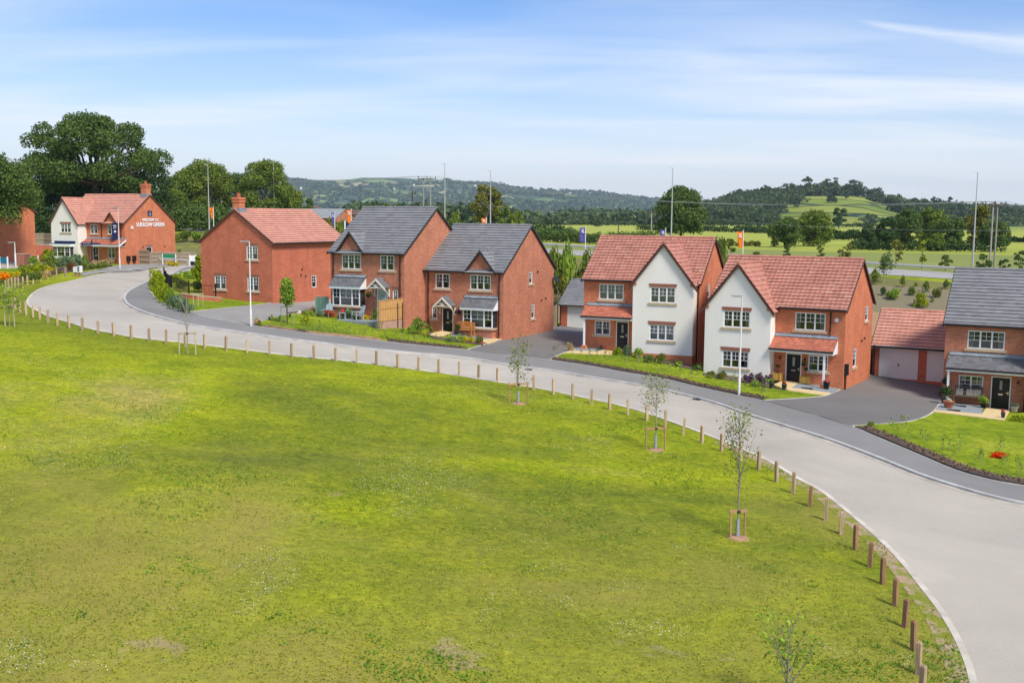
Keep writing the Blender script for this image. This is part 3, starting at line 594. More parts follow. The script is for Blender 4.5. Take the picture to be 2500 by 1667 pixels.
NEAR = Hill('hill', [(1560, 533), (1640, 527), (1734, 512), (1798, 494), (1870, 484), (1925, 482), (1968, 477), (2031, 476), (2080, 477), (2110, 480), (2150, 494), (2200, 508), (2300, 518), (2400, 524), (2600, 531)],
            860, 1270, 1700, ZC - 3.2, hill_material('hill_pasture', pn, 0.009), list(range(1560, 2601, 10)), 1.15, 1.5)

for u, v, lb in ((1290, 903, 'left'), (1700, 976, 'right')):
    P = G(u, v); m = MB(); m.box(-.22, .22, -.16, .16, 0, .02)
    for i in range(5): m.box(-.19, .19, -.13 + i * .056, -.10 + i * .056, .0201, .028)
    tag(m.obj('drain_cover', MT['tyre'], None, P + Vector((0, 0, .02)), -.35), '%s iron drain grating in the road channel by the kerb' % lb, 'drain cover')
P = G(322, 658.5); m = MB(); m.box(-.9, .9, -.5, .5, 0, .03); tag(m.obj('manhole_cover', MT['kerb'], None, P + Vector((0, 0, .09)), -.1), 'pale rectangular inspection cover in the footway before the show home', 'manhole cover')
# ------------------------------------------------------------------ building kit (local axes: x along the front, y back, z up)
X, Y, Z = Vector((1, 0, 0)), Vector((0, 1, 0)), Vector((0, 0, 1))
def wallrect(m, P, U, Nn, a0, a1, z0, z1, holes=(), mi=0, rd=0.10):
    # a wall face in the plane through P spanned by U and Z, outward normal Nn, with real openings and reveals
    P, U, Nn = Vector(P), Vector(U), Vector(Nn)
    xs = sorted({a0, a1} | {h[0] for h in holes} | {h[1] for h in holes}); zs = sorted({z0, z1} | {h[2] for h in holes} | {h[3] for h in holes})
    pt = lambda a, z, d=0: P + U * a + Z * z - Nn * d
    flip = U.cross(Z).dot(Nn) < 0
    def q(*v): m.quad(*(reversed(v) if flip else v), mi)
    for x0, x1 in zip(xs, xs[1:]):
        for w0, w1 in zip(zs, zs[1:]):
            cx_, cz_ = (x0 + x1) / 2, (w0 + w1) / 2
            if any(h[0] < cx_ < h[1] and h[2] < cz_ < h[3] for h in holes): continue
            q(pt(x0, w0), pt(x1, w0), pt(x1, w1), pt(x0, w1))
    for h in holes:
        b0, b1, c0, c1 = h
        q(pt(b0, c0), pt(b1, c0), pt(b1, c0, rd), pt(b0, c0, rd)); q(pt(b1, c1), pt(b0, c1), pt(b0, c1, rd), pt(b1, c1, rd))
        q(pt(b0, c1), pt(b0, c0), pt(b0, c0, rd), pt(b0, c1, rd)); q(pt(b1, c0), pt(b1, c1), pt(b1, c1, rd), pt(b1, c0, rd))
def lbox(m, P, U, Nn, a0, a1, z0, z1, d0, d1, mi=0):     # box in wall coordinates; d = distance outward from the face
    P, U, Nn = Vector(P), Vector(U), Vector(Nn)
    m.obox(P + U * a0 + Z * z0 + Nn * d0, U * (a1 - a0), Nn * (d1 - d0), Z * (z1 - z0), mi)
def window(par, P, U, Nn, h, lights=2, style='grid', sill=True, head=None, cur='side', frame='upvc', wide=None):
    a0, a1, z0, z1 = h; w, ht = a1 - a0, z1 - z0
    m = MB(); f = 0.065; D0, D1 = -0.085, -0.02
    B = lambda *k: lbox(m, P, U, Nn, *k)
    B(a0, a0 + f, z0, z1, D0, D1); B(a1 - f, a1, z0, z1, D0, D1); B(a0 + f, a1 - f, z0, z0 + f, D0, D1); B(a0 + f, a1 - f, z1 - f, z1, D0, D1)
    ws = wide or [1] * lights; tot = sum(ws); xs = [a0 + f]
    for q in ws: xs.append(xs[-1] + (w - 2 * f) * q / tot)
    for x in xs[1:-1]: B(x - 0.045, x + 0.045, z0 + f, z1 - f, D0 + 0.003, D1 + 0.012)
    for i in range(lights):
        l, r = xs[i] + (0.045 if i else 0), xs[i + 1] - (0.045 if i < lights - 1 else 0)
        if style == 'grid':
            zm = z0 + ht * 0.47; zt = (zm + z1 - f) / 2; c = (l + r) / 2
            B(l, r, zm - 0.014, zm + 0.014, -0.05, -0.03); B(l, r, zt - 0.011, zt + 0.011, -0.049, -0.031); B(c - 0.012, c + 0.012, zm + 0.014, z1 - f, -0.051, -0.029)
    win = m.obj('window', MT[frame], par)
    m = MB(); p = lambda a, z, d: Vector(P) + Vector(U) * a + Z * z + Vector(Nn) * d
    g = [p(a0 + f, z0 + f, -0.055), p(a1 - f, z0 + f, -0.055), p(a1 - f, z1 - f, -0.055), p(a0 + f, z1 - f, -0.055)]
    if Vector(U).cross(Z).dot(Vector(Nn)) < 0: g.reverse()
    m.quad(*g); m.obj('pane', MT['glass'], win)
    m = MB(); lbox(m, P, U, Nn, a0 + 0.005, a1 - 0.005, z0 + 0.005, z1 - 0.005, -0.6, -0.55)
    for (b0, b1, c0, c1) in ((a0 + .005, a0 + .02, z0 + .005, z1 - .005), (a1 - .02, a1 - .005, z0 + .005, z1 - .005), (a0 + .02, a1 - .02, z0 + .005, z0 + .02), (a0 + .02, a1 - .02, z1 - .02, z1 - .005)): lbox(m, P, U, Nn, b0, b1, c0, c1, -0.55, -0.102)
    m.obj('interior', MT['room'], win)
    m = MB()
    if cur == 'blind':
        for i in range(lights): lbox(m, P, U, Nn, xs[i] + 0.05, xs[i + 1] - 0.05, z0 + ht * 0.10, z1 - 0.07, -0.115, -0.105)
        m.obj('blind', MT['blind'], win)
    elif cur == 'side':
        k = w * 0.15
        for s0, s1 in ((a0 + 0.04, a0 + 0.04 + k), (a1 - 0.04 - k, a1 - 0.04)):
            nfold = 5; m = MB()
            for j in range(nfold):
                lbox(m, P, U, Nn, s0 + (s1 - s0) * j / nfold, s0 + (s1 - s0) * (j + 0.8) / nfold, z0 + 0.05, z1 - 0.03, -0.14 - 0.02 * (j % 2), -0.112)
            m.obj('curtain', MT['curtain'], win)
    if sill:
        m = MB(); lbox(m, P, U, Nn, a0 - 0.14, a1 + 0.14, z0 - 0.15, z0 - 0.001, 0.002, 0.07); lbox(m, P, U, Nn, a0 + .002, a1 - .002, z0 - .1, z0 - 0.001, -0.1, 0.001); m.obj('sill', MT['sandstone'], win)
    if head:
        m = MB(); sl_ = 0.06 if head == 'splay' else 0.0
        pts = [p(a0 - 0.06, z1 + 0.002, 0.0), p(a1 + 0.06, z1 + 0.002, 0.0), p(a1 + 0.06 + sl_, z1 + 0.24, 0.0), p(a0 - 0.06 - sl_, z1 + 0.24, 0.0)]
        m.prism(pts, Vector(Nn) * (0.03 if head == 'splay' else 0.005)); m.obj('lintel', MT['brick_soldier'], win)
    return win
def door(par, P, U, Nn, h, leafmat_='door_black', frame='upvc', style='slot'):
    a0, a1, z0, z1 = h; m = MB(); f = 0.06; B = lambda *k: lbox(m, P, U, Nn, *k)
    m2 = MB(); lbox(m2, P, U, Nn, a0 + f, a1 - f, z0 + 0.03, z1 - f, -0.08, -0.04)
    for (x0, x1, y0, y1) in ((0.12, 0.44, 0.1, 0.42), (0.56, 0.88, 0.1, 0.42), (0.12, 0.3, 0.55, 0.93), (0.7, 0.88, 0.55, 0.93)):   # raised panels
        w, hh = a1 - a0 - 2 * f, z1 - z0 - f; lbox(m2, P, U, Nn, a0 + f + w * x0, a0 + f + w * x1, z0 + 0.03 + hh * y0, z0 + 0.03 + hh * y1, -0.041, -0.03)
    d = m2.obj('door', MT[leafmat_], par)
    B(a0, a0 + f, z0, z1, -0.09, -0.01); B(a1 - f, a1, z0, z1, -0.09, -0.01); B(a0 + f, a1 - f, z1 - f, z1, -0.09, -0.01); B(a0 + f, a1 - f, z0, z0 + 0.03, -0.09, 0.0)
    m.obj('door_frame', MT[frame], d)
    c = (a0 + a1) / 2; m = MB(); lbox(m, P, U, Nn, c - 0.13, c + 0.13, z0 + 0.88, z0 + 0.96, -0.04, -0.02); m.obj('letterbox', MT['chrome'], d)
    m = MB(); lbox(m, P, U, Nn, a1 - f - 0.1, a1 - f - 0.06, z0 + 0.92, z0 + 1.12, -0.04, -0.01); lbox(m, P, U, Nn, a1 - f - 0.2, a1 - f - 0.06, z0 + 1.02, z0 + 1.05, -0.012, 0.01); m.obj('handle', MT['chrome'], d)
    m = MB()
    if style == 'slot': lbox(m, P, U, Nn, c - 0.07, c + 0.07, z0 + 1.2, z0 + 1.75, -0.045, -0.025)
    else:
        pts = [Vector(P) + Vector(U) * (c + 0.22 * math.cos(k)) + Z * (z0 + 1.45 + 0.22 * math.sin(k)) + Vector(Nn) * -0.04 for k in [math.pi * j / 8 for j in range(9)]]
        m.prism(pts, Vector(Nn) * 0.012)
    m.obj('door_glass', MT['galv_dark'], d); return d
def roofslope(m, A, B, S, length, gauge=0.32, wave=0.0, period=0.3, step=0.045, mi=0, me=1, th=0.05):
    # courses of tiles: A->B along the eaves, S unit vector up the slope
    A, B, S = Vector(A), Vector(B), Vector(S); U = (B - A); Lx = U.length; U.normalize(); Nn = U.cross(S).normalized()
    if Nn.z < 0: Nn = -Nn; flip = True
    else: flip = False
    nx = 1 if wave == 0 else max(1, int(Lx / period * 6)); n = max(1, round(length / gauge)); g = length / n
    prof = [(Lx * i / nx, 0 if wave == 0 else wave * (0.5 + 0.5 * math.sin(2 * math.pi * Lx * i / nx / period)) ** 1.5) for i in range(nx + 1)]
    for r in range(n):
        lo = [A + U * x + S * (g * r - (0.02)) + Nn * (step + h_ + th) for x, h_ in prof]; hi = [A + U * x + S * (g * (r + 1)) + Nn * (h_ + th) for x, h_ in prof]
        un = [A + U * x + S * (g * r) + Nn * ((h_ if r else -th) + th - 0.005) for x, h_ in prof]
        vs = lo + hi + un; k = nx + 1
        f1 = [(i, i + 1, k + i + 1, k + i) for i in range(nx)]; f2 = [(2 * k + i, 2 * k + i + 1, i + 1, i) for i in range(nx)]
        if flip: f1 = [tuple(reversed(f)) for f in f1]; f2 = [tuple(reversed(f)) for f in f2]
        m.add(vs, f1, mi, wave > 0); m.add(vs, f2, me, False)
    a0, b0, a1, b1 = A, A + U * Lx, A + S * length, A + U * Lx + S * length      # underside and closed verges
    m.quad(a0, a1, b1, b0, me)
    m.quad(a0, a0 + Nn * (th + step), a1 + Nn * th, a1, me); m.quad(b0, b1, b1 + Nn * th, b0 + Nn * (th + step), me)
def ridge(m, A, B, r=0.12, mi=0):
    A, B = Vector(A), Vector(B); n = max(1, int((B - A).length / 0.45))
    for i in range(n):
        p, q = A.lerp(B, i / n), A.lerp(B, (i + 0.97) / n); m.tube([p, q], [r, r * 0.93], 10, mi)
def gableroof(par, x0, x1, y0, y1, ze, rise, kind, ov=0.28, vg=0.12, axis='x', wave=None):
    # axis x: ridge runs along x. Eaves at ze on y0/y1 faces.
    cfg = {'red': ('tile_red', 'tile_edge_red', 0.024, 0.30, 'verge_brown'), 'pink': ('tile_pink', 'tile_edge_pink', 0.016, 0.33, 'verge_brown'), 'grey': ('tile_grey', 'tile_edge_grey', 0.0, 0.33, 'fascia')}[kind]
    m = MB()
    if axis == 'x':
        half = (y1 - y0) / 2; sl_ = math.hypot(half, rise); ex = ov / half
        for sgn, yy in ((1, y0), (-1, y1)):
            S = Vector((0, sgn * half, rise)).normalized(); e = S * (sl_ * ex)
            roofslope(m, Vector((x0 - vg, yy, ze)) - e, Vector((x1 + vg, yy, ze)) - e, S, sl_ * (1 + ex), wave=cfg[2], period=cfg[3])
        ra, rb = Vector((x0 - vg, (y0 + y1) / 2, ze + rise + 0.05)), Vector((x1 + vg, (y0 + y1) / 2, ze + rise + 0.05))
    else:
        half = (x1 - x0) / 2; sl_ = math.hypot(half, rise); ex = ov / half
        for sgn, xx in ((1, x0), (-1, x1)):
            S = Vector((sgn * half, 0, rise)).normalized(); e = S * (sl_ * ex)
            roofslope(m, Vector((xx, y0 - vg, ze)) - e, Vector((xx, y1 + vg, ze)) - e, S, sl_ * (1 + ex), wave=cfg[2], period=cfg[3])
        ra, rb = Vector(((x0 + x1) / 2, y0 - vg, ze + rise + 0.05)), Vector(((x0 + x1) / 2, y1 + vg, ze + rise + 0.05))
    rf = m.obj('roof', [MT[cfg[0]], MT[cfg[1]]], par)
    m = MB(); ridge(m, ra, rb); m.obj('ridge_tiles', MT[cfg[0]], rf)
    return rf
def barge(par, P, U, Nn, a0, a1, ze, rise, mt, w=0.2, ov=0.28, d0=0.10, d1=0.16, foot0=True, foot1=True):
    # sloping boards along a gable
    m = MB(); P, U, Nn = Vector(P), Vector(U), Vector(Nn); half = (a1 - a0) / 2; k = rise / half; mid = (a0 + a1) / 2
    for sg, a in ((1, a0), (-1, a1)):
        e = ov * (1 if (foot0 if sg == 1 else foot1) else 0.0)
        p = [P + U * (a - sg * e) + Z * (ze - e * k), P + U * mid + Z * (ze + rise), P + U * mid + Z * (ze + rise - w * 1.25), P + U * (a - sg * e) + Z * (ze - e * k - w * 1.25)]
        p = [q + Nn * d0 + Z * 0.07 for q in p]; m.prism(p, Nn * (d1 - d0))
    return m.obj('bargeboard', MT[mt], par)
def gutter(par, P0, P1, mt='fascia', down=None, zbot=0.1):
    m = MB(); P0, P1 = Vector(P0), Vector(P1); m.tube([P0, P1], 0.065, 8); g = m.obj('gutter', MT[mt], par)
    return g
def pipe(par, x, y, z0, z1, d=(0, -1, 0)):
    m = MB(); D = Vector(d); a = Vector((x, y, z1)); m.tube([a + D * 0.3 + Z * 0.1, a + D * 0.08 - Z * 0.15, Vector((x, y, z0)) + D * 0.08], 0.038, 8)
    for k in range(1, 4): zz = z0 + (z1 - z0) * k / 4; m.obox(Vector((x - .06, y, zz)) + D * 0.14, (0.12, 0, 0), -D * 0.13 if abs(D.y) else (0, 0.1, 0), (0, 0, 0.03))
    m.obj('drainpipe', MT['black_plastic'], par)
def gable_tri(m, P, U, Nn, a0, a1, ze, rise, mi=0):
    P, U, Nn = Vector(P), Vector(U), Vector(Nn); p = [P + U * a0 + Z * ze, P + U * a1 + Z * ze, P + U * (a0 + a1) / 2 + Z * (ze + rise)]
    if U.cross(Z).dot(Nn) < 0: p.reverse()
    m.poly(p, mi)
def vents(par, spots):
    for (y, z, x) in spots:
        m = MB(); m.lathe([(0.07, 0), (0.07, 0.08), (0.03, 0.1)], n=10); o = m.obj('vent', MT['black_plastic'], par, (x, y, z)); o.rotation_euler = (0, R(90), 0)
def leanto(par, x0, x1, zt, zb, d, kind, side=(True, True), over=0.1, fh=0.22):
    # lean-to roof against the front wall (y=0), dropping forward to y=-d
    m = MB(); S = Vector((0, d, zt - zb)); ln = S.length; S.normalize(); mt = 'shingle_' + kind
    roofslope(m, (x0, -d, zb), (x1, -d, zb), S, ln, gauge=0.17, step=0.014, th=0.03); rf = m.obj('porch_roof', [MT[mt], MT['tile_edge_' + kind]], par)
    m = MB(); m.obox((x0 + 0.05, -0.17, zt - 0.03), (x1 - x0 - 0.1, 0, 0), (0, 0.17, 0.13), (0, -0.02, 0.03)); m.obox((x0 + .05, -0.03, zt + 0.04), (x1 - x0 - .1, 0, 0), (0, 0.028, 0), (0, 0, 0.14)); m.obj('flashing', MT['lead'], rf)
    m = MB(); m.box(x0 + 0.02, x1 - 0.02, -d + 0.02, -d + 0.10, zb - fh, zb - 0.01)
    for i, x in enumerate((x0 + 0.02, x1 - 0.08)):
        if side[i]: m.prism([(x, -d + 0.10, zb - fh), (x, -0.01, zb - fh), (x, -0.01, zt - 0.05), (x, -d + 0.10, zb - 0.0)], (0.06, 0, 0))
    m.box(x0 + 0.09, x1 - 0.09, -d + 0.11, -0.01, zb - fh, zb - fh + 0.03)
    m.obj('fascia', MT['upvc'], rf); return rf
def alarm(par, x, z):
    m = MB(); pts = [(x + 0.14 * math.cos(k * math.pi / 3), -0.001, z + 0.14 * math.sin(k * math.pi / 3)) for k in range(6)]
    m.prism(pts, (0, -0.06, 0)); m.obj('alarm_box', MT['white_paint'], par)
def lamp(par, x, z, y=0):
    m = MB(); m.box(x - .04, x + .04, y - .03, y - .001, z, z + .12); m.lathe([(0.02, -.02), (0.05, .0), (0.05, .16), (0.01, .2)], (x, y - .09, z - .03), 8); m.obj('wall_lamp', MT['black_plastic'], par)
def shell(m, x0, x1, D, zl, ze, rise, front_holes=(), right_holes=(), mi=0, front=True, axis='x'):
    if front: wallrect(m, (0, 0, 0), X, -Y, x0, x1, zl, ze, front_holes, mi)
    wallrect(m, (x1, 0, 0), Y, X, 0, D, zl, ze, right_holes, mi)
    wallrect(m, (x0, 0, 0), Y, -X, 0, D, zl, ze, (), mi)
    wallrect(m, (0, D, 0), X, Y, x0, x1, zl, ze, (), mi)
    if axis == 'x':
        gable_tri(m, (x1, 0, 0), Y, X, 0, D, ze, rise, mi); gable_tri(m, (x0, 0, 0), Y, -X, 0, D, ze, rise, mi)
    else:
        gable_tri(m, (0, 0, 0), X, -Y, x0, x1, ze, rise, mi); gable_tri(m, (0, D, 0), X, Y, x0, x1, ze, rise, mi)
def house(label, FL, yaw): return thing('brick_house', label, 'house', (FL[0], FL[1], FL[2] + ZC), yaw, 'new brick houses along the estate road')

# ---- slate roofed pair with small dormer gables
def slate_house(label, FL, yaw, mir, zfl, W=6.46, D=8.63, he=4.96, rise=3.15, doorm='door_black'):
    o = house(label, FL, yaw)
    fx = (lambda a, b: (W - b, W - a)) if mir else (lambda a, b: (a, b))
    def H(a, b, c, d): a, b = fx(a, b); return (a, b, c, d)
    wl, wr, dr, sm = H(0.86, 2.06, 3.56, 4.64), H(3.75, 5.45, 3.56, 4.64), H(1.42, 2.36, 0.16, 2.18), H(0.56, 1.0, 1.32, 2.17)
    bay = fx(3.38, 5.98); dg = fx(3.55, 5.72)
    s1, s2 = (4.18, 4.76, 3.86, 4.72), (4.62, 5.18, 1.22, 2.27)
    rh = (s1, s2) if not mir else ()
    m = MB(); shell(m, 0, W, D, -1.6, he, rise, (wl, wr, dr, sm, (bay[0] + .05, bay[1] - .05, .95, 2.2)), rh)
    # small front gable over the wide upper window
    gable_tri(m, (0, -0.004, 0), X, -Y, dg[0], dg[1], he - 0.02, 1.36)
    m.obj('wall', MT['brick_brown'], o)
    window(o, (0, 0, 0), X, -Y, wl, 2, head='soldier'); window(o, (0, 0, 0), X, -Y, wr, 3, head='soldier'); window(o, (0, 0, 0), X, -Y, sm, 1, head='soldier')
    for s in rh: window(o, (W, 0, 0), Y, X, s, 1)
    door(o, (0, 0, 0), X, -Y, dr, doorm, style='slot' if doorm == 'door_black' else 'arch')
    # bay window
    b0, b1 = bay; pr = 0.62; m = MB(); m.box(b0 + 0.1, b1 - 0.1, -pr + 0.04, -0.001, -1.2, 0.78)
    by = m.obj('bay_base', MT['brick_brown'], o)
    m = MB(); m.box(b0 - 0.02, b1 + 0.02, -pr - 0.06, -0.002, 0.782, 0.9); m.obj('sill', MT['sandstone'], by)
    window(o, (0, -pr + 0.02, 0), X, -Y, (b0 + 0.1, b1 - 0.1, 0.905, 2.2), 3, sill=False, wide=[1, 1.75, 1], cur='blind')
    window(o, (b1 - 0.1, 0, 0), Y, X, (-pr + 0.10, -0.02, 0.905, 2.2), 1, sill=False, cur=None); window(o, (b0 + 0.1, 0, 0), Y, -X, (-pr + 0.10, -0.02, 0.905, 2.2), 1, sill=False, cur=None)
    leanto(o, b0 - 0.08, b1 + 0.12, 3.0, 2.38, pr + 0.17, 'grey')
    # pitched canopy over the door on brackets
    c0, c1 = fx(1.18, 2.62); cm_ = (c0 + c1) / 2; zb, zt, dp = 2.36, 2.98, 0.8
    m = MB()
    for sg, xx in ((1, c0), (-1, c1)):
        S = Vector((sg * (cm_ - c0), 0, zt - zb)).normalized(); roofslope(m, (xx, -dp, zb), (xx, -0.01, zb), S, math.hypot(cm_ - c0, zt - zb), gauge=0.17, step=0.014, th=0.03)
    can = m.obj('canopy', [MT['shingle_grey'], MT['tile_edge_grey']], o)
    m = MB(); m.box(cm_ - .06, cm_ + .06, -dp, -0.02, zt + 0.0, zt + 0.06); m.obj('flashing', MT['lead'], can)
    barge(can, (0, -dp, 0), X, -Y, c0, c1, zb - 0.06, zt - zb, 'cream_paint', 0.12, 0.06, 0.0, 0.06)
    m = MB(); m.box(c0 + 0.12, c1 - 0.12, -dp, -dp + 0.07, zb - 0.06, zb + 0.02)
    for k in range(5):
        a = math.pi * (0.17 + 0.165 * k); e = Vector((cm_ + 0.42 * math.cos(a), -dp, zb + min(0.42 * math.sin(a), 0.46))); m.tube([(cm_, -dp + 0.035, zb + 0.02), (e.x, -dp + 0.035, e.z)], 0.026, 4)
    for x in (c0 + 0.1, c1 - 0.1):
        m.box(x - 0.035, x + 0.035, -0.08, -0.005, zb - 0.72, zb - 0.0); m.box(x - 0.035, x + 0.035, -dp + 0.07, -0.08, zb - 0.06, zb + 0.0)
        m.tube([(x, -0.06, zb - 0.66), (x, -0.32, zb - 0.40), (x, -dp + 0.12, zb - 0.05)], 0.036, 5)
    m.obj('bracket', MT['cream_paint'], can)
    gableroof(o, 0, W, 0, D, he, rise, 'grey')
    # dormer gable roof running into the main slope
    yr = 1.36 / (rise / (D / 2)) + 0.1; mg = (dg[0] + dg[1]) / 2; m = MB()
    for sg, xx in ((1, dg[0]), (-1, dg[1])):
        S = Vector((sg * (mg - dg[0]), 0, 1.36)).normalized(); e = S * 0.22; roofslope(m, Vector((xx, -0.22, he)) - e, Vector((xx, yr, he)) - e, S, math.hypot(mg - dg[0], 1.36) + 0.22, wave=0)
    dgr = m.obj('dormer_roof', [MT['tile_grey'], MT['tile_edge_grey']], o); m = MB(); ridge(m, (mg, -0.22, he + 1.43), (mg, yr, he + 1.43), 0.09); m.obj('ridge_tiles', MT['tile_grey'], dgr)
    barge(o, (0, 0, 0), X, -Y, dg[0], dg[1], he, 1.36, 'fascia', 0.13, 0.2, 0.20, 0.26)
    barge(o, (W, 0, 0), Y, X, 0, D, he, rise, 'fascia', 0.10); barge(o, (0, 0, 0), Y, -X, 0, D, he, rise, 'fascia', 0.10)
    gl = sorted((0.0, W))
    gutter(o, (-0.1, -0.33, he - 0.12), (dg[0] - 0.12, -0.33, he - 0.12)); gutter(o, (dg[1] + 0.12, -0.33, he - 0.12), (W + 0.1, -0.33, he - 0.12)); gutter(o, (-0.1, D + 0.33, he - 0.12), (W + 0.1, D + 0.33, he - 0.12))
    pipe(o, 0.28, 0, -0.5, he - 0.15); pipe(o, W - 0.32, 0, -1.0, he - 0.15)
    vents(o, [(5.6, 4.7, W), (6.3, 2.5, W), (7.1, 2.6, W)])
    lamp(o, fx(2.6, 2.6)[0], 1.85); return o
slate_house('slate roofed house with a pale green door, behind the golden timber fence panel', (-13.45, 78.54, -7.37), -0.4746, True, 0, he=4.87, doorm='door_green')
slate_house('slate roofed house with an orange bench below its bay window', (-6.41, 78.06, -8.71), -0.4637, False, 0)

# ---- red tiled houses with a projecting white rendered gable
def render_house(label, FL, yaw, mir, kind='red', W=8.38, D=7.38, he=5.1, rise=2.83, dz=0.0, posts=(0.45,), brickm='brick_orange', gx=(3.95, 8.2), lower=(0.85, 2.02), dr=(2.45, 3.38), upper=(1.15, 2.95), rw=((2.16, 2.86, 3.86, 4.8),), x00=0.0, plinth=True, cur='blind', rb=(0.2, 3.95), gwin=(5.2, 6.94), low='side', lower_z=(1.10, 2.1)):
    o = house(label, FL, yaw); p = 1.0
    gw_u, gw_l = (gwin[0], gwin[1], 3.62, 4.68), (gwin[0] - .01, gwin[1] - .01, 1.05, 2.12)
    lw, uw, dd = (lower[0], lower[1], *lower_z), (upper[0], upper[1], 3.62, 4.72), (dr[0], dr[1], 0.12 + dz, 2.12 + dz)
    m = MB(); shell(m, x00, W, D, -1.6, he, rise, (uw, lw, dd), rw)
    g0, g1 = gx; zp = 0.1 if plinth else -0.45
    # brick plinth under the render
    m.box(g0 + 0.0, g1 + 0.0, -p - 0.0, -0.003, -1.6, zp)
    for a in (g0, g1): m.box(a - 0.03 if a == g0 else a - 0.25, a + 0.25 if a == g0 else a + 0.03, -p - 0.04, -p - 0.001, he - 0.32, he - 0.14)
    m.obj('wall', MT[brickm], o)
    m = MB(); gz = he - 0.2; gr = 2.72
    wallrect(m, (0, -p, 0), X, -Y, g0, g1, zp + .002, gz, (gw_u, gw_l)); wallrect(m, (g1, 0, 0), Y, X, -p, 0, zp + .002, gz + 0.1); wallrect(m, (g0, 0, 0), Y, -X, -p, 0, zp + .002, gz + 0.1)
    gable_tri(m, (0, -p, 0), X, -Y, g0, g1, gz, gr); m.obj('rendered_gable', MT['render_white'], o)
    window(o, (0, -p, 0), X, -Y, gw_u, 3, head='splay', cur=cur); window(o, (0, -p, 0), X, -Y, gw_l, 3, head='splay', cur=cur)
    window(o, (0, 0, 0), X, -Y, uw, 3, cur=cur); window(o, (0, 0, 0), X, -Y, lw, 2, cur=low); door(o, (0, 0, 0), X, -Y, dd)
    for s in rw: window(o, (W, 0, 0), Y, X, s, 1, cur=None)
    gableroof(o, x00, W, 0, D, he, rise, kind)
    yr = (gz + gr - he) / (rise / (D / 2)) + 0.1; mg = (g0 + g1) / 2; hf = mg - g0; m = MB(); wv = 0.014 if kind == 'red' else 0
    for sg, xx in ((1, g0), (-1, g1)):
        edge = abs(xx - (W if sg < 0 else x00)) < .4; ol = 0.12 if edge else 0.30; S = Vector((sg * hf, 0, gr)).normalized(); e = S * ol; roofslope(m, Vector((xx, -p - 0.2, gz)) - e, Vector((xx, yr, gz)) - e, S, math.hypot(hf, gr) + ol, gauge=0.34, wave=wv, period=0.33)
    t0, t1, vb = ('tile_red', 'tile_edge_red', 'verge_brown') if kind == 'red' else ('tile_grey', 'tile_edge_grey', 'fascia')
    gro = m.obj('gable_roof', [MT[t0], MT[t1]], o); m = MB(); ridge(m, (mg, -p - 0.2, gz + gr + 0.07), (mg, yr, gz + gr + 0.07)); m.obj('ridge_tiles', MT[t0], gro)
    barge(o, (0, -p, 0), X, -Y, g0, g1, gz, gr, vb, 0.17, 0.26, 0.12, 0.20)
    barge(o, (W, 0, 0), Y, X, 0, D, he, rise, vb, 0.12); barge(o, (x00, 0, 0), Y, -X, 0, D, he, rise, vb, 0.12)
    lft = g0 > W - g1
    ga, gb = (x00 - 0.1, g0 - 0.25) if lft else (g1 + 0.25, W + 0.1)
    gutter(o, (ga, -0.33, he - 0.12), (gb, -0.33, he - 0.12)); gutter(o, (x00, D + .33, he - .12), (W, D + .33, he - .12))
    leanto(o, rb[0], rb[1], 3.2, 2.5, 1.15, 'red' if kind == 'red' else 'grey', side=(lft, not lft))
    gutter(o, (rb[0], -1.2, 2.46), (rb[1], -1.2, 2.46))
    for x in posts:
        m = MB(); m.box(x - 0.06, x + 0.06, -1.1, -0.98, 0.42, 2.28); po = m.obj('post', MT['upvc'], o); m = MB(); m.box(x - 0.17, x + 0.17, -1.21, -0.87, -0.6, 0.42); m.obj('pier', MT[brickm], po)
    pipe(o, (W - 0.1) if lft else W - 0.9, 0 if not lft else 0.0, -1.0 if lft else 3.35, he - 0.15); 
    vents(o, [(4.4, 2.7, W), (5.2, 2.8, W)]); return o
E_ = render_house('red tiled house with its white gable on the right of its black door', (5.09, 75.42, -9.28), -0.4182, False)
F_ = render_house('red tiled house with its white gable on the left, beside the double garage', (13.17, 68.8, -10.42), -0.537, True, x00=-0.3, gx=(-0.27, 4.03), rb=(4.03, 8.0), upper=(5.28, 7.16), lower=(6.2, 7.42), dr=(4.78, 5.78), posts=(7.45,), rw=((5.2, 6.1, 3.9, 4.85), (2.35, 3.25, 1.18, 2.35)), plinth=False, cur='side', gwin=(0.97, 2.7))
alarm(F_, 7.85, 4.35); lamp(F_, 4.45, 1.75); lamp(F_, 6.0, 1.75)
G_ = render_house('slate roofed house at the right edge with a grey porch over a bench', (26.63, 64.82, -11.28), -0.5094, False, 'grey', W=9.0, D=8.18, he=5.17, rise=3.05, brickm='brick_brown', gx=(4.75, 8.95), rb=(0.25, 4.7), upper=(1.27, 3.34), lower=(0.9, 2.29), dr=(2.72, 3.82), posts=(0.42,), gwin=(5.9, 7.7), rw=(), plinth=False, cur='side', dz=-0.1, lower_z=(0.92, 1.96))
lamp(G_, 4.2, 1.7)
m = MB(); m.tube([(4.62, -0.9, 2.4), (4.62, -0.72, 2.2), (4.62, -0.72, -0.3)], 0.04, 8); m.obj('drainpipe', MT['black_plastic'], G_)

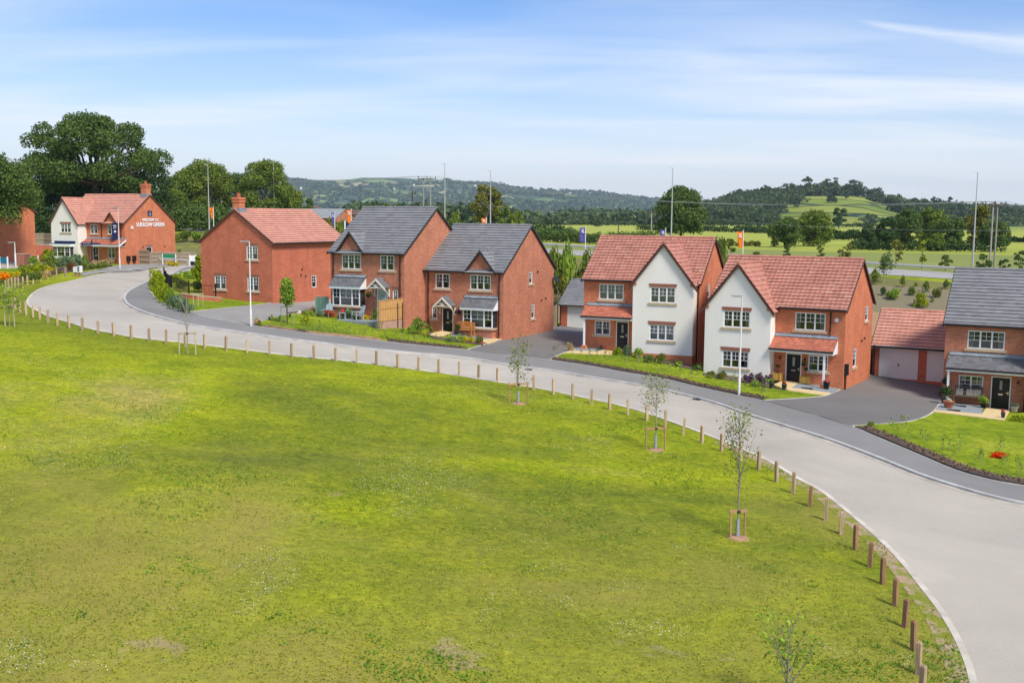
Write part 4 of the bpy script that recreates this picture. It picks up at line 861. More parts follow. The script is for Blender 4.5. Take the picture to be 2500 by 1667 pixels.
# ---- plain gable house with chimney by the bend
B_ = house('pink tiled house with a plain brick gable and chimney at the bend of the road', (-26.69, 91.05, -7.21), -0.4585)
W, D, he, rise = 7.65, 10.37, 5.1, 2.61
bw = [(4.97, 6.16, 3.6, 4.72), (1.45, 2.68, 1.0, 2.13), (5.0, 6.2, 0.97, 2.12)]
m = MB(); shell(m, 0, W, D, -1.2, he, rise, bw, [(5.29, 5.96, 1.04, 2.11)], axis='y'); m.obj('wall', MT['brick_red'], B_)
for h in bw: window(B_, (0, 0, 0), X, -Y, h, 2, head='soldier', cur='blind')
window(B_, (W, 0, 0), Y, X, (5.29, 5.96, 1.04, 2.11), 1, sill=False, cur=None)
rf = gableroof(B_, 0, W, 0, D, he, rise, 'pink', axis='y'); barge(B_, (0, 0, 0), X, -Y, 0, W, he, rise, 'verge_brown', 0.12); gutter(B_, (W + .33, -0.1, he - .12), (W + .33, D + .1, he - .12)); gutter(B_, (-.33, -0.1, he - .12), (-.33, D + .1, he - .12))
vents(B_, [(3.9, 2.7, W), (3.75, 2.2, W), (4.4, 2.1, W)])
def chimney(par, x0, x1, y0, y1, z0, z1, brickm, pots=1):
    m = MB(); m.box(x0, x1, y0, y1, z0, z1 - 0.42); m.box(x0 - 0.05, x1 + 0.05, y0 - 0.05, y1 + 0.05, z1 - 0.42, z1 - 0.3); m.box(x0, x1, y0, y1, z1 - 0.3, z1 - 0.18); m.box(x0 - 0.05, x1 + 0.05, y0 - 0.05, y1 + 0.05, z1 - 0.18, z1)
    c = m.obj('chimney', MT[brickm], par)
    m = MB(); m.lathe([(0.17, 0), (0.15, 0.25), (0.17, 0.3), (0.17, 0.36)], ((x0 + x1) / 2, (y0 + y1) / 2, z1), 14); m.obj('chimney_pot', MT['terracotta'], c)
    m = MB(); m.box(x0 - 0.09, x1 + 0.09, y0 - 0.09, y1 + 0.09, z0, z0 + 0.42 + 0.0); m.obj('flashing', MT['lead'], c); return c
chimney(rf, 3.82 - .36, 3.82 + .36, 0.15, 0.85, 7.45, 8.75, 'brick_orange')

# ---- show home with lettering on its gable
A_ = house('show home with white lettering on its brick gable below the tallest trees', (-56.36, 131.92, -5.98), -0.3954)
W, D, he, rise = 10.63, 8.92, 5.1, 3.33
g0, g1, p = 0.5, 4.7, 1.45
uw = [(5.3, 6.45, 3.68, 4.8), (8.03, 9.17, 3.66, 4.8), (7.9, 9.05, 0.78, 2.04)]; sw = (3.55, 4.62, 1.3, 2.08)
dA = (5.55, 6.45, 0.1, 2.1)
m = MB(); shell(m, 0.5, W, D, -1.2, he, rise, uw + [dA], [sw]); gable_tri(m, (0, -0.004, 0), X, -Y, 7.66, 9.46, he - 0.02, 1.15)
m.box(W - 0.25, W, -0.95, -0.001, -1.2, 2.25)
m.obj('wall', MT['brick_orange'], A_)
m = MB(); gz = he - 0.05; gr = 2.85; gu = (2.05, 3.65, 3.8, 4.84)
wallrect(m, (0, -p, 0), X, -Y, g0, g1, -1.0, gz, [gu, (1.15, 3.85, .9, 2.12)]); wallrect(m, (g1, 0, 0), Y, X, -p, 0, -1.0, gz + .1); wallrect(m, (g0, 0, 0), Y, -X, -p, 0, -1, gz + .1); gable_tri(m, (0, -p, 0), X, -Y, g0, g1, gz, gr); m.obj('rendered_gable', MT['render_white'], A_)
window(A_, (0, -p, 0), X, -Y, gu, 3, head='splay'); 
m = MB(); m.box(1.1, 3.9, -p - .6, -p - .002, -1.0, 0.85); m.obj('bay_base', MT['render_white'], A_)
window(A_, (0, -p - .58, 0), X, -Y, (1.1, 3.9, .87, 2.12), 3, sill=False, wide=[1, 1.6, 1]); window(A_, (3.9, 0, 0), Y, X, (-p - .54, -p - .02, .87, 2.12), 1, sill=False, cur=None)
m = MB(); m.box(0.85, 4.1, -p - .72, -p - .002, 2.125, 2.42); m.obj('bay_roof', MT['upvc'], A_); m = MB(); m.box(0.9, 4.05, -p - .66, -p - .002, 2.425, 2.5); m.box(1.0, 4.3, -p - .05, -p - .002, 2.5, 2.78); m.obj('flashing', MT['navy'], A_)
for h in uw: window(A_, (0, 0, 0), X, -Y, h, 2)
window(A_, (W, 0, 0), Y, X, sw, 1, 'plain', sill=False, cur=None, head='soldier'); door(A_, (0, 0, 0), X, -Y, dA)
rf = gableroof(A_, 0.5, W, 0, D, he, rise, 'pink'); mg = (g0 + g1) / 2; yr = (gz + gr - he) / (rise / (D / 2)) + .1; m = MB()
for sg, xx in ((1, g0), (-1, g1)):
    S = Vector((sg * (mg - g0), 0, gr)).normalized(); e = S * .3; roofslope(m, Vector((xx, -p - .2, gz)) - e, Vector((xx, yr, gz)) - e, S, math.hypot(mg - g0, gr) + .3, wave=0.016, period=.33)
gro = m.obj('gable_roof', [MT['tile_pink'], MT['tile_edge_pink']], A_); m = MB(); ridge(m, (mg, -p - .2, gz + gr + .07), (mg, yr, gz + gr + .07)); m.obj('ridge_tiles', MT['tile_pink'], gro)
barge(A_, (0, -p, 0), X, -Y, g0, g1, gz, gr, 'verge_brown', .2, .26, .12, .2); barge(A_, (W, 0, 0), Y, X, 0, D, he, rise, 'verge_brown', .12)
m = MB(); yr = 1.15 / (rise / (D / 2)) + .1; mg = 8.56
for sg, xx in ((1, 7.66), (-1, 9.46)):
    S = Vector((sg * .9, 0, 1.15)).normalized(); e = S * .2; roofslope(m, Vector((xx, -.2, he)) - e, Vector((xx, yr, he)) - e, S, math.hypot(.9, 1.15) + .2, wave=0.016, period=.33)
m.obj('dormer_roof', [MT['tile_pink'], MT['tile_edge_pink']], A_); barge(A_, (0, 0, 0), X, -Y, 7.66, 9.46, he, 1.15, 'verge_brown', .12, .2, .18, .24)
gutter(A_, (g1 + .2, -.33, he - .12), (7.5, -.33, he - .12)); gutter(A_, (9.6, -.33, he - .12), (W + .1, -.33, he - .12))
leanto(A_, g1 + .02, W + .2, 3.1, 2.42, 1.2, 'red', side=(False, False)); m = MB(); m.prism([(W + .14, -1.12, 2.2), (W + .14, -1.12, 2.42), (W + .14, -.02, 3.06), (W + .14, -.02, 2.84)], (.06, 0, 0)); m.obj('bargeboard', MT['upvc'], A_); pipe(A_, 7.1, 0, 3.2, he - .15); pipe(A_, W - .5, 0, 3.2, he - .15)
chimney(rf, W - .95, W - .15, D / 2 - .4, D / 2 + .4, he + rise - .25, he + rise + 1.35, 'brick_orange')
def text(body, size, mt, parent, loc, rot, name='lettering', ex=0.02, bold=0.0, align='CENTER', sp=1.0):
    c = bpy.data.curves.new(name, 'FONT'); c.body = body; c.size = size; c.extrude = ex; c.align_x = align; c.offset = bold; c.space_character = sp
    o = bpy.data.objects.new(name, c); dg = bpy.context.evaluated_depsgraph_get(); COL.objects.link(o); dg.update()
    me = bpy.data.meshes.new_from_object(o.evaluated_get(bpy.context.evaluated_depsgraph_get())); bpy.data.objects.remove(o); me.materials.clear(); me.materials.append(MT[mt])
    o = link(name, me, parent, loc); o.rotation_euler = rot; return o
text('WELCOME TO', 0.44, 'white_paint', A_, (W + .03, 4.44, 5.25), (R(90), 0, R(90)), bold=0.012, sp=0.98)
text('LUDLOW GREEN', 0.66, 'white_paint', A_, (W + .03, 4.46, 4.6), (R(90), 0, R(90)), bold=0.018, sp=0.96)
m = MB(); lbox(m, (W, 0, 0), Y, X, 4.03, 4.76, 5.86, 6.52, .002, .05); bd = m.obj('plaque', MT['navy'], A_)
m = MB(); lbox(m, (W, 0, 0), Y, X, 4.2, 4.6, 5.96, 6.06, .052, .06); lbox(m, (W, 0, 0), Y, X, 4.24, 4.56, 6.1, 6.17, .052, .06); m.prism([(W + .052, 4.4, 6.42), (W + .052, 4.3, 6.3), (W + .052, 4.4, 6.22), (W + .052, 4.5, 6.3)], (.008, 0, 0)); m.obj('emblem', MT['grey_paint'], bd)
m = MB(); lbox(m, (W, 0, 0), Y, X, 1.05, 1.35, 4.3, 4.65, .002, .12); m.obj('alarm_box', MT['white_paint'], A_)
vents(A_, [(3.0, 2.1, W), (6.9, 2.1, W)])
# banner hanging from the show home's upper wall
m = MB(); m.box(9.60, 9.65, -1.0, -.1, 3.05, 5.0); m2 = MB(); bn = m.obj('banner', MT['navy'], A_)
m = MB(); m.tube([(9.625, 0, 5.02), (9.625, -1.0, 5.02)], .025, 6); m.tube([(9.625, 0, 3.03), (9.625, -1.0, 3.03)], .025, 6); m.obj('bracket', MT['black_plastic'], bn)
text('Walk\nhere', 0.24, 'white_paint', bn, (9.59, -.55, 4.6), (R(90), 0, R(-90)), bold=.008, ex=.004)
text('Walk\nhere', 0.24, 'white_paint', bn, (9.66, -.55, 4.6), (R(90), 0, R(90)), bold=.008, ex=.004)
m = MB(); m.prism([(9.653, -.75, 4.0), (9.653, -.5, 3.8), (9.653, -.5, 4.2)], (.006, 0, 0)); m.prism([(9.653, -.5, 3.93), (9.653, -.35, 3.93), (9.653, -.35, 4.07), (9.653, -.5, 4.07)], (.006, 0, 0)); m.obj('emblem', MT['white_paint'], bn)

# ---- garages
def garage(label, px, yaw, W, D, he, rise, kind, doors, brickm, y=None, z=None):
    P = px; o = thing('garage', label, 'garage', P, yaw, 'garages between the houses')
    m = MB(); holes = [(a, b, 0.02, 2.15) for a, b in doors]; shell(m, 0, W, D, -1.0, he, rise, holes); m.obj('wall', MT[brickm], o)
    for a, b in doors:
        m = MB(); lbox(m, (0, 0, 0), X, -Y, a + .06, b - .06, .02, 2.09, -.09, -.05); d = m.obj('garage_door', MT['garage_door'], o)
        n = 24; m = MB()
        for k in range(n): x = a + .08 + (b - a - .16) * k / n; lbox(m, (0, 0, 0), X, -Y, x, x + (b - a - .16) / n * .8, .05, 2.05, -.05, -.044)
        m.obj('door_panel', MT['garage_door'], d)
        m = MB(); lbox(m, (0, 0, 0), X, -Y, a, a + .06, .02, 2.15, -.1, -.02); lbox(m, (0, 0, 0), X, -Y, b - .06, b, .02, 2.15, -.1, -.02); lbox(m, (0, 0, 0), X, -Y, a + .06, b - .06, 2.09, 2.15, -.1, -.02); m.obj('door_frame', MT['garage_door'], d)
        m = MB(); lbox(m, (0, 0, 0), X, -Y, (a + b) / 2 - .05, (a + b) / 2 + .05, .9, 1.02, -.044, -.02); m.obj('handle', MT['black_plastic'], d)
    gableroof(o, 0, W, 0, D, he, rise, kind, ov=.25); vb = 'verge_brown' if kind == 'red' else 'fascia'
    barge(o, (0, 0, 0), Y, -X, 0, D, he, rise, vb, .12); barge(o, (W, 0, 0), Y, X, 0, D, he, rise, vb, .12); gutter(o, (-.1, -.3, he - .1), (W + .1, -.3, he - .1))
    m = MB(); m.box(0, W, -.22, -.14, he - .2, he - .02); m.obj('fascia', MT['upvc'], o)
    pipe(o, .1, 0, -.3, he - .1); return o
p = G(1366, 798); garage('slate roofed garage with one white door between the second slate house and the white gable', (p.x, p.y, p.z - .05), -0.44, 4.6, 6.0, 2.2, 2.0, 'grey', [(0.75, 3.6)], 'brick_red')
p = G(2129, 919.5); garage('double garage with red tiles and two white doors beside the right-hand drive', (p.x, p.y, p.z - .02), -0.51, 7.2, 6.0, 2.28, 2.15, 'pink', [(0.42, 2.95), (3.5, 6.1)], 'brick_red')

# ------------------------------------------------------------------ foliage
def cards(C, Nr, size, rng, tilt=0.8, asp=0.75):
    n = len(C); nn = Nr + rng.normal(0, tilt, (n, 3)); nn /= np.linalg.norm(nn, axis=1)[:, None] + 1e-9
    a = np.cross(nn, rng.normal(0, 1, (n, 3))); a /= np.linalg.norm(a, axis=1)[:, None] + 1e-9; b = np.cross(nn, a)
    s = (size * rng.uniform(0.6, 1.35, n))[:, None]
    a = a * s; b = b * s * asp
    return np.stack([C - a * 0.5, C - b * 0.5 + nn * s * 0.08, C + a * 0.5, C + b * 0.5 + nn * s * 0.08], 1).reshape(-1, 3)
def meshq(name, V, mt, smooth=False):
    n = len(V) // 4; me = bpy.data.meshes.new(name); me.vertices.add(len(V)); me.vertices.foreach_set('co', V.astype(np.float32).ravel())
    me.loops.add(4 * n); me.loops.foreach_set('vertex_index', np.arange(4 * n, dtype=np.int32)); me.polygons.add(n)
    me.polygons.foreach_set('loop_start', np.arange(0, 4 * n, 4, dtype=np.int32)); me.polygons.foreach_set('loop_total', np.full(n, 4, np.int32)); me.update(); me.validate()
    me.materials.append(MT[mt]); return me
def blobcloud(blobs, n, size, rng, flat=0.8):
    vol = np.array([b[1] ** 2 for b in blobs]); k = rng.choice(len(blobs), n, p=vol / vol.sum())
    c = np.array([b[0] for b in blobs])[k]; r = np.array([b[1] for b in blobs])[k]
    d = rng.normal(0, 1, (n, 3)); d /= np.linalg.norm(d, axis=1)[:, None]; d[:, 2] = np.where(d[:, 2] < -0.7, -d[:, 2] * 0.6, d[:, 2])
    rad = r * (1 - 0.35 * rng.uniform(0, 1, n) ** 1.5) * (1 + 0.09 * np.clip(rng.normal(0, 1, n), -2, 1.8)); sc = np.array([1, 1, flat])
    return cards(c + d * rad[:, None] * sc, d, size, rng)
def crown_blobs(rng, w, z0, z1, nb, br, shape='dome'):
    out = []; c = (z0 + z1) / 2; hh = (z1 - z0) / 2
    for i in range(nb):
        for _ in range(30):
            zz = rng.uniform(-1, 1)
            if shape == 'dome': lim = math.sqrt(max(0.02, 1 - zz ** 2)) if zz > 0 else 1 - .22 * abs(zz) ** 2
            elif shape == 'cone': lim = max(0.12, (1 - zz) / 2 * 1.1) if zz > -.5 else .8 + .4 * (zz + .5)
            else: lim = 1
            a_ = rng.uniform(0, 6.283); q = lim * rng.uniform(.15, 1) ** .5; pt = (q * math.cos(a_), q * math.sin(a_), zz); break
        r = br * rng.uniform(0.7, 1.25); out.append((np.array([pt[0] * (w - r), pt[1] * (w - r), c + zz * (hh - r * 0.75)]), r))
    return out
def trunk_mesh(m, blobs, h0, r0, rng, nl=8, lean=0.0):
    top = np.array([rng.normal(0, .02) * h0 + lean, rng.normal(0, .02) * h0, h0]); m.tube([(0, 0, -0.4), (top[0] * .3, top[1] * .3, h0 * .35), tuple(top)], [r0 * 1.25, r0 * 0.95, r0 * 0.75], 9)
    for b in sorted(blobs, key=lambda b: -b[1])[:nl]:
        e = b[0]; mid = top * 0.45 + e * 0.55 + np.array([0, 0, -0.12 * abs(e[2] - h0)]); m.tube([tuple(top), tuple(mid), tuple(e)], [r0 * 0.5, r0 * 0.28, r0 * 0.09], 6)
def tree(label, base, h, w, leaf, seed, nb=26, n=7000, ls=0.34, th=0.22, r0=None, group=None, name='tree', shape='dome', cat='tree', br=None, bark='bark', nl=9, low=0.18):
    rng = np.random.RandomState(seed); o = thing(name, label, cat, base, 0, group); w2 = w / 2
    if low < .1: low -= .06; nb = int(nb * 1.7)
    B = crown_blobs(rng, w2, h * low, h, nb, br or w2 * 0.29, shape)
    m = MB(); trunk_mesh(m, B, h * th + h * .12, r0 or h * 0.022, rng, nl); m.obj('trunk', MT[bark], o)
    link('crown', meshq('crown', blobcloud(B, n, ls, rng), leaf), o); return o
def bgrp(base, ht, wd): pass
# --- the large trees left of the frame
def px_tree(u, vb, vt, wpx, y, **k):
    b = GX(u, y); top = AT(u, vt, y).z; return (b, top - b.z, wpx / F_PX * y)
TALL = 'tall trees standing behind the show home'
def T(label, u, vt, wpx, y, leaf, seed, **k):
    b, h, w = px_tree(u, 0, vt, wpx, y); return tree(label, b, h, w, leaf, seed, **k)
T('huge spreading oak with sky showing through its crown, behind the show home', 235, 274, 385, 172, 'leaf_oak', 3, nb=62, n=42000, ls=0.36, br=2.15, th=0.30, low=0.30, r0=0.62, nl=26, group=TALL)
T('dark broad tree filling in below the left side of the huge oak', 120, 365, 190, 180, 'leaf_dark', 4, nb=34, n=18850, ls=0.33, low=0.05, group=TALL)
T('dark broad tree filling in below the right side of the huge oak', 345, 372, 200, 186, 'leaf_dark', 5, nb=36, n=20300, ls=0.33, low=0.05, group=TALL)
T('dark dense tree straight behind the show home roof', 240, 405, 190, 176, 'leaf_dark', 6, nb=34, n=18850, ls=0.33, low=0.04, group=TALL)
T('green leafy tree right of the huge oak behind a lamp column', 505, 386, 170, 208, 'leaf_mid', 7, nb=36, n=21750, ls=0.33, low=0.04, group=TALL)
T('lower green tree between the huge oak and the lamp column', 450, 415, 120, 204, 'leaf_mid', 8, nb=28, n=15950, ls=0.33, low=0.04, group=TALL)
T('rounded bright green tree behind the chimney of the bend house', 648, 384, 165, 206, 'leaf_mid', 9, nb=36, n=21750, ls=0.33, low=0.04, group=TALL)
T('green tree filling the gap between the lamp column and the chimney', 578, 420, 120, 214, 'leaf_oak', 90, nb=28, n=14000, ls=0.33, low=0.04, group=TALL)
T('green lower tree leaning out right of the rounded tree behind the pink roof', 700, 446, 115, 210, 'leaf_mid', 10, nb=22, n=11600, ls=0.33, low=0.04, group=TALL)
T('small dark round tree behind the grey barn roof', 757, 484, 46, 250, 'leaf_oak', 11, nb=14, n=5075, ls=0.33, low=0.04)
T('tree with low boughs hanging over the brick house at the left edge', -34, 366, 300, 100, 'leaf_oak', 12, nb=64, n=46000, ls=0.21, low=0.30, th=0.3, br=1.7, nl=14)
T('dark tree at the far left behind the overhanging tree', 10, 420, 160, 178, 'leaf_dark', 13, nb=30, n=14500, ls=0.33, low=0.05, group=TALL)
# --- middle distance
T('tall irregular tree with a bare flank behind the second slate roof', 1188, 444, 88, 262, 'leaf_olive', 14, nb=26, n=8500, ls=0.48, low=0.22, th=.3, nl=14)
T('low rounded tree at the foot of the tall irregular one', 1235, 500, 58, 258, 'leaf_mid', 15, nb=16, n=4500, ls=0.45, low=0.08)
T('big dark tree with a spreading crown behind the lamp column above the first red roof', 1660, 452, 148, 205, 'leaf_oak', 16, nb=44, n=21000, ls=0.38, low=0.16, th=.26, br=1.9, nl=16)
RC = 'field trees beyond the dual carriageway'
T('wide dark green clump tree left of the field trees beyond the carriageway', 1915, 528, 95, 218, 'leaf_oak', 17, nb=26, n=9500, ls=0.36, low=0.03, group=RC)
T('wide rounded green tree above the roof of the right white gabled house', 1985, 510, 110, 228, 'leaf_mid', 18, nb=30, n=12000, ls=0.38, low=0.03, group=RC)
for i, (u, vt, w, y, lf, lb) in enumerate([
    (2118, 552, 60, 208, 'leaf_dark', 'low dark bushy tree at the left end of the long field clump'),
    (2160, 522, 70, 214, 'leaf_dark', 'dark tree second from the left in the long field clump'),
    (2215, 508, 90, 222, 'leaf_oak', 'round dark tree third from the left in the long field clump'),
    (2272, 503, 95, 230, 'leaf_mid', 'tall green tree in the middle of the long field clump'),
    (2320, 530, 85, 214, 'leaf_oak', 'dark tree right of the middle of the long field clump'),
    (2392, 499, 90, 222, 'leaf_olive', 'olive yellow tree behind the tall lamp column on the right'),
    (2428, 540, 85, 212, 'leaf_oak', 'dark tree at the right end of the long field clump'),
    (2285, 572, 46, 200, 'leaf_mid', 'small lighter bush tree in front of the long field clump')]):
    T(lb, u, vt, w, y, lf, 30 + i, nb=24, n=8500, ls=0.38, low=0.02, group='long clump of field trees on the right')
T('lone dark tree standing in the bright field below the hill', 2046, 505, 46, 560, 'leaf_dark', 41, nb=16, n=2600, ls=0.9, low=0.15, th=.25)
T('small round tree far off at the middle of the fields', 1452, 524, 40, 620, 'leaf_far', 42, nb=14, n=1800, ls=1.0, low=0.05)
T('dark small tree behind the second slate roof in the valley', 1228, 512, 34, 480, 'leaf_far', 43, nb=12, n=1800, ls=.9, low=0.05)
T('green small tree behind the first slate roof', 940, 492, 30, 380, 'leaf_mid', 44, nb=12, n=1800, ls=.7, low=0.05)
T('bushy small tree left of the power poles', 905, 496, 26, 420, 'leaf_oak', 45, nb=12, n=1500, ls=.7, low=0.05)
# --- shared crowns for small trees and bushes
def unit_bush(seed, leafname, n=420, ls=0.17, spiky=False):
    rng = np.random.RandomState(seed); B = []
    for i in range(11): a = rng.uniform(0, 6.28); r = rng.uniform(0, .62); B.append((np.array([r * math.cos(a), r * math.sin(a), rng.uniform(.25, .8 - r * .4)]), rng.uniform(.25, .38)))
    return meshq('shrub', blobcloud(B, n, ls, rng), leafname)
UB = {}
def bush_mesh(lf, k=0):
    key = (lf, k)
    if key not in UB: UB[key] = unit_bush(100 + k * 7 + len(lf), lf, 700 if k < 3 else 1000, 0.15 if k < 3 else 0.12)
    return UB[key]
def bush(label, u, v, wpx, hpx, lf, k=None, group=None, name='shrub', cat='shrub', P=None, dz=-0.05):
    P = P or G(u, v); y = P.y; kf = 1.3 if u < 290 and v > 640 else 1.0; wpx *= kf; hpx *= kf; w, h = wpx / F_PX * y, hpx / F_PX * y
    o = link(name, bush_mesh(lf, random.randrange(3) if k is None else k)); o.location = P + Vector((0, 0.25 * w, dz)); o.scale = (w / 1.45, w / 1.45, h / .82); o.rotation_euler.z = random.uniform(0, 6.28)
    return tag(o, label, cat, group)
def sapling(label, P, h, w, seed, leaf='leaf_sapling', n=240, ls=0.12, low=0.35, group=None, stake=None, bark='bark_grey', nb=12, up=0.75, name='young_tree', cat='tree', r=0.03, mound=True):
    rng = np.random.RandomState(seed); o = thing(name, label, cat, P, rng.uniform(0, 6), group)
    m = MB(); m.tube([(0, 0, -.2), (0.02, 0, h * .4), (rng.normal(0, .02) * h, 0, h)], [r, r * .8, r * .25], 6); tips = []
    for i in range(nb):
        z0 = h * (low + (0.9 - low) * i / nb); a = rng.uniform(0, 6.28); L_ = w / 2 * rng.uniform(.6, 1.05) * (1 - 0.45 * i / nb)
        e = np.array([L_ * math.cos(a), L_ * math.sin(a), z0 + L_ * up * rng.uniform(.7, 1.5)]); s = np.array([0, 0, z0]); q = (s + e) / 2 + np.array([0, 0, -.05])
        m.tube([tuple(s), tuple(q), tuple(e)], [r * .4, r * .28, r * .12], 4); tips += [s + (e - s) * t for t in rng.uniform(.3, 1.05, 7)]
    tips += [np.array([0, 0, h * t]) for t in rng.uniform(low + .2, 1.02, 8)]
    m.obj('trunk', MT[bark], o); T_ = np.array(tips)[rng.randint(0, len(tips), n)]
    Cn = T_ + rng.normal(0, 0.07 * w + .05, (n, 3)); link('crown', meshq('crown', cards(Cn, rng.normal(0, 1, (n, 3)) + np.array([0, 0, .6]), ls, rng), leaf), o)
    if stake:
        sh, sw, mt = stake; sk = MB()
        for x in (-sw / 2, sw / 2): sk.tube([(x, 0, -.2), (x, 0, sh)], 0.035, 8)
        st = sk.obj('stake', MT[mt], o); st.rotation_euler.z = -o.rotation_euler.z + 0.25
        sk = MB(); sk.obox((-sw / 2 - .06, -.05, sh - .12), (sw + .12, 0, 0), (0, .035, 0), (0, 0, .09)); s2 = sk.obj('crossbar', MT[mt], st)
        sk = MB(); sk.tube([(-.05, -.05, sh - .08), (.05, -.05, sh - .08)], .05, 8); sk.obj('tree_tie', MT['rope_dark'], st)
    if mound:
        mo = MB(); mo.lathe([(0.38, -.03), (0.31, .03), (0.15, .06)], n=16); mo.obj('soil_mound', MT['bare_earth'], o)
        gd = MB(); gd.lathe([(0.07, .05), (0.06, .6)], n=10); gd.obj('trunk_guard', MT['galv_dark'], o)
    return o
def px_h(P, u, vt): return AT(u, vt, P.y).z - P.z
SG = 'staked young trees on the green'
P = G(1265, 985); sapling('staked young tree with sparse small crown standing on the green left of the three', P, px_h(P, 1268, 828), 1.55, 51, n=420, ls=.10, stake=(1.05, .95, 'stake_wood'), group=SG)
P = G(1600, 1098); sapling('staked young tree on the green in line with the first white gable', P, px_h(P, 1603, 908), 1.75, 52, n=420, ls=.085, stake=(1.0, .85, 'stake_wood'), group=SG, nb=16, low=.42)
P = G(1800, 1312); sapling('tall upright staked young tree nearest the camera on the green', P, px_h(P, 1825, 1005), 1.45, 53, n=620, ls=.075, stake=(.95, .5, 'stake_wood'), group=SG, nb=20, low=.33, up=2.2)
P = G(24, 797); sapling('bushy staked young tree at the far left end of the green', P, px_h(P, 24, 700), 2.0, 54, leaf='leaf_light', n=500, ls=.13, stake=(1.25, .5, 'stake_pale'), group=SG, nb=14, low=.35, mound=False)
P = G(458, 866); sapling('leafless staked young tree in front of the bend house', P, px_h(P, 452, 735), 1.6, 55, n=10, ls=.06, stake=(1.25, .85, 'stake_pale'), group=SG, nb=16, low=.4, up=1.8, mound=False)
P = G(1885, 1668); sapling('thin young tree mostly cut off by the bottom edge of the picture', Vector((P.x, P.y - 1.2, P.z)), 2.0, 1.5, 56, n=420, ls=.085, group=SG, nb=14, low=.12, up=1.4, mound=False, leaf='leaf_light')
P = G(702, 797); tree('neat green street tree in a grey metal frame on the corner lawn', P, px_h(P, 702, 672), 1.42, 'leaf_light', 57, nb=26, n=2600, ls=.13, low=.34, th=.4, r0=.05, name='young_tree', shape='cone', br=.34)
m = MB()
for x in (-.42, .42): m.tube([(x, 0, -.1), (x, 0, 1.35)], .022, 6)
m.obox((-.44, -.02, 1.3), (.88, 0, 0), (0, .03, 0), (0, 0, .05)); o = m.obj('tree_guard', MT['galv_dark'], None, P); tag(o, 'grey metal frame guarding the neat green street tree', 'tree guard')
P = G(749, 816); sapling('small lime yellow tree on the edge of the corner lawn', P, px_h(P, 749, 765), .95, 58, leaf='leaf_lime', n=330, ls=.11, mound=False, nb=9, low=.4, r=.02)
P = G(486, 703); tree('narrow lime green young tree against the left wall of the bend house', P, px_h(P, 486, 622), 1.0, 'leaf_lime', 59, nb=22, n=1700, ls=.17, low=.2, th=.2, r0=.045, name='young_tree', shape='cone', br=.28)
P = G(439, 772); m = MB()
P = G(484, 752); m = MB()
for x in (-.36, .0, .36): m.tube([(x, 0, -.1), (x, .1 * abs(x), 1.1)], .03, 6)
m.obox((-.4, 0, 1.02), (.8, 0, 0), (0, .03, 0), (0, 0, .07)); tag(m.obj('tree_stake', MT['stake_pale'], None, P), 'empty pale timber tree stake frame on the lawn of the bend house', 'tree stake')
P = G(1845, 1112); 
# --- trees and bushes on the highway verge
VG = 'young trees on the carriageway verge'
def T_hw(label, u, vb, vt, wpx, y, lf, seed, **k):
    P = GX(u, y); h = max(.8, AT(u, vt, y).z - P.z); kk = dict(nb=14, n=900, ls=.2, low=.2, th=.3, r0=.05, name='young_tree'); kk.update(k); return tree(label, P, h, wpx / F_PX * y, lf, seed, **kk)
vt_list = [(1785, 583, 24, 'leaf_mid', 'green young tree beside the orange flag right of the first red roof'), (1849, 614, 26, 'leaf_mid', 'low green bush showing above the ridge of the right white gabled house'),
    (1921, 594, 24, 'leaf_oak', 'first small conical tree above the ridge of the right white gabled house'), (2004, 592, 26, 'leaf_mid', 'second small conical tree above the ridge of the right white gabled house'),
    (2065, 584, 42, 'leaf_olive', 'wider olive young tree above the right end of the red ridge'), (2189, 584, 36, 'leaf_olive', 'tall olive young tree left of the yellow young tree by the crash barrier'),
    (2253, 586, 24, 'leaf_lime', 'yellow young tree behind the crash barrier'), (2311, 620, 36, 'leaf_mid', 'low spreading tree right of the yellow young tree'),
    (2404, 618, 46, 'leaf_oak', 'wind shaped tree between the lamp column and the twin wooden poles'), (2455, 632, 34, 'leaf_oak', 'small ragged tree right of the twin wooden poles'), (2493, 610, 40, 'leaf_oak', 'ragged tree at the right edge above the slate roof')]
for i, (u, vt, w, lf, lb) in enumerate(vt_list):
    x = ray(u, 600).x; y = 150
    for _ in range(30): t, s = hw(x * y, y); y += (13.5 - s) * .6
    T_hw(lb, u, 0, vt, w, y, lf, 70 + i, group=VG)
P = G(2158, 690); sapling('tall young tree with stakes on the embankment right of the red roof', P, px_h(P, 2158, 622), 2.6, 85, leaf='leaf_oak', n=700, ls=.2, nb=16, low=.3, r=.05, mound=False, group='plants on the brown embankment')
EB = 'plants on the brown embankment'
for u, v, w, h, lf, lb in [(2136, 696, 24, 34, 'leaf_mid', 'upright green bush at the left end of the brown embankment'), (2204, 702, 14, 26, 'leaf_mid', 'thin green bush right of the staked tree on the embankment'),
    (2158, 722, 16, 22, 'leaf_oak', 'small bush below the staked tree on the embankment'), (2184, 732, 38, 28, 'leaf_light', 'widest bush on the embankment, rusty on its left side'),
    (2228, 722, 24, 22, 'leaf_mid', 'round green bush in the middle of the embankment'), (2262, 714, 18, 28, 'leaf_mid', 'two tiered bush right of the middle of the embankment'),
    (2251, 752, 34, 34, 'leaf_lime', 'bright yellow green bush just above the double garage ridge'), (2292, 728, 26, 24, 'leaf_olive', 'olive bush left of the slate roof on the embankment'),
    (2312, 706, 18, 20, 'leaf_oak', 'dark bush touching the slate roof on the embankment'), (2238, 700, 10, 12, 'leaf_light', 'tiny pale bush near the top of the embankment'), (2276, 738, 10, 12, 'leaf_light', 'tiny pale bush low on the embankment')]:
    bush(lb, u, v, w, h, lf, group=EB)
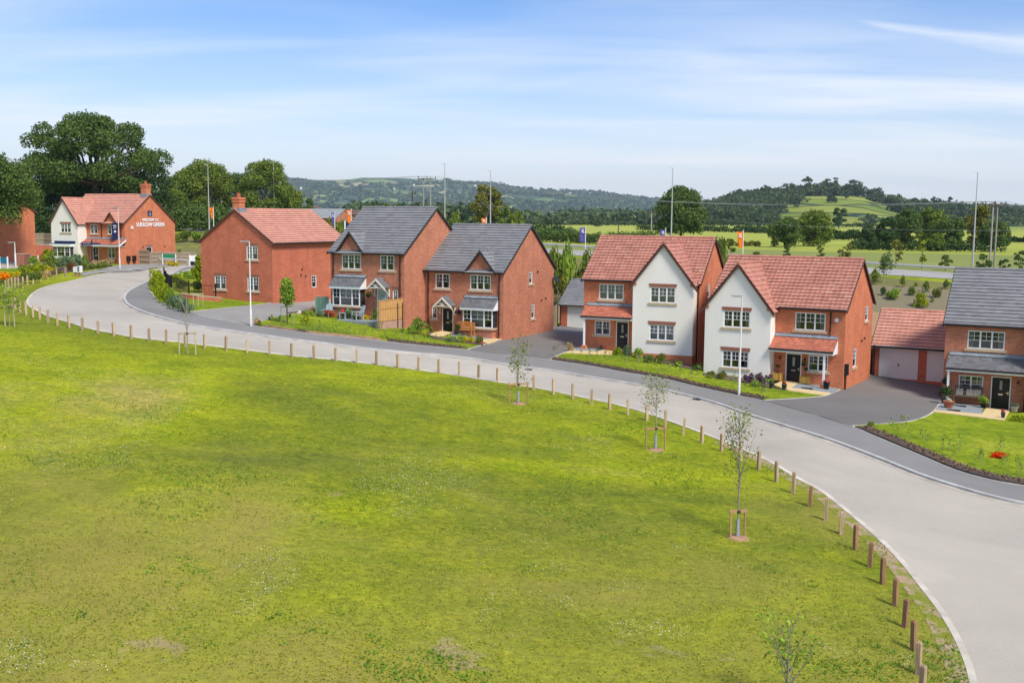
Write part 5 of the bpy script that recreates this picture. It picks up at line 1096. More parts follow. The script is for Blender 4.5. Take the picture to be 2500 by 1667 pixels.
# row of bushes behind the middle houses and beside the show home
k = 0
for u, v, w, h, lf, lb in [(1268, 562, 60, 40, 'leaf_mid', 'bush behind the right slope of the first slate roof'),
    (1350, 675, 62, 62, 'leaf_mid', 'leafy bush right of the second slate house gable'), (1385, 668, 48, 56, 'leaf_light', 'leafy bush between the gable and the purple flag pole'), (1432, 670, 60, 50, 'leaf_mid', 'leafy bush behind the purple flag pole'), (1322, 700, 50, 60, 'leaf_oak', 'dark bush behind the back corner of the second slate house'),
    (1378, 692, 40, 26, 'leaf_olive', 'low bush above the grey garage roof'),
    (447, 608, 46, 46, 'leaf_mid', 'bright bush touching the right wall of the show home'), (478, 610, 50, 42, 'leaf_light', 'bright bush behind the silver car'), (520, 606, 60, 46, 'leaf_mid', 'bush hidden partly by the gable of the bend house'),
    (800, 592, 60, 52, 'leaf_olive', 'olive bush behind the pink roof beside the purple flag'), (840, 590, 50, 50, 'leaf_mid', 'green bush between the purple and the orange flag'), (770, 575, 50, 36, 'leaf_mid', 'green bush below the grey barn roof'),
    (1745, 650, 60, 60, 'leaf_oak', 'tall bush between the two red roofs'), (1770, 640, 40, 50, 'leaf_mid', 'grey green bush left of the orange flag pole'), (1108, 556, 50, 34, 'leaf_mid', 'bush behind the first slate house ridge'), (1070, 545, 50, 30, 'leaf_oak', 'dark bush below the distant brick gable')]:
    y = {0: 150, 6: 165, 7: 165, 8: 165, 9: 172, 10: 172, 11: 185, 14: 170, 15: 190}.get(k, 122); k += 1
    P = GX(u, y); top = AT(u, v - h, y).z; bot = min(P.z, AT(u, v, y).z); hp = (top - P.z) / y * F_PX
    bush(lb, u, v, w, max(hp, 14), lf, k=3, P=P, group='bushes behind the houses')
# --- hedgerows across the fields
def hedgerow(label, pts, hgt_m, wid, lf='leaf_dark', n=1600, ls=0.7, seed=1, group='hedgerows across the fields'):
    rng = np.random.RandomState(seed); Ps = [GX(u, y) for u, y in pts]; B = []
    tot = sum((a - b).length for a, b in zip(Ps, Ps[1:]))
    for a, b in zip(Ps, Ps[1:]):
        kk = max(3, int((b - a).length / (wid * .5)))
        for i in range(kk):
            q = a.lerp(b, i / kk); s = rng.uniform(.6, 1.25); B.append((np.array([q.x - Ps[0].x, q.y - Ps[0].y + rng.normal(0, .2), q.z - Ps[0].z + hgt_m * .35 * s]), hgt_m * .55 * s))
    o = link('hedge', meshq('hedge', blobcloud(B, n, ls, rng), lf)); o.location = Ps[0]; return tag(o, label, 'hedge', group)
hedgerow('thick dark hedge along the meadow left of the big dark tree', [(1240, 262), (1330, 248), (1400, 240), (1460, 232), (1530, 228), (1600, 222)], 3.6, 3.0, 'leaf_oak', 9000, .45, 1)
hedgerow('thin hedge further out across the middle fields', [(1190, 400), (1300, 380), (1400, 372)], 3.5, 3, 'leaf_dark', 2600, .7, 2)
hedgerow('long dark hedge below the wooded hill', [(1560, 470), (1735, 440), (1820, 420), (1880, 400)], 3.2, 3, 'leaf_dark', 4200, .7, 3)
hedgerow('straight dark hedge right of the lone field tree', [(2030, 300), (2060, 298), (2140, 292)], 3.0, 3, 'leaf_dark', 2600, .6, 4)
hedgerow('dark hedge across the fields at the right edge', [(2400, 285), (2460, 282), (2560, 276)], 2.2, 3, 'leaf_dark', 2600, .6, 5)
hedgerow('far hedge along the top of the bright fields', [(1600, 760), (1800, 740), (2000, 720), (2180, 700)], 4.0, 4, 'leaf_dark', 3600, 1.1, 6)
hedgerow('low scrubby hedge beyond the big dark tree', [(1715, 232), (1780, 226), (1860, 222)], 1.6, 2, 'leaf_olive', 2000, .4, 7)
hedgerow('low hedge behind the second slate ridge', [(1080, 300), (1150, 290), (1240, 280)], 2.6, 3, 'leaf_mid', 3000, .5, 8)
hedgerow('distant hedge at the foot of the valley', [(1250, 700), (1400, 700), (1560, 690)], 4.5, 4, 'leaf_far', 3000, 1.1, 9)
hedgerow('dark hedge at the base of the long field clump', [(2090, 203), (2200, 201), (2330, 199), (2460, 196)], 2.2, 2.4, 'leaf_dark', 4000, .4, 10)
hedgerow('dark scrub belt below the tall trees left of the pink roof', [(380, 186), (450, 190), (520, 196), (600, 200), (700, 206)], 5.5, 4, 'leaf_oak', 12000, .4, 11)
hedgerow('dark scrub belt behind the left edge house and the show home', [(-80, 160), (60, 166), (200, 168), (330, 172)], 6.5, 4, 'leaf_dark', 12000, .4, 12)
# --- woods
def wood_mass(label, name, spots, lf, q=46, ls=3.0, seed=1):
    rng = np.random.RandomState(seed); V = []
    for (P, h, w) in spots:
        B = [(np.array([P[0] + rng.normal(0, w * .22), P[1] + rng.normal(0, w * .22), P[2] + h * rng.uniform(.05, .72)]), w * rng.uniform(.26, .42)) for _ in range(5)]
        V.append(blobcloud(B, q, ls * w / 9.0, rng))
    o = link(name, meshq(name, np.concatenate(V), lf)); return tag(o, label, kind='stuff', cat='wood')
rng = np.random.RandomState(5); sp_ = []
for i in range(1500):
    u = rng.uniform(1600, 2110); kk = rng.uniform(0, 1); y = NEAR.D0 + (NEAR.D1 - NEAR.D0) * kk
    edge = 1880 + 235 * max(0, kk - .5) * 2 * (1 if kk > .5 else 0) + 25 * math.sin(kk * 17)
    if u > edge + 0 and not (kk > 0.93 and u < 2105): continue
    if u > 1965 and kk < .93: continue
    sp_.append((NEAR.at(u, y), rng.uniform(9, 14), rng.uniform(8, 13)))
for i in range(150):
    u = rng.uniform(1770, 2100); sp_.append((NEAR.at(u, rng.uniform(1245, 1300)), rng.uniform(11, 17), rng.uniform(9, 14)))
wood_mass('dark woodland covering the left side and top of the near hill', 'wood', sp_, 'leaf_hill', 95, 2.1, 1)
sp_ = [(NEAR.at(rng.uniform(2120, 2560), rng.uniform(1090, 1290)), rng.uniform(10, 17), rng.uniform(9, 15)) for i in range(330)]
sp_ = [s for s in sp_ if not (s[0][0] / s[0][1] * F_PX + 1250 < 2165 and s[0][1] > 1000 and s[0][1] < 1180)]
wood_mass('dark woodland on the right shoulder of the near hill', 'wood', sp_, 'leaf_hill', 95, 2.1, 2)
sp_ = []
for (u0, u1, y0, y1, n_, h_) in [(850, 1160, 620, 720, 190, 13), (1130, 1420, 700, 900, 90, 10), (1400, 1720, 760, 880, 160, 11), (720, 900, 800, 900, 70, 10), (2100, 2600, 900, 1000, 120, 8)]:
    for i in range(n_): u, y = rng.uniform(u0, u1), rng.uniform(y0, y1); sp_.append((GX(u, y), h_ * rng.uniform(.7, 1.2), 11 * rng.uniform(.7, 1.2)))
wood_mass('dark belt of trees along the valley floor', 'wood', sp_, 'leaf_far', 60, 2.6, 3)
sp_ = []
for i in range(5200):
    u = rng.uniform(520, 1900); kk = rng.uniform(0.02, .97) ** 0.85; y = FAR.D0 + (FAR.D1 - FAR.D0) * kk; P = FAR.at(u, y)
    dens = 0.5 + 0.5 * math.sin(P.x * .0041 + 2.1 * math.sin(P.y * .0017)) * math.sin(P.y * .0063 + P.x * .0013) + (0.25 if u > 1350 else 0) - (0.5 if kk > .84 and u < 1250 else 0)
    if rng.uniform() < dens * 1.15: sp_.append((P, rng.uniform(9, 15), rng.uniform(14, 38)))
wood_mass('patchwork of woods and hedgerow trees over the long far ridge', 'wood', sp_, 'leaf_far', 22, 5.0, 4)
for i, (u, y, h, w, lb) in enumerate([(1868, 1255, 19, 15, 'round treetop left of the hill crest'), (1925, 1262, 19, 20, 'domed treetop on the left of the hill crest'), (1968, 1262, 23, 17, 'tallest treetop on the hill crest'), (2018, 1265, 22, 14, 'upright treetop right of the tallest one on the crest'), (2038, 1265, 21, 14, 'second upright treetop on the hill crest'), (2083, 1262, 19, 26, 'wide dark treetop at the right end of the hill crest'), (2131, 1225, 9, 9, 'lone small tree on the open right slope of the hill'), (2065, 1180, 17, 10, 'upright tree standing on the open hillside'), (1948, 1080, 11, 12, 'round tree at the foot of the open hillside'), (2030, 1130, 9, 16, 'clump of scrub on the open hillside'), (2175, 1110, 16, 18, 'rounded tree at the left of the right shoulder wood'), (2235, 1150, 16, 18, 'broad tree on the right shoulder of the hill'), (2285, 1160, 20, 14, 'dark conifer topped tree on the right shoulder'), (2318, 1160, 19, 11, 'upright dark tree at the end of the shoulder')]):
    P = NEAR.at(u, y); tree(lb, P, h, w, 'leaf_hill', 120 + i, nb=12, n=1100, ls=1.5, low=.02, group='trees on the near hill')

# --- planting round the houses: (u, v of foot, width px, height px, foliage, label)
GB = 'garden plants of the estate'
for u, v, w, h, lf, lb in [
    (147, 662, 22, 23, 'leaf_blue', 'grey green shrub left of centre in front of the show home bay'), (166, 662, 24, 25, 'leaf_blue', 'grey green shrub in the middle before the show home bay'), (187, 658, 24, 23, 'leaf_blue', 'grey green shrub right of centre before the show home bay'), (203, 655, 18, 19, 'leaf_mid', 'green shrub below the navy fingerpost'),
    (123, 669, 24, 31, 'leaf_mid', 'dense dark bush beside the spiky yellow plant'), (113, 642, 30, 20, 'leaf_lime', 'spiky yellow plant left of the show home bay'), (70, 630, 22, 17, 'leaf_olive', 'left clipped round shrub behind the navy sign'), (92, 630, 20, 19, 'leaf_olive', 'right clipped round shrub behind the navy sign'), (56, 626, 8, 14, 'leaf_dark', 'small dark cone shrub by the brick wall'),
    (68, 647, 13, 12, 'leaf_dark', 'dark low shrub left of the navy sign post'), (84, 658, 21, 21, 'leaf_light', 'bright green bush in front of the navy sign'), (55, 674, 22, 16, 'leaf_lime', 'lime shrub behind the first bollards'), (76, 672, 24, 17, 'leaf_lime', 'lime shrub in the middle of the roadside bed'), (98, 670, 22, 17, 'leaf_lime', 'lime shrub under the bright green bush'), (114, 671, 15, 13, 'leaf_yellow', 'yellow flowering shrub beside the dense dark bush'),
    (60, 693, 20, 17, 'leaf_mid', 'left dark green shrub right behind the bollards'), (76, 693, 20, 18, 'leaf_mid', 'middle dark green shrub right behind the bollards'), (92, 691, 18, 19, 'leaf_mid', 'right dark green shrub right behind the bollards'), (6, 693, 28, 18, 'petal_orange', 'orange flower bed at the left edge'), (26, 688, 20, 12, 'leaf_yellow', 'yellow flowers right of the orange flower bed'), (42, 682, 18, 11, 'leaf_yellow', 'yellow flowers behind the leftmost bollards'), (20, 700, 40, 10, 'leaf_mid', 'green underplanting below the orange flowers'),
    (107, 683, 14, 14, 'straw', 'pale ornamental grass tuft left behind the bollards'), (119, 683, 12, 13, 'straw', 'pale ornamental grass tuft right behind the bollards'), (170, 664, 17, 14, 'copper', 'copper coloured spiky plant left of the white sign box'), (140, 674, 16, 8, 'leaf_olive', 'low olive ground cover between two bollards'),
    (230, 656, 18, 13, 'straw', 'straw coloured grasses left beside the footway'), (250, 653, 20, 13, 'straw', 'straw coloured grasses in the middle beside the footway'), (268, 651, 16, 11, 'straw', 'straw coloured grasses right beside the footway'), (206, 665, 16, 17, 'leaf_mid', 'green shrub right of the white sign box'), (222, 663, 17, 12, 'leaf_mid', 'green edging shrub before the straw grasses'), (239, 661, 17, 11, 'leaf_mid', 'green edging shrub further right before the grasses'), (255, 658, 15, 10, 'leaf_mid', 'green edging shrub at the end of the bed'),
    (441, 645, 20, 9, 'petal_rust', 'rusty low plant on the earth bank by the white board'), (450, 634, 14, 8, 'leaf_olive', 'olive plant left of the white board'), (438, 625, 10, 13, 'leaf_olive', 'thin dark shrub beside the green sign'),
    (743, 778, 18, 14, 'leaf_mid', 'green plant at the left end of the corner flower border'), (731, 774, 14, 9, 'petal_white', 'white flowers at the left end of the corner flower border'), (760, 778, 18, 15, 'leaf_light', 'light green plant by the white flowers'), (765, 768, 26, 15, 'straw', 'pinkish feathery grasses behind the corner border'), (780, 779, 20, 15, 'leaf_blue', 'grey green plant left of the rusty red one'),
    (804, 781, 27, 20, 'petal_rust', 'rusty red plant in the corner flower border'), (845, 786, 42, 26, 'leaf_blue', 'large soft green mound in front of the garden chairs'), (871, 790, 22, 19, 'leaf_olive', 'olive plant right of the large soft mound'), (893, 793, 26, 18, 'leaf_yellow', 'yellow leaved plant by the timber fence panel'), (914, 797, 15, 34, 'leaf_mid', 'tall green plant against the fence post'), (896, 774, 16, 14, 'petal_pink', 'pink flowers on the patio of the green door house'), (916, 795, 10, 12, 'leaf_yellow', 'small yellow plant at the foot of the fence post'),
    (658, 788, 5, 11, 'leaf_dark', 'tiny dark cone shrub on the corner lawn edge'), (664, 781, 6, 9, 'leaf_lime', 'tiny lime shrub on the corner lawn edge'), (684, 785, 9, 13, 'leaf_light', 'small clipped green cone on the corner lawn edge'), (708, 780, 6, 10, 'leaf_dark', 'tiny dark cone behind the street tree'), (626, 799, 17, 18, 'straw', 'straw coloured shrub at the lamp post foot'), (634, 800, 9, 12, 'leaf_olive', 'olive shrub beside the lamp post shrub'),
    (1020, 822, 38, 36, 'leaf_mid', 'large leafy shrub between the two slate houses'), (1008, 822, 26, 24, 'leaf_light', 'light leafy shrub in front of the large one'), (1053, 818, 13, 17, 'leaf_olive', 'olive shrub left of the black door steps'), (1036, 824, 14, 11, 'leaf_yellow', 'small yellow flowers by the slate house corner'), (1042, 829, 16, 10, 'leaf_mid', 'low green plant at the path edge'),
    (1097, 840, 20, 12, 'leaf_blue', 'blue green low plant in the bench bed'), (1108, 838, 16, 11, 'leaf_blue', 'second blue green low plant in the bench bed'), (1124, 842, 14, 23, 'leaf_light', 'upright lime plant left of the yellow shrubs'), (1136, 842, 15, 17, 'leaf_yellow', 'left yellow shrub in front of the orange bench'), (1150, 843, 15, 17, 'leaf_yellow', 'right yellow shrub in front of the orange bench'), (1168, 845, 22, 20, 'leaf_olive', 'olive shrub at the right end of the bench bed'), (1176, 847, 10, 7, 'petal_pink', 'pink flowers at the right end of the bench bed'),
    (1391, 862, 17, 22, 'straw', 'pinkish grass tuft at the corner of the slate path'), (1508, 872, 24, 17, 'leaf_lime', 'lime shrub beside the yellow path'), (1531, 873, 24, 21, 'leaf_blue', 'grey green shrub at the left of the white gable'), (1556, 880, 28, 23, 'leaf_light', 'pale shrub below the lower gable window'), (1590, 892, 42, 20, 'leaf_mid', 'long green shrub along the gable plinth'), (1620, 895, 34, 28, 'leaf_olive', 'rusty olive shrub along the gable plinth'), (1658, 903, 24, 17, 'leaf_mid', 'small shrub by the bare brick plinth'), (1702, 910, 24, 14, 'leaf_dark', 'dark shrub between the two white gables'),
    (1740, 930, 26, 20, 'leaf_olive', 'left olive shrub under the right white gable'), (1763, 932, 26, 22, 'leaf_olive', 'right olive shrub under the right white gable'), (1832, 942, 30, 26, 'petal_purple', 'purple shrub left before the black door with planters'), (1858, 944, 30, 27, 'petal_purple', 'purple shrub in the middle before the planters'), (1880, 940, 22, 22, 'petal_purple', 'purple shrub touching the left planter'), (1850, 950, 30, 15, 'leaf_light', 'light green ground plant below the purple shrubs'),
    (2126, 1049, 20, 14, 'leaf_mid', 'green plant at the tip of the right-hand lawn'), (2494, 1037, 40, 16, 'leaf_lime', 'lime hosta clump by the right-hand path'), (2446, 1120, 2, 2, 'leaf_light', ''),
    (2438, 1126, 50, 13, 'petal_red', 'ring of red flowers round the small lawn tree')]:
    if lb: bush(lb, u, v, w, h, lf, group=GB, dz=.12)
# bend hedge and the shrubs behind it
for i, (u, v, lf) in enumerate([(379, 700, 'leaf_lime'), (379, 712, 'leaf_lime'), (384, 724, 'leaf_lime'), (392, 735, 'leaf_lime'), (402, 744, 'leaf_lime'), (414, 752, 'leaf_light'), (426, 759, 'leaf_blue'), (439, 765, 'leaf_blue'), (452, 769, 'leaf_blue')]):
    b = bush('%s section from the top of the twiggy hedge round the bend' % ordw(i + 1), u, v, 36, 42, lf, k=3, name='hedge_shrub', cat='hedge', group='sections of the hedge round the bend')
for i, (u, v, w, h, lf, lb) in enumerate([(430, 690, 30, 20, 'leaf_lime', 'lime shrub behind the left end of the black railings'), (452, 686, 34, 24, 'leaf_light', 'light shrub in the middle behind the black railings'), (472, 682, 32, 26, 'leaf_lime', 'lime shrub beside the narrow young tree'), (414, 684, 22, 14, 'leaf_light', 'small light shrub at the road end of the railings'), (445, 705, 40, 20, 'leaf_mid', 'green shrub low behind the railings'), (478, 712, 34, 28, 'leaf_mid', 'green shrub under the narrow young tree')]):
    bush(lb, u, v, w, h, lf, group=GB)
# rows of young hedge whips along the lawns
WM = {}
def whip(label, u, v, h, lf, seed, grp):
    key = (lf, seed % 4)
    if key not in WM:
        o = sapling('', Vector((0, 0, 0)), 0.8, .42, 300 + seed, leaf=lf, n=34, ls=.10, mound=False, nb=6, low=.25, r=.012, name='hedge_plant', cat='shrub'); WM[key] = o
        c = o
    else: c = dup(WM[key])
    c.location = G(u, v) + Vector((0, 0, .14)); c.scale = (h / .8,) * 3; c['label'] = label; c['group'] = grp; c['category'] = 'shrub'; c.rotation_euler.z = random.uniform(0, 6)
def whips(pts, lf, where, grp, hs=(.6, .95)):
    for i, (u, v) in enumerate(pts):
        whip('%s young hedge plant from the left %s' % (ordw(i + 1), where), u, v, random.uniform(*hs), lf[i % len(lf)], i, grp)
whips([(664, 804), (688, 807), (712, 806), (768, 815), (780, 812), (791, 818), (802, 815), (811, 820), (822, 816), (834, 822), (846, 818), (856, 823), (868, 826), (880, 828), (890, 820), (897, 822)], ['leaf_lime', 'leaf_lime', 'leaf_light'], 'along the front of the corner lawn', 'young hedge plants of the corner lawn', (.4, .8))
whips([(911, 827), (928, 815), (941, 831), (966, 828), (982, 832), (999, 836), (1014, 840), (1024, 836), (1040, 837), (1051, 842), (1065, 840), (1076, 846), (1092, 842), (1106, 848), (1121, 845), (1134, 850)], ['leaf_mid', 'leaf_oak', 'leaf_light'], 'along the lawn of the second slate house', 'young hedge plants of the slate house lawn', (.5, .85))
whips([(1352, 873), (1364, 869), (1397, 874), (1418, 879), (1438, 880), (1458, 882), (1476, 888), (1489, 884), (1515, 889), (1530, 896), (1556, 900), (1560, 890), (1578, 903), (1592, 902), (1602, 908), (1617, 914), (1634, 912), (1660, 924), (1686, 930), (1702, 929), (1731, 938), (1749, 940), (1771, 943), (1790, 950), (1818, 956), (1840, 952), (1870, 962), (1862, 975)], ['leaf_oak', 'leaf_mid', 'leaf_light'], 'along the lawns of the two white gabled houses', 'young hedge plants of the white gabled houses', (.45, .95))
whips([(2176, 1062), (2200, 1060), (2218, 1075), (2252, 1080), (2262, 1092), (2300, 1112), (2318, 1108), (2328, 1122), (2342, 1112), (2390, 1130), (2396, 1146), (2446, 1150), (2456, 1140), (2484, 1152), (2490, 1168)], ['leaf_light', 'leaf_mid', 'leaf_light'], 'on the right-hand lawn', 'young hedge plants of the right-hand lawn', (.5, .9))
P = G(2443, 1118); sapling('thin pale young tree inside the ring of red flowers', P, px_h(P, 2446, 1058), .5, 61, leaf='leaf_lime', n=60, ls=.08, mound=False, nb=6, r=.012)
# standard trees in pots and clipped balls by the show home door
for u, v, vt, lb in [(222, 640, 606, 'left clipped ball tree beside the show home door'), (268, 640, 616, 'right clipped ball tree beside the show home window')]:
    P = G(u, v); h = px_h(P, u, vt); o = thing('ball_tree', lb, 'tree', P, 0, 'clipped ball trees of the show home'); m = MB(); m.tube([(0, 0, 0), (0, 0, h * .6)], .05, 6); m.obj('trunk', MT['bark'], o); c = link('crown', bush_mesh('leaf_olive', 3), o); c.location = (0, 0, h * .42); c.scale = (.72, .72, h * .58)

# loose bark and stones spilling along the soil strips
rng = np.random.RandomState(77); Bk = []
for P_, w0, w1, h in STRIPS:
    for i in range(len(P_) - 1):
        a, b = P_[i], P_[i + 1]; d = b - a; nrm = Vector((-d.y, d.x)).normalized()
        for k in range(int(d.length * 60)):
            q = a + d * rng.uniform() + nrm * rng.uniform(w0 + .02, w1 + .12); Bk.append((q.x, q.y, hgt(q.x, q.y) + h + .03 + rng.uniform(0, .05)))
Bk = np.array(Bk); tag(link('bark_chips', meshq('bark_chips', cards(Bk, np.tile([0, -.2, 1.0], (len(Bk), 1)), .10, rng, .7, .7), 'bark_chip')), 'loose bark and stones along the edges of the front lawns', 'bark', kind='stuff')
# --- texture of the green: tufts and weeds lying about the turf
def inpoly(x, y, P):
    c = False; j = len(P) - 1
    for i in range(len(P)):
        if (P[i][1] > y) != (P[j][1] > y) and x < (P[j][0] - P[i][0]) * (y - P[i][1]) / (P[j][1] - P[i][1]) + P[i][0]: c = not c
        j = i
    return c
green = [tuple(p) for p in offset(out_c, 0.35 if False else 0.0)] + [(12, 10), (-30, 10), (-75, 60), (-80, 110), (-64, 122)]
rng = np.random.RandomState(21); Cs = []; Ws = []; Fl = []
from mathutils import noise as MN
tries = 0
while len(Cs) < 110000 and tries < 700000:
    tries += 1; y = 17 + 66 * rng.uniform() ** 1.6; x = rng.uniform(-.56, .56) * y
    if not inpoly(x, y, green): continue
    q = MN.noise(Vector((x * .25, y * .35, 0))) + .5 * MN.noise(Vector((x * 1.1, y * 1.3, 3)))
    if q > rng.uniform(-.7, .7): Cs.append((x, y, hgt(x, y) + .025))
    if q > .34 + .25 * MN.noise(Vector((x * 3, y * 3, 1))) and rng.uniform() < .3: Ws.append((x, y, hgt(x, y) + .05))
    w = MN.noise(Vector((x * .16 + 9, y * .2, 7))) + .6 * MN.noise(Vector((x * .7, y * .8, 5)))
    if w > .40 and rng.uniform() < .4: Fl.append((x + rng.normal(0, .15), y + rng.normal(0, .15), hgt(x, y) + .07))
up = lambda n: np.tile([0, -.35, 1.0], (n, 1))
Cs = np.array(Cs); Ws = np.array(Ws); Fl = np.array(Fl)
tag(link('grass', meshq('grass', cards(Cs, up(len(Cs)), .065, rng, .55, .4), 'leaf_field')), 'short tufts standing out of the turf of the green', 'grass', kind='stuff')
tag(link('weeds', meshq('weeds', cards(Ws, up(len(Ws)), .075, rng, .5, .6), 'leaf_weed')), 'broad leaved weed patches in the green', 'weeds', kind='stuff')
tag(link('daisies', meshq('daisies', cards(Fl, up(len(Fl)), .022, rng, .3, 1.0), 'petal_white')), 'small white flowers scattered over the green', 'flowers', kind='stuff')
def onground(v, d=.2): return Vector((v.x, v.y, hgt(v.x, v.y) + d))
Dl = lambda H_, x, y, z=0: Matrix.Translation(H_.location) @ Matrix.Rotation(H_.rotation_euler.z, 4, 'Z') @ Vector((x, y, z))
C_ = [o_ for o_ in SC.objects if o_.type == 'EMPTY' and 'green door' in o_.get('label', '') and o_.get('category') == 'house'][0]
# ------------------------------------------------------------------ bollards round the green
BP = [(14.9, 713), (21.4, 705.5), (29.8, 704), (37.2, 703.6), (44.6, 702.7), (56, 700.6), (67.9, 697), (81, 693), (98.8, 688), (116.7, 682.7), (138.7, 678), (160, 676), (12, 738), (28.3, 751.8), (37.2, 757),
 (50, 763), (64.6, 769), (81, 774.7), (97.6, 780), (117.6, 787.5), (140, 795), (168.8, 800.6), (201.2, 807.7), (239.3, 815), (277.4, 820), (320.2, 827.7), (364.3, 834), (405.7, 838.7), (452, 845.5), (500, 850), (551.8, 855.4), (603.3, 861), (658, 866), (712, 872.3), (766.7, 877), (819.6, 881.5), (870.8, 886.6), (919, 891.7), (971.4, 898.5), (1022, 903.9), (1071.4, 910.4), (1121, 917), (1168.4, 924.4), (1215, 932), (1262.6, 945), (1303.4, 951.8), (1351, 962.6), (1398, 973.9), (1443.9, 986.5), (1487.8, 1000), (1533, 1013), (1579.3, 1026.3), (1624, 1042.9), (1669.4, 1061.3), (1713.3, 1081.4), (1760.9, 1101.8), (1808, 1124), (1852, 1147), (1895.4, 1176.3), (1936, 1204), (1977.2, 1236.2), (2015.6, 1270), (2053.6, 1303.6), (2087.9, 1341.9), (2123.6, 1383.5), (2154.2, 1425.5), (2184.4, 1478.6), (2208.1, 1530.7), (2230, 1586.5), (2241, 1646.4), (2250, 1705)]
brown = {60, 63, 64, 65, 66, 67, 68}
proto = {}
for i, (u, v) in enumerate(BP):
    k = 'bollard_brown' if i in brown else 'bollard_wood'
    if k not in proto:
        m = MB(); s = .058
        m.box(-s, s, -s, s, -.4, .76); m.prism([(-s, -s, .76), (s, -s, .76), (s * .72, -s * .72, .80), (-s * .72, -s * .72, .80)], (0, 0.0001, 0))
        vs = [(a * s, b * s, .76) for a, b in ((-1, -1), (1, -1), (1, 1), (-1, 1))] + [(a * s * .7, b * s * .7, .805) for a, b in ((-1, -1), (1, -1), (1, 1), (-1, 1))]
        m2 = MB(); m2.box(-s, s, -s, s, -.4, .76); m2.add(vs, [(0, 1, 5, 4), (1, 2, 6, 5), (2, 3, 7, 6), (3, 0, 4, 7), (4, 5, 6, 7)])
        o = m2.obj('bollard', MT[k]); proto[k] = o
    else: o = proto[k].copy(); COL.objects.link(o)
    o.location = G(u, v); o.rotation_euler = (R(random.uniform(-1.5, 1.5)), R(random.uniform(-1.5, 1.5)), random.uniform(0, 1.5)); o.scale.z = random.uniform(.96, 1.04)
    tag(o, '%s timber bollard round the green, %s from the show home end' % ('dark brown' if k == 'bollard_brown' else 'pale weathered', ordw(i + 1)), 'bollard', 'timber bollards round the green')

# ------------------------------------------------------------------ lamp posts and columns
def estate_lamp(label, ub, vb, ut, vt, arm=-1, y=None):
    P = G(ub, vb); h = AT(ut, vt, P.y).z - P.z; o = thing('street_lamp', label, 'street lamp', P, 0, 'white street lamps of the estate')
    m = MB(); m.tube([(0, 0, -.3), (0, 0, 1.2), (0, 0, 1.22), (0, 0, h)], [.075, .075, .048, .038], 12); m.obj('pole', MT['lamp_paint'], o)
    m = MB(); m.box(*sorted((0, arm * .6)), -.12, .12, h - .01, h + .04); m.box(*sorted((arm * .08, arm * .55)), -.09, .09, h - .05, h - .011); hd = m.obj('lamp_head', MT['galv'], o)
    m = MB(); m.box(*sorted((arm * .12, arm * .5)), -.07, .07, h - .06, h - .051); m.obj('lens', MT['car_glass'], hd); return o
estate_lamp('white street lamp standing before the wall of the bend house', 613, 800, 603, 590)
estate_lamp('white street lamp in front of the right white gable', 1804, 968, 1807, 722)
estate_lamp('white street lamp on the footway before the show home', 293, 657.5, 286, 508)
estate_lamp('thin white street lamp at the left edge beside the teal sign', 38.5, 652.5, 34, 592)
def hw_y(u, s0):
    x = ray(u, 600).x; y = 160.0
    for _ in range(60): t, s = hw(x * y, y); y += (s0 - s) * .5
    return y
for u, vt, s0, lb in [(512, 403, -10, 'tall lamp column left of the orange flag by the trees'), (671, 397, 10, 'tall lamp column behind the pink tiled roof'), (1086, 400, 10, 'tall lamp column right of the twin power poles'), (1197, 417, 10.5, 'tall lamp column in front of the irregular tree'), (1638, 411, 10, 'tall lamp column in front of the big dark tree'), (2377, 422, 11, 'tall lamp column above the slate roof at the right')]:
    y = hw_y(u, s0); P = GX(u, y); h = AT(u, vt, y).z - P.z
    o = thing('lamp_column', lb, 'lamp column', P, 0, 'tall lamp columns along the dual carriageway'); m = MB(); m.tube([(0, 0, -.3), (0, 0, h * .45), (0, 0, h)], [.14, .10, .055], 10); m.obj('pole', MT['galv'], o)
    m = MB(); m.obox((0, -.06, h - .04), (-.55, -.3, 0), (.08, .12, 0), (0, 0, .09)); m.obj('lamp_head', MT['galv'], o)

# ------------------------------------------------------------------ flags
def flag(label, u, vt, y, col, fw, fv0, fv1, tilt=.25, mark='white_paint'):
    P = GX(u, y); h = AT(u, vt, y).z - P.z; o = thing('flag_pole', label, 'flag', P, 0, 'advertising flags along the carriageway')
    m = MB(); m.tube([(0, 0, -.2), (0, 0, h)], [.07, .045], 8); m.lathe([(.0, h - .05), (.09, h), (.0, h + .1)], n=10); m.obj('pole', MT['white_paint'], o)
    z0, z1 = AT(u, fv1, y).z - P.z, AT(u, fv0, y).z - P.z; w = fw / F_PX * y; m = MB(); nx, nz = 10, 8; vs = []
    f = lambda i, j: (-(i / nx) * w * (1 - tilt * j / nz) , .06 * math.sin(i * 1.1 + j * .5) * (i / nx), z1 + (z0 - z1) * (j / nz) + .12 * w * (i / nx) ** 2 * (1 if j == nz else -.2))
    for j in range(nz + 1):
        for i in range(nx + 1): vs.append(f(i, j))
    fs = [(j * (nx + 1) + i, j * (nx + 1) + i + 1, (j + 1) * (nx + 1) + i + 1, (j + 1) * (nx + 1) + i) for j in range(nz) for i in range(nx)]
    m.add(vs, fs, 0, True); b = [(a[0], a[1] + .012, a[2]) for a in vs]; m.add(b, [tuple(reversed(q)) for q in fs], 0, True); fl = m.obj('flag', MT[col], o)
    m = MB(); hh = z1 - z0
    for (a0, a1, b0, b1) in ((.35, .65, .12, .22), (.22, .78, .26, .30), (.22, .6, .32, .36)):
        m.box(-a1 * w, -a0 * w, -.10, -.085, z1 - b1 * hh, z1 - b0 * hh)
    m.obj('emblem', MT[mark], fl); return o
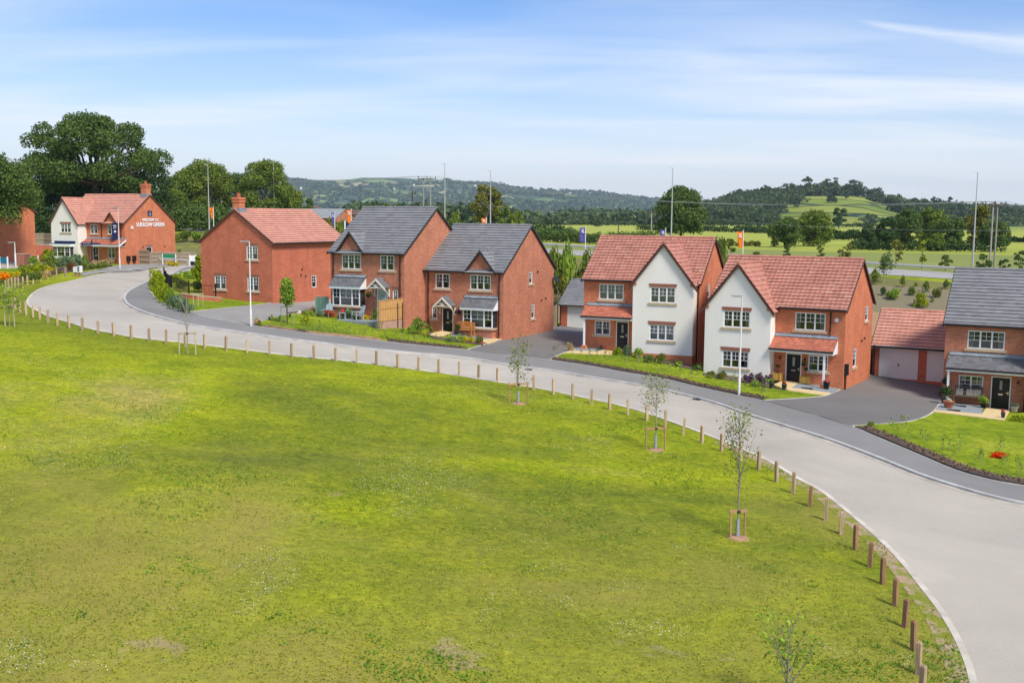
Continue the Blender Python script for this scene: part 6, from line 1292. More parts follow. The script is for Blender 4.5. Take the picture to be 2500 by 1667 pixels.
flag('orange flag by the trees left of the bend house', 523, 506, 176, 'orange_cloth', 11, 507, 535, .5, 'orange_cloth')
flag('purple flag behind the pink tiled roof', 818, 518, 158, 'purple_cloth', 8, 519, 551, .2)
flag('orange flag above the navy hoarding', 858, 511, 158, 'orange_cloth', 10, 513, 545, .05)
flag('small orange flag behind the ridge of the second slate house', 1187, 532, 135, 'orange_cloth', 12, 533, 560, .25)
flag('purple flag right of the second slate house', 1429, 554, 128, 'purple_cloth', 14, 556, 591, -.1)
flag('purple flag behind the first red ridge', 1624, 558, 128, 'purple_cloth', 13, 561, 592, .1)
flag('orange flag between the two red roofs', 1814, 563, 128, 'orange_cloth', 16, 566, 606, .35)

# ------------------------------------------------------------------ power poles and lines
def hpole(label, u1, u2, vt, y, mt='pole_wood', arms=True, vb=None):
    P = GX((u1 + u2) / 2, y); h = AT((u1 + u2) / 2, vt, y).z - P.z; d = (u2 - u1) / F_PX * y; o = thing('power_pole', label, 'power pole', P, 0, 'wooden power poles')
    for x in ((-d / 2, d / 2) if d > .1 else (0,)): m = MB(); m.tube([(x, 0, -.4), (x, 0, h)], [.15, .11], 8); m.obj('pole', MT[mt], o)
    m = MB(); w = d / 2 + 1.2 if arms else .8; m.box(-w, w, -.08, .08, h - .35, h - .18)
    if arms: m.box(-w + .6, w - .6, -.3, -.1, h - .3, h - .2)
    m.obj('crossarm', MT['pole_dark'], o); tips = []
    for x in (-w + .1, 0, w - .1):
        m = MB(); m.lathe([(.05, 0), (.09, .12), (.05, .24), (.08, .36), (.03, .5)], (x, 0, h - .18), 8); m.obj('insulator', MT['pole_dark'], o); tips.append(P + Vector((x, 0, h + .32)))
    return tips
a = hpole('twin wooden power poles with a dark crossarm above the first slate roof', 1034, 1051, 434, 232)
b = hpole('twin wooden power poles above the slate roof at the right', 2419, 2430, 497, 152)
c = hpole('single dark wooden pole left of the twin power poles', 1007, 1007, 470, 236, 'pole_dark', False)
d_ = hpole('thin wooden pole left of the big dark tree', 1589, 1589, 519, 236, 'pole_wood', False)
e_ = hpole('short wooden pole standing in the bright field', 1509, 1509, 546, 250, 'pole_dark', False)
def wire(label, p, q, sag, r=.022):
    P = [p.lerp(q, t / 24) - Vector((0, 0, sag * 4 * (t / 24) * (1 - t / 24))) for t in range(25)]; m = MB(); m.tube(P, r, 4); tag(m.obj('cable', MT['galv_dark']), label, 'cable', 'overhead power lines')
L_end = [AT(-200, 445, 300) + Vector((x, 0, 0)) for x in (-1.3, 0, 1.3)]; R_end = [AT(2800, 520, 110) + Vector((x, 0, 0)) for x in (-1.3, 0, 1.3)]
for i, w in enumerate(('left', 'middle', 'right')):
    wire('%s wire of the power line running left from the twin poles' % w, L_end[i], a[i], 1.5); wire('%s wire of the power line between the two pairs of poles' % w, a[i], b[i], 2.6); wire('%s wire of the power line leaving at the right edge' % w, b[i], R_end[i], .6)
wire('low wire from the single dark pole to the thin pole', c[1], d_[1], 2.0); wire('low wire from the thin pole to the right edge', d_[1], AT(2700, 560, 120), 1.5); 

# ------------------------------------------------------------------ distant buildings
def far_house(label, u, y, W, D, he, rise, yaw, roofm, wallm, name='house', wins=2, dz=0):
    P = GX(u, y); o = thing(name, label, 'house', (P.x, P.y, P.z + dz), yaw, 'distant houses'); m = MB()
    hs = [(W * (i + .5) / wins - .6, W * (i + .5) / wins + .6, 1.0, 2.1) for i in range(wins)]; shell(m, 0, W, D, -1.5, he, rise, hs); m.obj('wall', MT[wallm], o)
    m = MB(); half = D / 2; sl_ = math.hypot(half, rise)
    for sg, yy in ((1, 0), (-1, D)):
        S = Vector((0, sg * half, rise)).normalized(); e = S * .35; roofslope(m, Vector((-.2, yy, he)) - e, Vector((W + .2, yy, he)) - e, S, sl_ + .35, gauge=.5)
    m.obj('roof', [MT[roofm], MT['tile_edge_grey']], o)
    for h in hs: m = MB(); lbox(m, (0, 0, 0), X, -Y, *h, -.09, -.05); w_ = m.obj('window', MT['upvc'], o); m = MB(); lbox(m, (0, 0, 0), X, -Y, h[0] + .08, h[1] - .08, h[2] + .08, h[3] - .08, -.05, -.045); m.obj('pane', MT['car_glass'], w_)
    barge(o, (W, 0, 0), Y, X, 0, D, he, rise, 'upvc', .14); return o
plain('roof_pale', (0.33, 0.34, 0.34), .8, .15, 1.2); plain('roof_brown', (0.17, 0.11, 0.09), .8, .2, 1.2)
def far_fit(label, u, y, W, D, vr, ve, yaw, roofm, wallm, **k):
    P = GX(u, y); zr, ze = AT(u, vr, y + D / 2).z, AT(u, ve, y).z; he = max(1.8, min(4.5, ze - P.z)) if False else 2.5; dz = ze - P.z - he
    far_house(label, u, y, W, D, he, max(1.0, zr - ze), yaw, roofm, wallm, dz=dz, **k)
far_fit('long building with a pale grey roof behind the pink roof', 690, 196, 10.5, 8, 510, 531, -.25, 'roof_pale', 'brick_brown')
far_fit('brick bungalow with a dark roof behind the purple flag', 788, 262, 6.5, 7, 511, 521, -.1, 'roof_brown', 'brick_brown')
far_fit('brick bungalow with a dark roof behind the orange flag', 838, 258, 6.0, 7, 513, 524, -.1, 'roof_brown', 'brick_brown')
far_fit('small brick gable with white verges behind the bungalows', 776, 290, 2.5, 5, 504, 512, 1.0, 'roof_brown', 'brick_red', wins=1)
far_fit('brick house gable behind the right end of the first slate roof', 1074, 262, 2.6, 5, 511, 524, 1.0, 'roof_brown', 'brick_brown', wins=1)
hr = np.random.RandomState(3); walls = ['render_white', 'curtain', 'render_white', 'brick_brown']
hm = None; spots = [(736, .55), (800, .5), (815, .45), (900, .62), (925, .6), (940, .4), (962, .66), (990, .5), (1010, .72), (1020, .35), (1100, .55), (1128, .66), (1160, .74), (1215, .7), (1262, .84), (1275, .86), (1290, .88), (1302, .86), (1315, .9), (1330, .88), (1345, .9), (1360, .86), (1392, .88), (1405, .9), (1418, .88), (1440, .9), (1462, .85), (1480, .8), (880, .75), (850, .35), (1060, .45), (1240, .5)]
for i, (u, kk) in enumerate(spots):
    y = FAR.D0 + (FAR.D1 - FAR.D0) * kk; P = FAR.at(u, y)
    m = MB(); w, d, h, r = 10, 7, 5, 3; m.box(-w / 2, w / 2, -d / 2, d / 2, -2, h); 
    o = m.obj('hillside_house', MT[walls[i % 4]], None, P + Vector((0, 0, 4)), hr.uniform(-.6, .6)) if False else None
    t_ = thing('hillside_house', '%s tiny house from the left on the slope of the far ridge' % ordw(sorted(s[0] for s in spots).index(u) + 1), 'house', P + Vector((0, 0, 3)), hr.uniform(-.7, .7), 'tiny houses on the far ridge')
    m = MB(); m.box(-w / 2, w / 2, -d / 2, d / 2, -8, h); gable_tri(m, (w / 2, 0, 0), Y, X, -d / 2, d / 2, h, r); gable_tri(m, (-w / 2, 0, 0), Y, -X, -d / 2, d / 2, h, r); m.obj('wall', MT[walls[i % 4]], t_)
    m = MB()
    for sg in (1, -1): m.obox((-w / 2 - .4, -sg * (d / 2 + .5), h - .35), (w + .8, 0, 0), (0, sg * (d / 2 + .5), r + .35), (0, 0, .3))
    m.obj('roof', MT['roof_brown'] if i % 2 else MT['tile_grey'], t_)

# left edge brick house, its garden wall and fences
P = G(89, 641); W = 8.2; yaw = -.42; uu, vv = Vector((math.cos(yaw), math.sin(yaw), 0)), Vector((-math.sin(yaw), math.cos(yaw), 0)); FL = P - uu * W - vv * 8.9; o = house('brick house at the left edge half hidden by the overhanging tree', (FL.x, FL.y, FL.z - ZC + .1), yaw)
m = MB(); shell(m, 0, W, 8.9, -1.5, 5.1, 3.3, [(5.4, 6.6, 3.6, 4.7)]); m.obj('wall', MT['brick_orange'], o); window(o, (0, 0, 0), X, -Y, (5.4, 6.6, 3.6, 4.7), 2)
gableroof(o, 0, W, 0, 8.9, 5.1, 3.3, 'pink'); barge(o, (W, 0, 0), Y, X, 0, 8.9, 5.1, 3.3, 'verge_brown', .12)
def wallrun(name, label, cat, px, h, th, mt, cap=None, group=None, dz=0, base=-.5):
    Ps = [G(u, v) for u, v in px]; o = thing(name, label, cat, Ps[0], 0, group); m = MB(); mc = MB()
    for a, b in zip(Ps, Ps[1:]):
        d = b - a; n = Vector((-d.y, d.x, 0)).normalized() * th; A = a - Ps[0]
        m.obox(A + Vector((0, 0, base)), d, n, (0, 0, h - base)); mc.obox(A - n * .1 + Vector((0, 0, h + .002)), d, n * 1.2, (0, 0, .06))
    m.obj('wall', MT[mt], o)
    if cap: mc.obj('coping', MT[cap], o)
    return o
wallrun('garden_wall', 'low dark brick wall beside the left edge house', 'wall', [(39, 650), (60, 651), (76, 650)], 1.15, .22, 'brick_soldier', 'sandstone')
wallrun('garden_wall', 'brown retaining wall between the left edge house and the show home', 'wall', [(90, 640), (110, 641), (130, 642)], 1.8, .25, 'brick_red', 'kerb')
def fence(label, px, h, mt='fence_wood', pitch=1.8, group='timber fences', rails=True, dz=0, name='timber_fence', back=False, z0=.04, sides=1):
    Ps = [Vector(p) if not isinstance(p, tuple) else G(*p) for p in px]; o = thing(name, label, 'fence', Ps[0], 0, group); mb, mr = MB(), MB(); posts = []
    for a, b in zip(Ps, Ps[1:]):
        L_ = (b - a).length; d = (b - a) / L_; n = Vector((-d.y, d.x, 0)).normalized(); k = int(L_ / .14)
        for i in range(k):
            q = a - Ps[0] + d * (L_ * i / k) + n * (.012 * (i % 2)); mb.obox(q + Vector((0, 0, z0)), d * (L_ / k * .93), n * .02, (0, 0, h))
        if rails:
            for z in (.35, h * .55, h - .2): mr.obox(a - Ps[0] - n * .05 + Vector((0, 0, z)), d * L_, n * .045, (0, 0, .07))
        for i in range(int(L_ / pitch) + 1): posts.append(a - Ps[0] + d * min(L_, i * pitch) - n * .06)
    mb.obj('panel', MT[mt], o); 
    if rails: mr.obj('rail', MT[mt], o)
    for q in posts: m = MB(); m.obox(q + Vector((0, 0, -.3)), (.09, 0, 0), (0, .09, 0), (0, 0, h + .38)); m.obj('post', MT[mt], o)
    return o
fence('timber fence on the bank left of the show home', [(84, 603), (108, 603), (132, 604)], 1.9)
fence('timber gate panel right of the show home meter boxes', [onground(Dl(A_, 10.7, 2.2), 0), onground(Dl(A_, 12.2, 2.3), 0)], 1.75, name='timber_gate', pitch=9)
fence('timber fence running right from the show home gate', [onground(Dl(A_, 12.25, 2.3), 0), onground(Dl(A_, 12.6, 4.6), 0), onground(Dl(A_, 14.6, 8.0), 0)], 1.5)
fence('long timber fence behind the silver car', [onground(Dl(A_, 14.6, 9.5), 0), onground(Dl(A_, 18, 10.5), 0), onground(Dl(A_, 23, 11), 0)], 1.6)
fence('timber fence between the second slate house and the grey garage', [(1352, 802), (1358, 790), (1366, 780)], 1.8)
fence('timber fence between the right white gabled house and the double garage', [(2116, 921), (2126, 912), (2140, 900)], 1.8)
fence('fence behind the back of the grey garage drive', [(1340, 735), (1368, 734)], 1.6)
# knee rail, boards and signs by the show home
def knee(label, px, h=.9, mt='curtain'):
    Ps = px; o = thing('knee_rail', label, 'rail', Ps[0], 0); m = MB()
    for a, b in zip(Ps, Ps[1:]): m.obox(a - Ps[0] + Vector((0, 0, h - .1)), b - a, (0, .1, 0), (0, 0, .14))
    m.obj('rail', MT[mt], o)
    for p in Ps: m = MB(); m.box(p.x - Ps[0].x - .06, p.x - Ps[0].x + .06, p.y - Ps[0].y + .101, p.y - Ps[0].y + .2, p.z - Ps[0].z - .2, p.z - Ps[0].z + h - .1); m.obj('post', MT['fence_wood'], o)
knee('pale timber knee rail over the yellow flowers', [onground(Dl(A_, 14.2, 1.6), 0), onground(Dl(A_, 16.4, 1.75), 0), onground(Dl(A_, 18.6, 1.9), 0)])
for i_, nm in ((15.9, 'left'), (16.9, 'right')): bush('%s clump of yellow flowers under the knee rail' % nm, 0, 0, 22, 9, 'leaf_yellow', P=onground(Dl(A_, i_, 1.3), 0), group='garden plants of the estate', dz=0)
def board(label, ub, vb, vt, wpx, bpx, col, post='white_paint', legs=2, name='sign_board', lines=0, yaw=0, legs_z=None, cat='sign', P=None, h=None):
    P = P or G(ub, vb); y = P.y; h = h or AT(ub, vt, y).z - P.z; w = wpx / F_PX * y; bh = bpx / F_PX * y; o = thing(name, label, cat, P, yaw, 'notice boards near the show home')
    m = MB(); m.box(-w / 2, w / 2, -.03, .03, h - bh, h - .03); pn = m.obj('panel', MT[col], o)
    for x in ([-w / 2, w / 2] if legs == 2 else [w / 2]): m = MB(); m.box(x - .05, x + .05, -.05, .05, -.2, h + .05); m.obj('post', MT[post], o)
    if lines:
        m = MB()
        for i in range(lines): m.box(-w * .32, w * (.1 + .2 * ((i * 7) % 3) / 2), -.045, -.031, h - bh * (.3 + i * .16) - .04, h - bh * (.3 + i * .16))
        m.obj('lettering', MT['white_paint'], pn)
    return o
board('teal sign board on white posts at the left edge', 10, 657, 628, 19, 14, 'teal')
board('navy sign board with a white post behind the bright bush', 84, 651, 625, 19, 15, 'navy')
board('green banner fixed along the fence below the show home', 413, 640, 614, 32, 8, 'sign_green', P=onground(Dl(A_, 14.2, 3.5), 0), h=1.3)
board('plain white board on two white posts beside the silver car', 468, 641, 613, 15, 15, 'white_paint', P=onground(Dl(A_, 19.0, 2.0), 0), h=1.45)
board('small grey notice on white posts before the show home window', 262, 642, 627, 9, 5, 'galv_dark')
P = G(189, 675); o = thing('sign_box', 'white sign box on timber legs at the kerb', 'sign', P, -.3); y = P.y; k = y / F_PX; m = MB()
m.prism([(-12 * k, 0, 10 * k), (8 * k, 0, 10 * k), (8 * k, 0, 26 * k), (-12 * k, 0, 23 * k)], (0, .35, 0)); bx = m.obj('panel', MT['white_paint'], o)
m = MB(); m.box(1 * k, 6 * k, -.02, -.004, 19 * k, 23 * k); m.box(1 * k, 6 * k, -.02, -.004, 13 * k, 17 * k); m.obj('emblem', MT['navy'], bx)
for x in (-10, -6, 0, 5): m = MB(); m.box(x * k - .05, x * k + .05, .05, .15, -.2, 10 * k); m.obj('leg', MT['stake_wood'], o)
P = G(226, 643); o = thing('fingerpost', 'navy fingerpost with arrow plates in front of the porch', 'signpost', P, 0); h = px_h(P, 223, 589); k = P.y / F_PX; m = MB(); m.tube([(0, 0, -.2), (0, 0, h)], .07, 8); m.lathe([(.08, h), (.1, h + .1), (.0, h + .2)], n=8); m.obj('pole', MT['navy'], o)
for i, (x0, z) in enumerate(((-27, .12), (-27, .40))):
    m = MB(); zz = h - z - .2; m.prism([(x0 * k, -.08, zz + .12), (x0 * k + .2, -.08, zz), (-.05, -.08, zz), (-.05, -.08, zz + .24), (x0 * k + .2, -.08, zz + .24)], (0, .03, 0)); pl = m.obj('arrow_plate', MT['navy'], o)
    text(('Show homes', 'Customer parking')[i], .17, 'white_paint', pl, (x0 * k + .28, -.088, zz + .07), (R(90), 0, 0), ex=.002, align='LEFT')
m = MB(); m.prism([(.05, 0, h - .35), (.05, 0, h - .2), (13 * k, .9, h - .2), (13.5 * k, .95, h - .27), (13 * k, .9, h - .35)], (0, .03, 0)); m.obj('arrow_plate', MT['navy'], o)
for u, v, lb in ((208, 640, 'short white marker post left of the fingerpost'), (228, 641, 'short grey marker post right of the fingerpost')):
    P = G(u, v); m = MB(); m.box(-.09, .09, -.04, .04, -.1, .95); m.box(-.07, .07, -.045, .045, .951, 1.0); tag(m.obj('marker_post', MT['white_paint'], None, P), lb, 'post')
# navy hoarding by the orange flag
P = GX(862, 165); k = 165 / F_PX; o = thing('hoarding', 'large navy hoarding below the orange flag behind the slate roof', 'hoarding', P, 0); zt = AT(862, 541, 165).z - P.z; m = MB(); m.box(-19 * k, 14 * k, -.04, .04, zt - 1.9, zt); m.obj('panel', MT['navy'], o)
for x in (-19 * k, 14 * k): m = MB(); m.box(x - .1, x + .1, -.08, .08, -.3, zt + .1); m.obj('post', MT['white_paint'], o)
# meter boxes on the show home gable
for y0, lb in ((.12, 'left'), (1.1, 'right')):
    m = MB(); q = A_.matrix_world
    M_ = Matrix.Translation(A_.location) @ Matrix.Rotation(A_.rotation_euler.z, 4, 'Z'); m.box(10.64, 10.86, y0, y0 + .5, .45, 1.08); m.box(10.67, 10.72, y0 + .2, y0 + .3, -.8, .449); o = m.obj('meter_box', MT['black_plastic'], A_)
# EV point and meter on the right wall of the right white gabled house
m = MB(); m.box(8.382, 8.58, .15, .55, .95, 1.65); m.tube([(8.43, .2, -.6), (8.43, .2, .95)], .03, 6); m.tube([(8.43, .5, -.6), (8.43, .5, .95)], .03, 6); mb = m.obj('meter_box', MT['black_plastic'], F_)
m = MB(); m.box(8.382, 8.5, .7, .95, 1.2, 1.55); m.obj('charger', MT['white_paint'], F_)
m = MB(); m.lathe([(.02, 0), (.3, .05), (.33, .08)], n=14); o = m.obj('satellite_dish', MT['black_plastic'], None)
D_ = [o_ for o_ in SC.objects if o_.type == 'EMPTY' and 'orange bench' in o_.get('label', '') and o_.get('category') == 'house'][0]; o.parent = D_; o.location = (6.7, 8.45, 4.0); o.rotation_euler = (0, R(60), 0)

# ------------------------------------------------------------------ railings and low wall of the bend house
wallrun('garden_wall', 'low red brick wall below the black railings', 'wall', [(441, 730), (480, 736), (541, 741)], .42, .22, 'brick_red', 'sandstone')
Ps = [G(401, 688), G(406, 699), G(419, 709), G(462, 728), G(527, 734)]; o = thing('railings', 'black metal railings on the low wall beside the bend house', 'railings', Ps[0]); mp_ = MB()
for i, (a, b) in enumerate(zip(Ps, Ps[1:])):
    n = int((b - a).length / .17); A = a - Ps[0]
    for k in range(n): q = A.lerp(b - Ps[0], k / n); mp_.box(q.x - .008, q.x + .008, q.y - .008, q.y + .008, q.z + .1, q.z + 1.25)
    for z in (.15, 1.15): mp_.obox(A + Vector((0, 0, z)), b - a, (0, .03, 0), (0, 0, .04))
mp_.obj('bars', MT['black_plastic'], o)
for q in Ps: m = MB(); m.box(q.x - Ps[0].x - .05, q.x - Ps[0].x + .05, q.y - Ps[0].y - .05, q.y - Ps[0].y + .05, q.z - Ps[0].z - .2, q.z - Ps[0].z + 1.4); m.obj('post', MT['black_plastic'], o)
# retaining wall with timber fence by the green door house
a, b = Dl(C_, 6.30, -3.05, -.75), Dl(C_, 6.38, -.02, -.45); d = (b - a); L_ = d.length; zt = -7.25 + ZC; o = thing('retaining_wall', 'short pale brick retaining wall under the timber fence panel', 'wall', a); m = MB(); n = Vector((-d.y, d.x, 0)).normalized() * .24
m.prism([Vector((0, 0, -.6)), Vector((d.x, d.y, d.z - .6)), Vector((d.x, d.y, zt - a.z)), Vector((0, 0, zt - a.z))], n); brick('brick_pale', (.50, .25, .17), (.40, .18, .12), (.6, .48, .4)); m.obj('wall', MT['brick_pale'], o)
fa, fb = Vector((a.x, a.y, zt)), Vector((b.x, b.y, zt)); fn = fence('golden timber fence panel on the retaining wall with a green end post', [fa, fb], 1.42, 'fence_gold', rails=False, pitch=90)
m = MB(); D_d = (fb - fa).normalized(); m.obox(-D_d * .1 + Vector((0, -.02, -.8)), D_d * .1, (0, .1, 0), (0, 0, 2.35)); m.obj('green_post', MT['green_paint'], fn)
m = MB(); m.obox(Vector((0, -.05, 1.47)), fb - fa, (0, .1, 0), (0, 0, .05)); m.obox(Vector((0, -.05, .9)), fb - fa, (0, .03, 0), (0, 0, .06)); m.obj('rail', MT['fence_gold'], fn)
for t in (.78, .97): q = (fb - fa) * t; m = MB(); m.tube([q + Vector((0, -.09, -.7)), q + Vector((0, -.09, 1.2))], .03, 6); m.obj('handrail_post', MT['black_plastic'], fn)
ga, gb = Dl(C_, -1.15, -.35, -.2), Dl(C_, .0, -.3, -.15); fence('sage green painted side gate left of the bay window', [ga, gb], 1.6, 'green_paint', rails=False, pitch=90, name='garden_gate')

# ------------------------------------------------------------------ garden furniture and pots
def bench(label, P, rz, w, mt, curved=False, cushions=False):
    o = thing('garden_bench', label, 'bench', P, rz, 'garden benches'); m = MB()
    for k in range(4): m.box(-w / 2, w / 2, -.5 + k * .12, -.4 + k * .12, .42, .45)
    m.obj('seat', MT[mt], o); m = MB(); n = 11
    if curved:
        for k in range(4): m.box(-w / 2 + .04, w / 2 - .04, -.02, .015, .52 + k * .1, .6 + k * .1)
        m.prism([(-w / 2 + .04, -.02, .92)] + [(-w / 2 + .04 + (w - .08) * i / 8, -.02, .94 + .1 * math.sin(math.pi * i / 8)) for i in range(9)] + [(w / 2 - .04, -.02, .92)], (0, .035, 0))
    else:
        for i in range(14): x = -w / 2 + .05 + (w - .13) * i / 13; m.box(x, x + .04, -.02, .01, .5, .95)
        m.box(-w / 2, w / 2, -.025, .02, .951, 1.0)
    m.obj('backrest', MT[mt], o)
    for x in (-w / 2, w / 2 - .07):
        for yy, hh in ((-.5, .64), (-.03, .95)): m = MB(); m.box(x, x + .07, yy, yy + .06, 0, hh); m.obj('leg', MT[mt], o)
        m = MB(); m.box(x - .01, x + .08, -.54, 0.0, .641, .68); m.obj('armrest', MT[mt], o)
    if cushions:
        for x in (-.5, .08, .5):
            m = MB(); m.obox((x - .2, -.14, .46), (.4, 0, 0), (0, .1, .02), (0, .09, .36)); c = m.obj('cushion', MT['cushion'], None); c.parent = None
            c.location = P; c.rotation_euler.z = rz; tag(c, '%s patterned cushion on the dark bench under the porch' % {-.5: 'left', .08: 'middle', .5: 'right'}[x], 'cushion', 'cushions on the porch bench')
    return o
p = Dl(D_, 3.95, -.95); bench('orange varnished wooden bench with curved back below the bay window', onground(p, .18), -.4637, 1.45, 'bench_orange', True)
p = Dl(G_, 1.55, -.5); bench('dark slatted bench with cushions under the grey porch', onground(p, .2), -.5094, 1.55, 'bench_dark', False, True)
def chair(label, P, rz):
    o = thing('garden_chair', label, 'chair', P, rz, 'pale blue slatted garden chairs'); m = MB()
    for i in range(6): x = -.28 + i * .095; m.obox((x, .05, .3), (.075, 0, 0), (0, .03, .01), (0, .28, .72 - .012 * abs(i - 2.5) ** 2))
    m.obj('backrest', MT['grey_paint'], o); m = MB()
    for i in range(6): m.obox((-.28, -.5 + i * .09, .36 - i * .012), (.56, 0, 0), (0, .075, -.01), (0, 0, .025))
    m.obj('seat', MT['grey_paint'], o)
    for x in (-.36, .28):
        m = MB(); m.box(x - .02, x + .1, -.52, .2, .56, .585); m.obj('armrest', MT['grey_paint'], o)
        for yy in (-.48, .1): m = MB(); m.box(x, x + .06, yy, yy + .06, 0, .559); m.obj('leg', MT['grey_paint'], o)
m = MB(); m.box(-.4, 6.3, -2.4, -.63, -1.2, .04); m.box(3.2, 6.3, -.62, -.005, -1.2, .04); m.box(-.4, .4, -.62, -.005, -1.2, .04); pt_ = m.obj('patio', MT['slab_grey'], None, C_.location, C_.rotation_euler.z); tag(pt_, kind='structure')
for u, v, rz, lb in ((.7, -1.35, -.35, 'left'), (3.5, -1.3, -.95, 'right')):
    P = Dl(C_, u, v, .04); chair('%s pale blue slatted garden chair below the bay window of the green door house' % lb, P, rz)
P = Dl(C_, 2.15, -1.5, .04); o = thing('garden_table', 'small pale blue table between the two garden chairs', 'table', P); m = MB(); m.box(-.25, .25, -.25, .25, .42, .45); m.obj('tabletop', MT['grey_paint'], o)
for x, yy in ((-.22, -.22), (.17, -.22), (.17, .17), (-.22, .17)): m = MB(); m.box(x, x + .05, yy, yy + .05, 0, .42); m.obj('leg', MT['grey_paint'], o)
m = MB(); m.lathe([(.09, 0), (.11, .22), (.1, .24)], n=12); tag(m.obj('flower_pot', MT['red_cloth'], None, P + Vector((0, 0, .45))), 'small red and white pot on the pale blue table', 'pot')
def pot(label, P, r, h, mt, lf, pw, ph, group='potted plants by the doors'):
    m = MB(); m.lathe([(r * .7, 0), (r, h * .9), (r * 1.08, h * .92), (r * 1.08, h), (r * .9, h), (r * .88, h * .93)], n=16); o = m.obj('flower_pot', MT[mt], None, P); tag(o, label, 'potted plant', group)
    c = link('plant', bush_mesh(lf, 0), o); c.location = (0, 0, h * .85); c.scale = (pw / 1.9, pw / 1.9, ph); return o
def potpx(label, u, v, r, h, mt, lf, pw, ph, d=.2): pot(label, G(u, v) + Vector((0, 0, d)), r, h, mt, lf, pw, ph)
potpx('dark pot with a shrub left of the orange bench', 1116, 824, .2, .3, 'pot_dark', 'leaf_dark', .55, .6)
potpx('small dark pot left of the door of the white gabled house', 1487, 852, .13, .3, 'pot_dark', 'leaf_olive', .3, .35)
potpx('left dark pot with green leaves on the yellow path', 1883, 953, .17, .28, 'pot_dark', 'leaf_light', .42, .35)
potpx('dark pot with rusty flowers on the yellow path', 1914, 958, .16, .28, 'pot_dark', 'petal_rust', .38, .3)
potpx('black tub with pink flowers by the porch post', 2017, 957, .2, .42, 'black_plastic', 'petal_pink', .5, .22)
potpx('large terracotta pot with white flowers by the dark bench', 2315, 1003, .3, .38, 'terracotta', 'petal_white', .5, .25)
potpx('leafy potted plant at the corner of the grey porch', 2305, 992, .2, .3, 'pot_dark', 'leaf_dark', .9, .9)
potpx('hosta in a black pot right of the dark bench', 2402, 1003, .22, .22, 'black_plastic', 'leaf_light', .9, .6)
potpx('small dark pot with pink flowers on the yellow path at the right', 2448, 1028, .12, .28, 'pot_dark', 'petal_pink', .3, .3)
potpx('stone trough with silvery plants by the drainpipe', 2476, 1012, .2, .26, 'kerb', 'leaf_blue', .55, .3)
def planter(label, u, v):
    P = G(u, v) + Vector((0, 0, .19)); o = thing('planter', label, 'planter', P, -.537, 'yellow wooden planters beside the black door'); m = MB()
    for i in range(5):
        x = -.22 + i * .09; m.box(x, x + .08, -.24, -.22, .05, .46); m.box(x, x + .08, .22, .24, .05, .46); m.box(-.24, -.22, x, x + .08, .05, .46); m.box(.22, .24, x, x + .08, .05, .46)
    m.box(-.215, .215, -.215, .215, .08, .42); m.obj('box', MT['planter_yellow'], o)
    for a in (-1, 1):
        for b in (-1, 1): m = MB(); m.box(a * .25 - .03, a * .25 + .03, b * .25 - .03, b * .25 + .03, 0, .54); m.obj('leg', MT['planter_yellow'], o)
    m = MB(); m.tube([(0, 0, .4), (0, 0, .85)], .015, 5); m.obj('stem', MT['bark'], o); c = link('plant', bush_mesh('leaf_dark', 0), o); c.location = (0, 0, .78); c.scale = (.17, .17, .3)
planter('yellow wooden planter with a small shrub left of the black door', 1897, 936); planter('yellow wooden planter with a small shrub right of the black door', 1965, 944)
p0, p1 = G(1457, 862), G(1486, 853); m = MB(); d = p1 - p0; m.obox((0, 0, .15), d, (.15, .3, 0), (0, 0, .28)); tag(m.obj('trough', MT['pot_dark'], None, p0), 'low slate coloured trough beside the slate path', 'planter')
bush('pale succulent plants in the slate coloured trough', 1470, 858, 22, 9, 'leaf_light', P=p0.lerp(p1, .5) + Vector((0, 0, .4)), dz=0)
for u, v, lb in ((2343, 999, 'dark doormat under the bench'), (2328, 1010, 'dark slatted mat on the grey slabs'), (1970, 956, 'dark slatted mat on the slabs by the porch post')):
    P = G(u, v) + Vector((0, 0, .21)); m = MB(); m.box(-.35, .35, -.14, .14, 0, .02); o = m.obj('doormat', MT['black_plastic'], None, P, -.5); tag(o, lb, 'mat')
def basket(label, H_, x, z, lf, y=-.3):
    P = Dl(H_, x, y, z); o = thing('hanging_basket', label, 'hanging basket', P, 0, 'hanging baskets'); m = MB(); m.lathe([(.02, -.18), (.14, -.1), (.17, 0)], n=12); m.obj('basket', MT['rope_dark'], o)
    m = MB(); m.tube([(0, 0, .45), (.12, 0, 0)], .006, 4); m.tube([(0, 0, .45), (-.12, 0, 0)], .006, 4); m.obj('chain', MT['rope_dark'], o); c = link('plant', bush_mesh(lf, 1), o); c.location = (0, 0, -.08); c.scale = (.24, .24, .34)
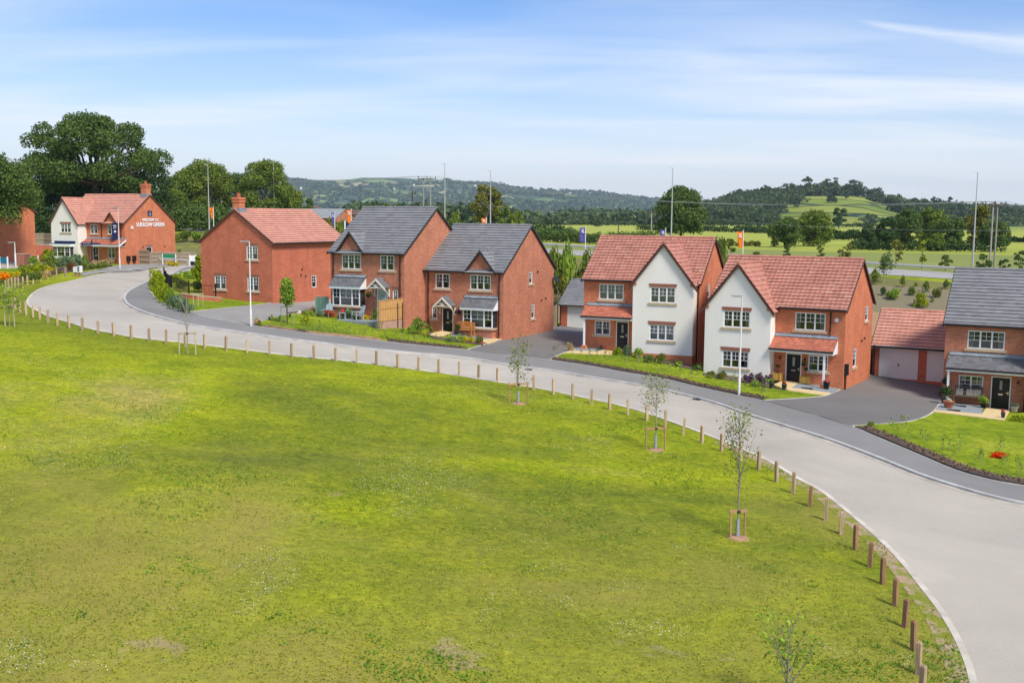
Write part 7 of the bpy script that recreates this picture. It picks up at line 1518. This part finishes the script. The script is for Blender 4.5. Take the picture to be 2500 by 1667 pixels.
basket('hanging basket of purple flowers right of the canopy', D_, 3.0, 1.9, 'petal_purple'); basket('lime green hanging basket beside the bay window', C_, 3.5, 1.75, 'leaf_lime'); basket('hanging basket right of the black door with planters', F_, 6.0, 1.55, 'leaf_olive')
basket('dark hanging basket at the corner of the grey porch', G_, .15, 1.5, 'leaf_dark', -.2)

# ------------------------------------------------------------------ silver car
P = onground(Dl(A_, 17.3, 6.5), .02); o = thing('parked_car', 'silver car half hidden behind the bend house', 'car', P, math.pi - .3)
prof = [(-2.1, .35), (-2.15, .75), (-1.95, .95), (-1.3, 1.02), (1.1, .95), (1.9, .82), (2.1, .6), (2.1, .3)]
m = MB(); m.prism([(x, -.85, z) for x, z in prof], (0, 1.7, 0)); m.obj('body', MT['car_silver'], o)
m = MB(); m.prism([(-1.85, -.74, .98), (-1.45, -.66, 1.42), (.1, -.66, 1.45), (.95, -.74, .98)], (0, 1.4, 0)); cb = m.obj('cabin', MT['car_glass'], o); m = MB(); m.box(-1.4, .05, -.62, .72, 1.44, 1.48); m.obj('roof', MT['black_plastic'], cb)
for x in (-1.3, 1.3):
    for yy in (-.87, .67):
        m = MB(); pr = [(.0, 0), (.32, 0), (.33, .05), (.33, .17), (.3, .2), (0, .2)]; m.lathe(pr, n=20); w = m.obj('wheel', MT['tyre'], o, (x, yy, .33)); w.rotation_euler = (R(-90), 0, 0)
for yy in (-.7, .45): m = MB(); m.box(2.08, 2.13, yy, yy + .3, .62, .76); m.obj('headlight', MT['chrome'], o)

# ------------------------------------------------------------------ air
HZ = True
if HZ:
    m = MB(); m.box(-5200, 5200, -400, 9300, hgt(0, 0) - 12, 330); hz_m = bpy.data.materials.new('haze'); hz_m.use_nodes = True; t = hz_m.node_tree; t.nodes.clear(); v = N(t, 'ShaderNodeVolumePrincipled'); v.inputs['Color'].default_value = (.74, .88, 1, 1); v.inputs['Density'].default_value = 8e-5; v.inputs['Anisotropy'].default_value = .2
    L(t, v.outputs[0], N(t, 'ShaderNodeOutputMaterial').inputs['Volume']); tag(m.obj('haze', hz_m), kind='stuff')
SC.render.engine = 'CYCLES'
SC.cycles.max_bounces = 6; SC.cycles.transparent_max_bounces = 8; SC.cycles.volume_bounces = 0
